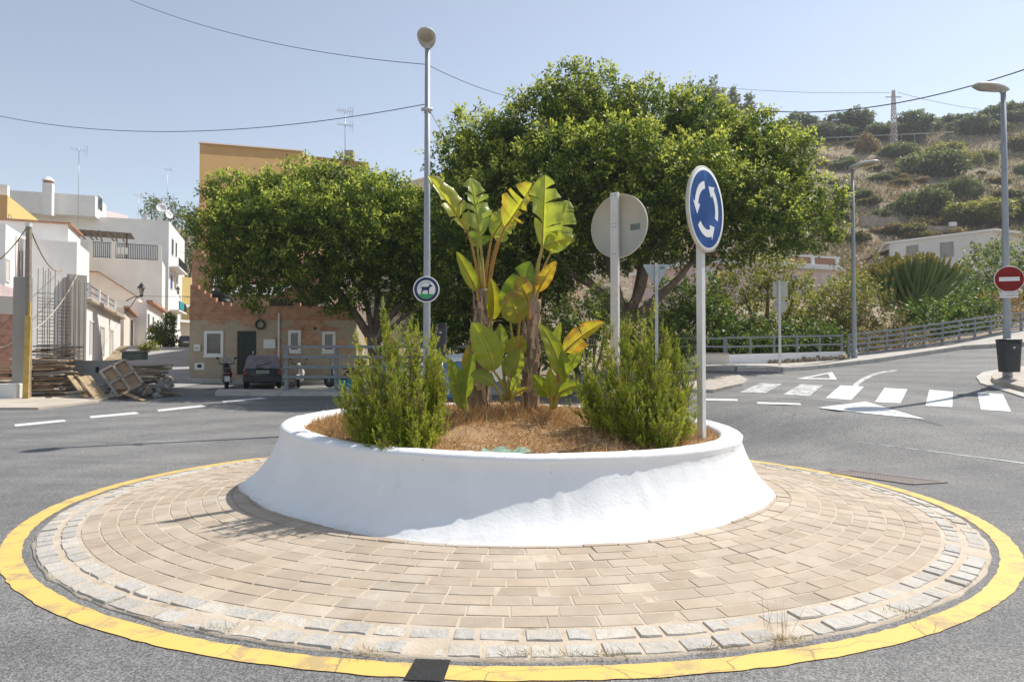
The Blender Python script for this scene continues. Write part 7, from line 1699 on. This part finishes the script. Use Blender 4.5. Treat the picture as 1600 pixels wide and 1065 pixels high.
# vehicles
TYRE = M('tyre_rubber', (.018, .018, .018), .85, .2, 9); RIM = M('wheel_rim', (.30, .30, .31), .4, .1, 5, metal=.5); CARGLASS = M('car_glass', (.015, .018, .02), .06, .2, 2, spec=.7)
def wheel(t, c, r, w, axis_rz):
    R = Matrix.Rotation(axis_rz, 3, 'Z') @ Matrix.Rotation(PI / 2, 3, 'Y'); root = bpy.data.objects.new('wheel', None); COL.objects.link(root); root.parent = t; root.location = Vector(c) - base_loc(t)
    mb = MB(); mb.lathe([(r * .62, -w / 2), (r * .9, -w / 2), (r, -w * .32), (r, w * .32), (r * .9, w / 2), (r * .62, w / 2)], c, 22, R); mb.build('tyre', TYRE, root)
    mb = MB(); mb.lathe([(0, -w * .46), (r * .3, -w * .5), (r * .6, -w * .42), (r * .63, -w / 2)], c, 18, R); mb.lathe([(0, w * .46), (r * .3, w * .5), (r * .6, w * .42), (r * .63, w / 2)][::-1], c, 18, R); mb.build('rim', RIM, root)
def car(label, c, rz, paint, cover=None, W=1.52, H=1.34, L=3.65, plate=True, roofpaint=None):
    """hatchback; its tail points along -Y before turning by rz"""
    c = Vector(c); t = thing('parked_car', label, 'car', c); R = Matrix.Rotation(rz, 3, 'Z'); X = lambda x, y, z: c + R @ Vector((x * W / 2, y, z * H))
    st = [(-1.0, .30, .52, .60, .92), (-.97, .20, .55, .64, .98), (-.6, .17, .56, .66, 1.0), (.2, .16, .56, .67, 1.0), (.62, .17, .55, .64, .99), (.92, .20, .50, .57, .93), (1.0, .28, .42, .48, .84)]
    mb = MB(); vs = []; m = 10
    for yy, z0, zs, zb, hw in st:
        y = yy * L / 2; sec = [(-hw * .9, z0), (-hw, z0 + .08), (-hw * 1.0, zs), (-hw * .95, zb), (-hw * .5, zb + .02), (hw * .5, zb + .02), (hw * .95, zb), (hw, zs), (hw, z0 + .08), (hw * .9, z0)]
        vs += [X(a, y, z) for a, z in sec]
    n = len(st); fs = [(i * m + k, i * m + (k + 1) % m, (i + 1) * m + (k + 1) % m, (i + 1) * m + k) for i in range(n - 1) for k in range(m)]
    fs = [f[::-1] for f in fs] + [tuple(range(m)), tuple(range((n - 1) * m, n * m))[::-1]]; mb.add(vs, fs, True); mb.build('body', paint, t)
    # cabin: glass belt with a roof on top
    cab = [(-.97, .60, .86), (-.80, .98, .70), (.05, 1.0, .70), (.38, .62, .84)]
    def cabin(mb, grow=0.0, ys=(-.97, -.78, .10, .42)):
        b = [(-.93 - grow, ys[0] * L / 2 - grow), (.93 + grow, ys[0] * L / 2 - grow), (.93 + grow, ys[3] * L / 2), (-.93 - grow, ys[3] * L / 2)]; tp = [(-.72 - grow, ys[1] * L / 2 - grow), (.72 + grow, ys[1] * L / 2 - grow), (.72 + grow, ys[2] * L / 2), (-.72 - grow, ys[2] * L / 2)]
        mb.hexa([X(x, y, .62) for x, y in b] + [X(x, y, .985) for x, y in tp])
    mb = MB(); cabin(mb); mb.build('windows', CARGLASS, t)
    mb = MB(); y0, y1 = -.80 * L / 2, .12 * L / 2
    vs = []; nx, ny = 9, 9
    for i in range(nx):
        for j in range(ny):
            u = -1 + 2 * i / (nx - 1); v = j / (ny - 1); vs.append(X(u * .76, y0 + (y1 - y0) * v, .975 + .045 * (1 - u * u) * (1 - (2 * v - 1) ** 2 * .5)))
    mb.add(vs, [(i * ny + j, i * ny + ny + j, i * ny + ny + j + 1, i * ny + j + 1) for i in range(nx - 1) for j in range(ny - 1)], True)
    for sx in (-1, 1):
        for (ya, za, yb, zb) in ((-.95 * L / 2, .62, -.79 * L / 2, .985), (-.25 * L / 2, .62, -.25 * L / 2, .985), (.40 * L / 2, .62, .10 * L / 2, .985)): mb.bar(X(sx * .935, ya, za), X(sx * .735, yb, zb), .07, .07)
    mb.build('roof', roofpaint or paint, t)
    mb = MB(); mb.bbox(X(0, -L / 2 - .02, .30), (W * .99, .16, .24), rz, bev=.04); mb.build('rear_bumper', DARKGREY, t)
    mb = MB(); mb.bbox(X(0, L / 2 + .0, .28), (W * .94, .16, .22), rz, bev=.04); mb.build('front_bumper', DARKGREY, t)
    for sx in (-1, 1):
        mb = MB(); mb.bbox(X(sx * .86, -L / 2 - .008, .50), (.17, .06, .17), rz, bev=.012); mb.build('tail_light', M('tail_light_red', (.22, .012, .015), .25, .2, 8, spec=.6) if 'tail_light_red' not in bpy.data.materials else bpy.data.materials['tail_light_red'], t)
        mb = MB(); mb.bbox(X(sx * .72, L / 2 - .03, .44), (.26, .10, .13), rz, bev=.02); mb.build('headlight', LAMP_GL, t)
        mb = MB(); mb.bbox(X(sx * 1.08, .36 * L / 2, .66), (.13, .09, .1), rz, bev=.02); mb.build('mirror', BLACK, t)
        for yy in (-.62, .64): wheel(t, X(sx * .86, yy * L / 2, .215), .215 * H, .17, rz)
    mb = MB(); mb.bbox(X(0, -L / 2 - .035, .525), (.50, .02, .115), rz, bev=.004); pl = mb.build('number_plate', FRAMEW if not cover else SIGNBACK, t)
    mb = MB()
    for k in range(7): mb.box(X(-.24 + k * .08, -L / 2 - .047, .525), (.03, .004, .06), rz)
    mb.build('number_print', BLACK, pl)
    if cover:
        mb = MB(); rr = np.random.default_rng(3); vs = []; nu, nv = 25, 30
        prof = [(-.985, .565), (-.975, .63), (-.90, .82), (-.82, 1.0), (-.6, 1.035), (-.2, 1.04), (.1, 1.02), (.25, .84), (.36, .66)]
        for i in range(nu):
            u = -1 + 2 * i / (nu - 1)
            for j in range(nv):
                s = j / (nv - 1) * (len(prof) - 1); k = min(int(s), len(prof) - 2); f = s - k; y = prof[k][0] * (1 - f) + prof[k + 1][0] * f; z = prof[k][1] * (1 - f) + prof[k + 1][1] * f
                hang = max(0, abs(u) - .72) / .28; z2 = z - hang * (z - .56) * .92; top = (z - .56) / .48; hw = (.96 * (1 - top) + .78 * top); x = math.copysign(min(abs(u) / .78, 1) * hw + hang * (.98 - hw) + .015, u) if abs(u) > .01 else 0
                wv = .012 * math.sin(u * 9 + y * 14) + (.05 * max(0, .7 - abs(s - 1.2)) * (u > .1) * math.sin(3 * u)); sag = .05 * math.exp(-((u - .05) / .3) ** 2) * (s < 1.0) * (1 - s)
                vs.append(X(x, y * L / 2 - .02 - .01 * math.sin(u * 12), z2 + wv * (.4 if top > .9 else 1) + sag * .6))
        mb.add(vs, [(i * nv + j, i * nv + nv + j, i * nv + nv + j + 1, i * nv + j + 1) for i in range(nu - 1) for j in range(nv - 1)], True)
        mb.build('cloth_cover', M('mauve_cloth', (.24, .20, .225), .9, .15, 6, (.33, .285, .31), .4, 40), t)
        mb = MB(); mb.tube([X(-.35, -L / 2 - .055, .70), X(.1, -L / 2 - .05, .76), X(.45, -L / 2 - .04, .83)], .014, 5); mb.build('wiper', BLACK, t)
    return t
c = pp(411, 28.2 + 1.7); car('dark green hatchback with a mauve cloth over its roof and rear window', (c.x, c.y, gz(c.x, c.y) + .02), .345, M('dark_green_paint', (.018, .024, .024), .3, .15, 3, spec=.5), True)
c = pp(292.5, 70); car('small dark car parked far up the left street', (c.x, c.y, gz(c.x, c.y)), .4, M('charcoal_paint', (.03, .032, .036), .3, .15, 3, spec=.5))
CREAM = M('moto_cream', (.55, .52, .46), .4, .1, 4, spec=.5); MBLK = M('moto_black', (.014, .014, .016), .3, .2, 4, spec=.6)
def scooter(label, c, rz, shell, topbox=False, screen=None):
    c = Vector(c); t = thing('parked_scooter', label, 'motorcycle', c); R = Matrix.Rotation(rz, 3, 'Z'); X = lambda x, y, z: c + R @ Vector((x, y, z))
    for yy in (-.62, .66): wheel(t, X(0, yy, .27), .27, .13, rz)
    mb = MB(); vs = []; sec = [(-.88, .60, .10, .10), (-.80, .66, .17, .16), (-.5, .62, .21, .22), (-.1, .52, .17, .2), (.1, .32, .17, .1), (.38, .34, .18, .12), (.5, .6, .2, .3), (.56, .85, .16, .2), (.60, .98, .10, .1)]; n = 12
    for y, z, w, h in sec:
        for k in range(n): a = 2 * PI * k / n; vs.append(X(w * math.cos(a), y, z + h * math.sin(a)))
    mb.add(vs, [(i * n + k, (i + 1) * n + k, (i + 1) * n + (k + 1) % n, i * n + (k + 1) % n) for i in range(len(sec) - 1) for k in range(n)] + [tuple(range(n)), tuple(range((len(sec) - 1) * n, len(sec) * n))[::-1]], True); mb.build('body', shell, t)
    mb = MB(); mb.bbox(X(0, -.38, .83), (.30, .80, .11), rz, bev=.045); mb.build('seat', MBLK, t)
    mb = MB(); mb.tube([X(-.34, .44, 1.06), X(-.15, .54, 1.03), X(0, .56, 1.0), X(.15, .54, 1.03), X(.34, .44, 1.06)], .018, 7); mb.build('handlebar', BLACK, t)
    for sx in (-1, 1):
        mb = MB(); mb.tube([X(sx * .25, .5, 1.06), X(sx * .33, .52, 1.24)], .009, 5); mb.ball(X(sx * .35, .52, 1.28), (.07, .02, .05), 10); mb.build('mirror', BLACK, t)
    mb = MB(); mb.bbox(X(0, -.885, .66), (.24, .06, .09), rz, bev=.02); mb.build('tail_light', bpy.data.materials['tail_light_red'], t)
    mb = MB(); mb.bar(X(0, -.86, .56), X(0, -.98, .42), .20, .02); mb.bbox(X(0, -.985, .42), (.21, .012, .17), rz, bev=.003); mb.build('number_plate', FRAMEW, t)
    mb = MB()
    for sx in (-.09, .09): mb.bar(X(sx, .56, .62), X(sx * .9, .68, .27), .035, .035)
    mb.tube([X(0, .60, .92), X(0, .64, .5)], .04, 8); mb.build('fork', GALV, t)
    mb = MB(); vs = []
    for k in range(9):
        a = math.radians(20 + 140 * k / 8); vs += [X(-.085, .66 + .31 * math.cos(a), .27 + .31 * math.sin(a)), X(.085, .66 + .31 * math.cos(a), .27 + .31 * math.sin(a))]
    mb.add(vs, [(2 * k, 2 * k + 1, 2 * k + 3, 2 * k + 2) for k in range(8)], True); mb.build('mudguard', shell, t)
    mb = MB(); mb.tube([X(.17, -.2, .3), X(.17, -.75, .36)], .055, 8); mb.build('exhaust', GALV, t)
    mb = MB(); mb.ball(X(0, .64, .9), (.11, .05, .09), 12); mb.build('headlight', LAMP_GL, t)
    if screen: mb = MB(); vs = [X(-.22, .62, .95), X(.22, .62, .95), X(.24, .60, 1.15), X(.15, .54, 1.30), X(-.15, .54, 1.30), X(-.24, .60, 1.15)]; mb.plate(vs, R @ Vector((0, .012, 0))); mb.build('windscreen', screen, t)
    if topbox: mb = MB(); mb.ball(X(0, -.78, 1.12), (.24, .23, .18), 14); mb.build('top_box', MBLK, t)
    return t
c = pp(354.5, 28.6); scooter('black scooter with a cream windscreen, parked facing the brick house left of the covered car', (c.x, c.y, gz(c.x, c.y)), .42, MBLK, False, CREAM)
c = pp(468, 30.6); scooter('light motorcycle with a white front, parked nose to the road behind the railing', (c.x, c.y, gz(c.x, c.y)), PI + .25, CREAM)
c = pp(538, 29.6); scooter('black scooter with a round top box, half hidden by the rosemary', (c.x, c.y, gz(c.x, c.y)), -PI / 2 - .2 + PI, MBLK, True)
# blue container with white lid behind the planter, and a blue crate
BLUEC = M('container_blue', (.10, .22, .48), .5, .15, 3, (.14, .27, .54)); bc = P(712, 598, 19.5); bc.z = gz(bc.x, bc.y)
t = thing('recycling_container', 'blue waste container with a sloping white lid behind the planter', 'container', bc); mb = MB(); mb.bbox(bc + Vector((0, 0, .62)), (.85, .7, 1.0), .1, bev=.04); mb.build('body', BLUEC, t)
mb = MB(); z0 = bc.z + 1.14; R = Matrix.Rotation(.1, 3, 'Z'); q = [bc + R @ Vector((x, y, 0)) for x, y in ((-.45, -.38), (.45, -.38), (.45, .38), (-.45, .38))]
mb.hexa([(p.x, p.y, z0) for p in q] + [(q[0].x, q[0].y, z0 + .04), (q[1].x, q[1].y, z0 + .16), (q[2].x, q[2].y, z0 + .26), (q[3].x, q[3].y, z0 + .14)]); mb.build('lid', FRAMEW, t)
for sx in (-.35, .35): wheel(t, bc + Vector((sx, -.2, .1)), .1, .06, 0)
cc = P(541, 604, 23.6); t = thing('plastic_crate', 'teal plastic crate on the plaza kerb behind the rosemary', 'crate', cc); mb = MB(); mb.bbox(cc + Vector((0, 0, .06)), (.5, .4, .3), .2, bev=.03); mb.build('crate_body', TEAL, t); mb = MB(); mb.bbox(cc + Vector((0, 0, .22)), (.56, .46, .04), .2, bev=.01); mb.build('rim', TEAL, t)

# overhead wires: each a thin sagging cable
CABLE = M('black_cable', (.03, .03, .032), .7, .1, 5); PALEC = M('pale_hose', (.50, .45, .38), .7, .1, 5); YELC = M('yellow_cable', (.36, .24, .10), .7, .1, 5)
def wire(label, a, b, sag, r=.0075, mat=CABLE, name='overhead_cable', cat='cable', n=24):
    a = Vector(a); b = Vector(b); mb = MB(); mb.tube([a.lerp(b, k / n) - Vector((0, 0, sag * 4 * (k / n) * (1 - k / n))) for k in range(n + 1)], r, 5)
    return tag(mb.build(name, mat), label, cat)
pa = P(667, 101, 14.8)
wire('black overhead cable from the lamp pole up to the left', pa, P(120, -38, 22), .5); wire('black overhead cable from the lamp pole into the top of the big tree', pa, P(830, 158, 19.5), .12)
wire('thin overhead cable from the lamp pole bracket to the far left', P(664, 163, 14.8), P(-80, 162, 22), .75, .009); wire('very thin cable dropping from the pole bracket into the crown', P(669, 168, 14.8), P(700, 222, 19), .03, .006)
wire('long black overhead cable crossing the sky at the right', P(1195, 173, 22), P(1660, 88, 15), .45, .015)
wire('faint far power line left of the pylon', P(1120, 136, 132), P(1391, 144.5, 128), .5, .035); wire('faint far power line right of the pylon', P(1403, 144.5, 128), P(1660, 178, 130), 1.2, .035)
wire('thin cable strung across the end of the left street', P(216, 462, 44), P(300, 463, 36), .02, .012); wire('thin cable from the white houses to the smaller tree', P(278, 392, 60), P(330, 402, 30), .1, .012)
wire('yellow-brown cable from the timber prop down to the left', P(44, 352, 20.3), P(-30, 420, 21), .25, .017, YELC); wire('yellow-brown cable from the timber prop down to the site wall', P(45, 352, 20.3), P(97, 422, 33), .5, .02, YELC); wire('pale hose hanging across the reinforcement', P(121, 428, 32.5), P(50, 517, 24), .35, .02, PALEC, 'hose', 'hose')
wire('pale hose loop at the left of the concrete post', P(-20, 533, 24), P(26, 528, 21), .25, .018, PALEC, 'hose', 'hose')
# ------------------------------------------------------------------ light
SUN_EL = 51.0; SUN_DIR = Vector((.81, .59))
az = math.atan2(SUN_DIR.x, SUN_DIR.y)      # clockwise from +Y
w = bpy.data.worlds.new('World'); S.world = w; w.use_nodes = True
nt = w.node_tree; bg = nt.nodes['Background']
sky = nt.nodes.new('ShaderNodeTexSky'); sky.sky_type = 'NISHITA'; sky.sun_disc = False
sky.sun_elevation = math.radians(SUN_EL); sky.sun_rotation = az
sky.air_density = 1.0; sky.dust_density = 0.3; sky.ozone_density = 1.6
hs = nt.nodes.new('ShaderNodeHueSaturation'); hs.inputs['Saturation'].default_value = .62; nt.links.new(sky.outputs[0], hs.inputs['Color']); nt.links.new(hs.outputs[0], bg.inputs['Color']); bg.inputs['Strength'].default_value = .135
sl = bpy.data.lights.new('sun', 'SUN'); sl.energy = 4.9; sl.angle = math.radians(.53); sl.color = (1.0, .955, .88)
so = bpy.data.objects.new('sun', sl); COL.objects.link(so)
e = math.radians(SUN_EL); h = SUN_DIR.normalized()
so.rotation_euler = Vector((h.x * math.cos(e), h.y * math.cos(e), math.sin(e))).to_track_quat('Z', 'Y').to_euler()
so.location = (30, 15, 60)
S.view_settings.view_transform = 'Standard'; S.view_settings.look = 'None'; S.view_settings.gamma = 1.0; S.view_settings.use_curve_mapping = False
S.view_settings.exposure = 0.25
S.cycles.max_bounces = 7; S.cycles.transparent_max_bounces = 8

# the air of a warm hazy day: far slopes pale a little
hz = bpy.data.materials.new('air'); hz.use_nodes = True; nt = hz.node_tree; nt.nodes.remove(nt.nodes['Principled BSDF'])
pv = nt.nodes.new('ShaderNodeVolumePrincipled'); pv.inputs['Color'].default_value = (.86, .90, .95, 1); pv.inputs['Density'].default_value = .0005; pv.inputs['Anisotropy'].default_value = .3
nt.links.new(pv.outputs[0], nt.nodes['Material Output'].inputs['Volume'])
mb = MB(); mb.box((0, 50, 30), (640, 400, 90)); hb = mb.build('haze', hz); hb['kind'] = 'stuff'; hb['label'] = 'thin warm haze in the air over the hillside'; hb['category'] = 'haze'
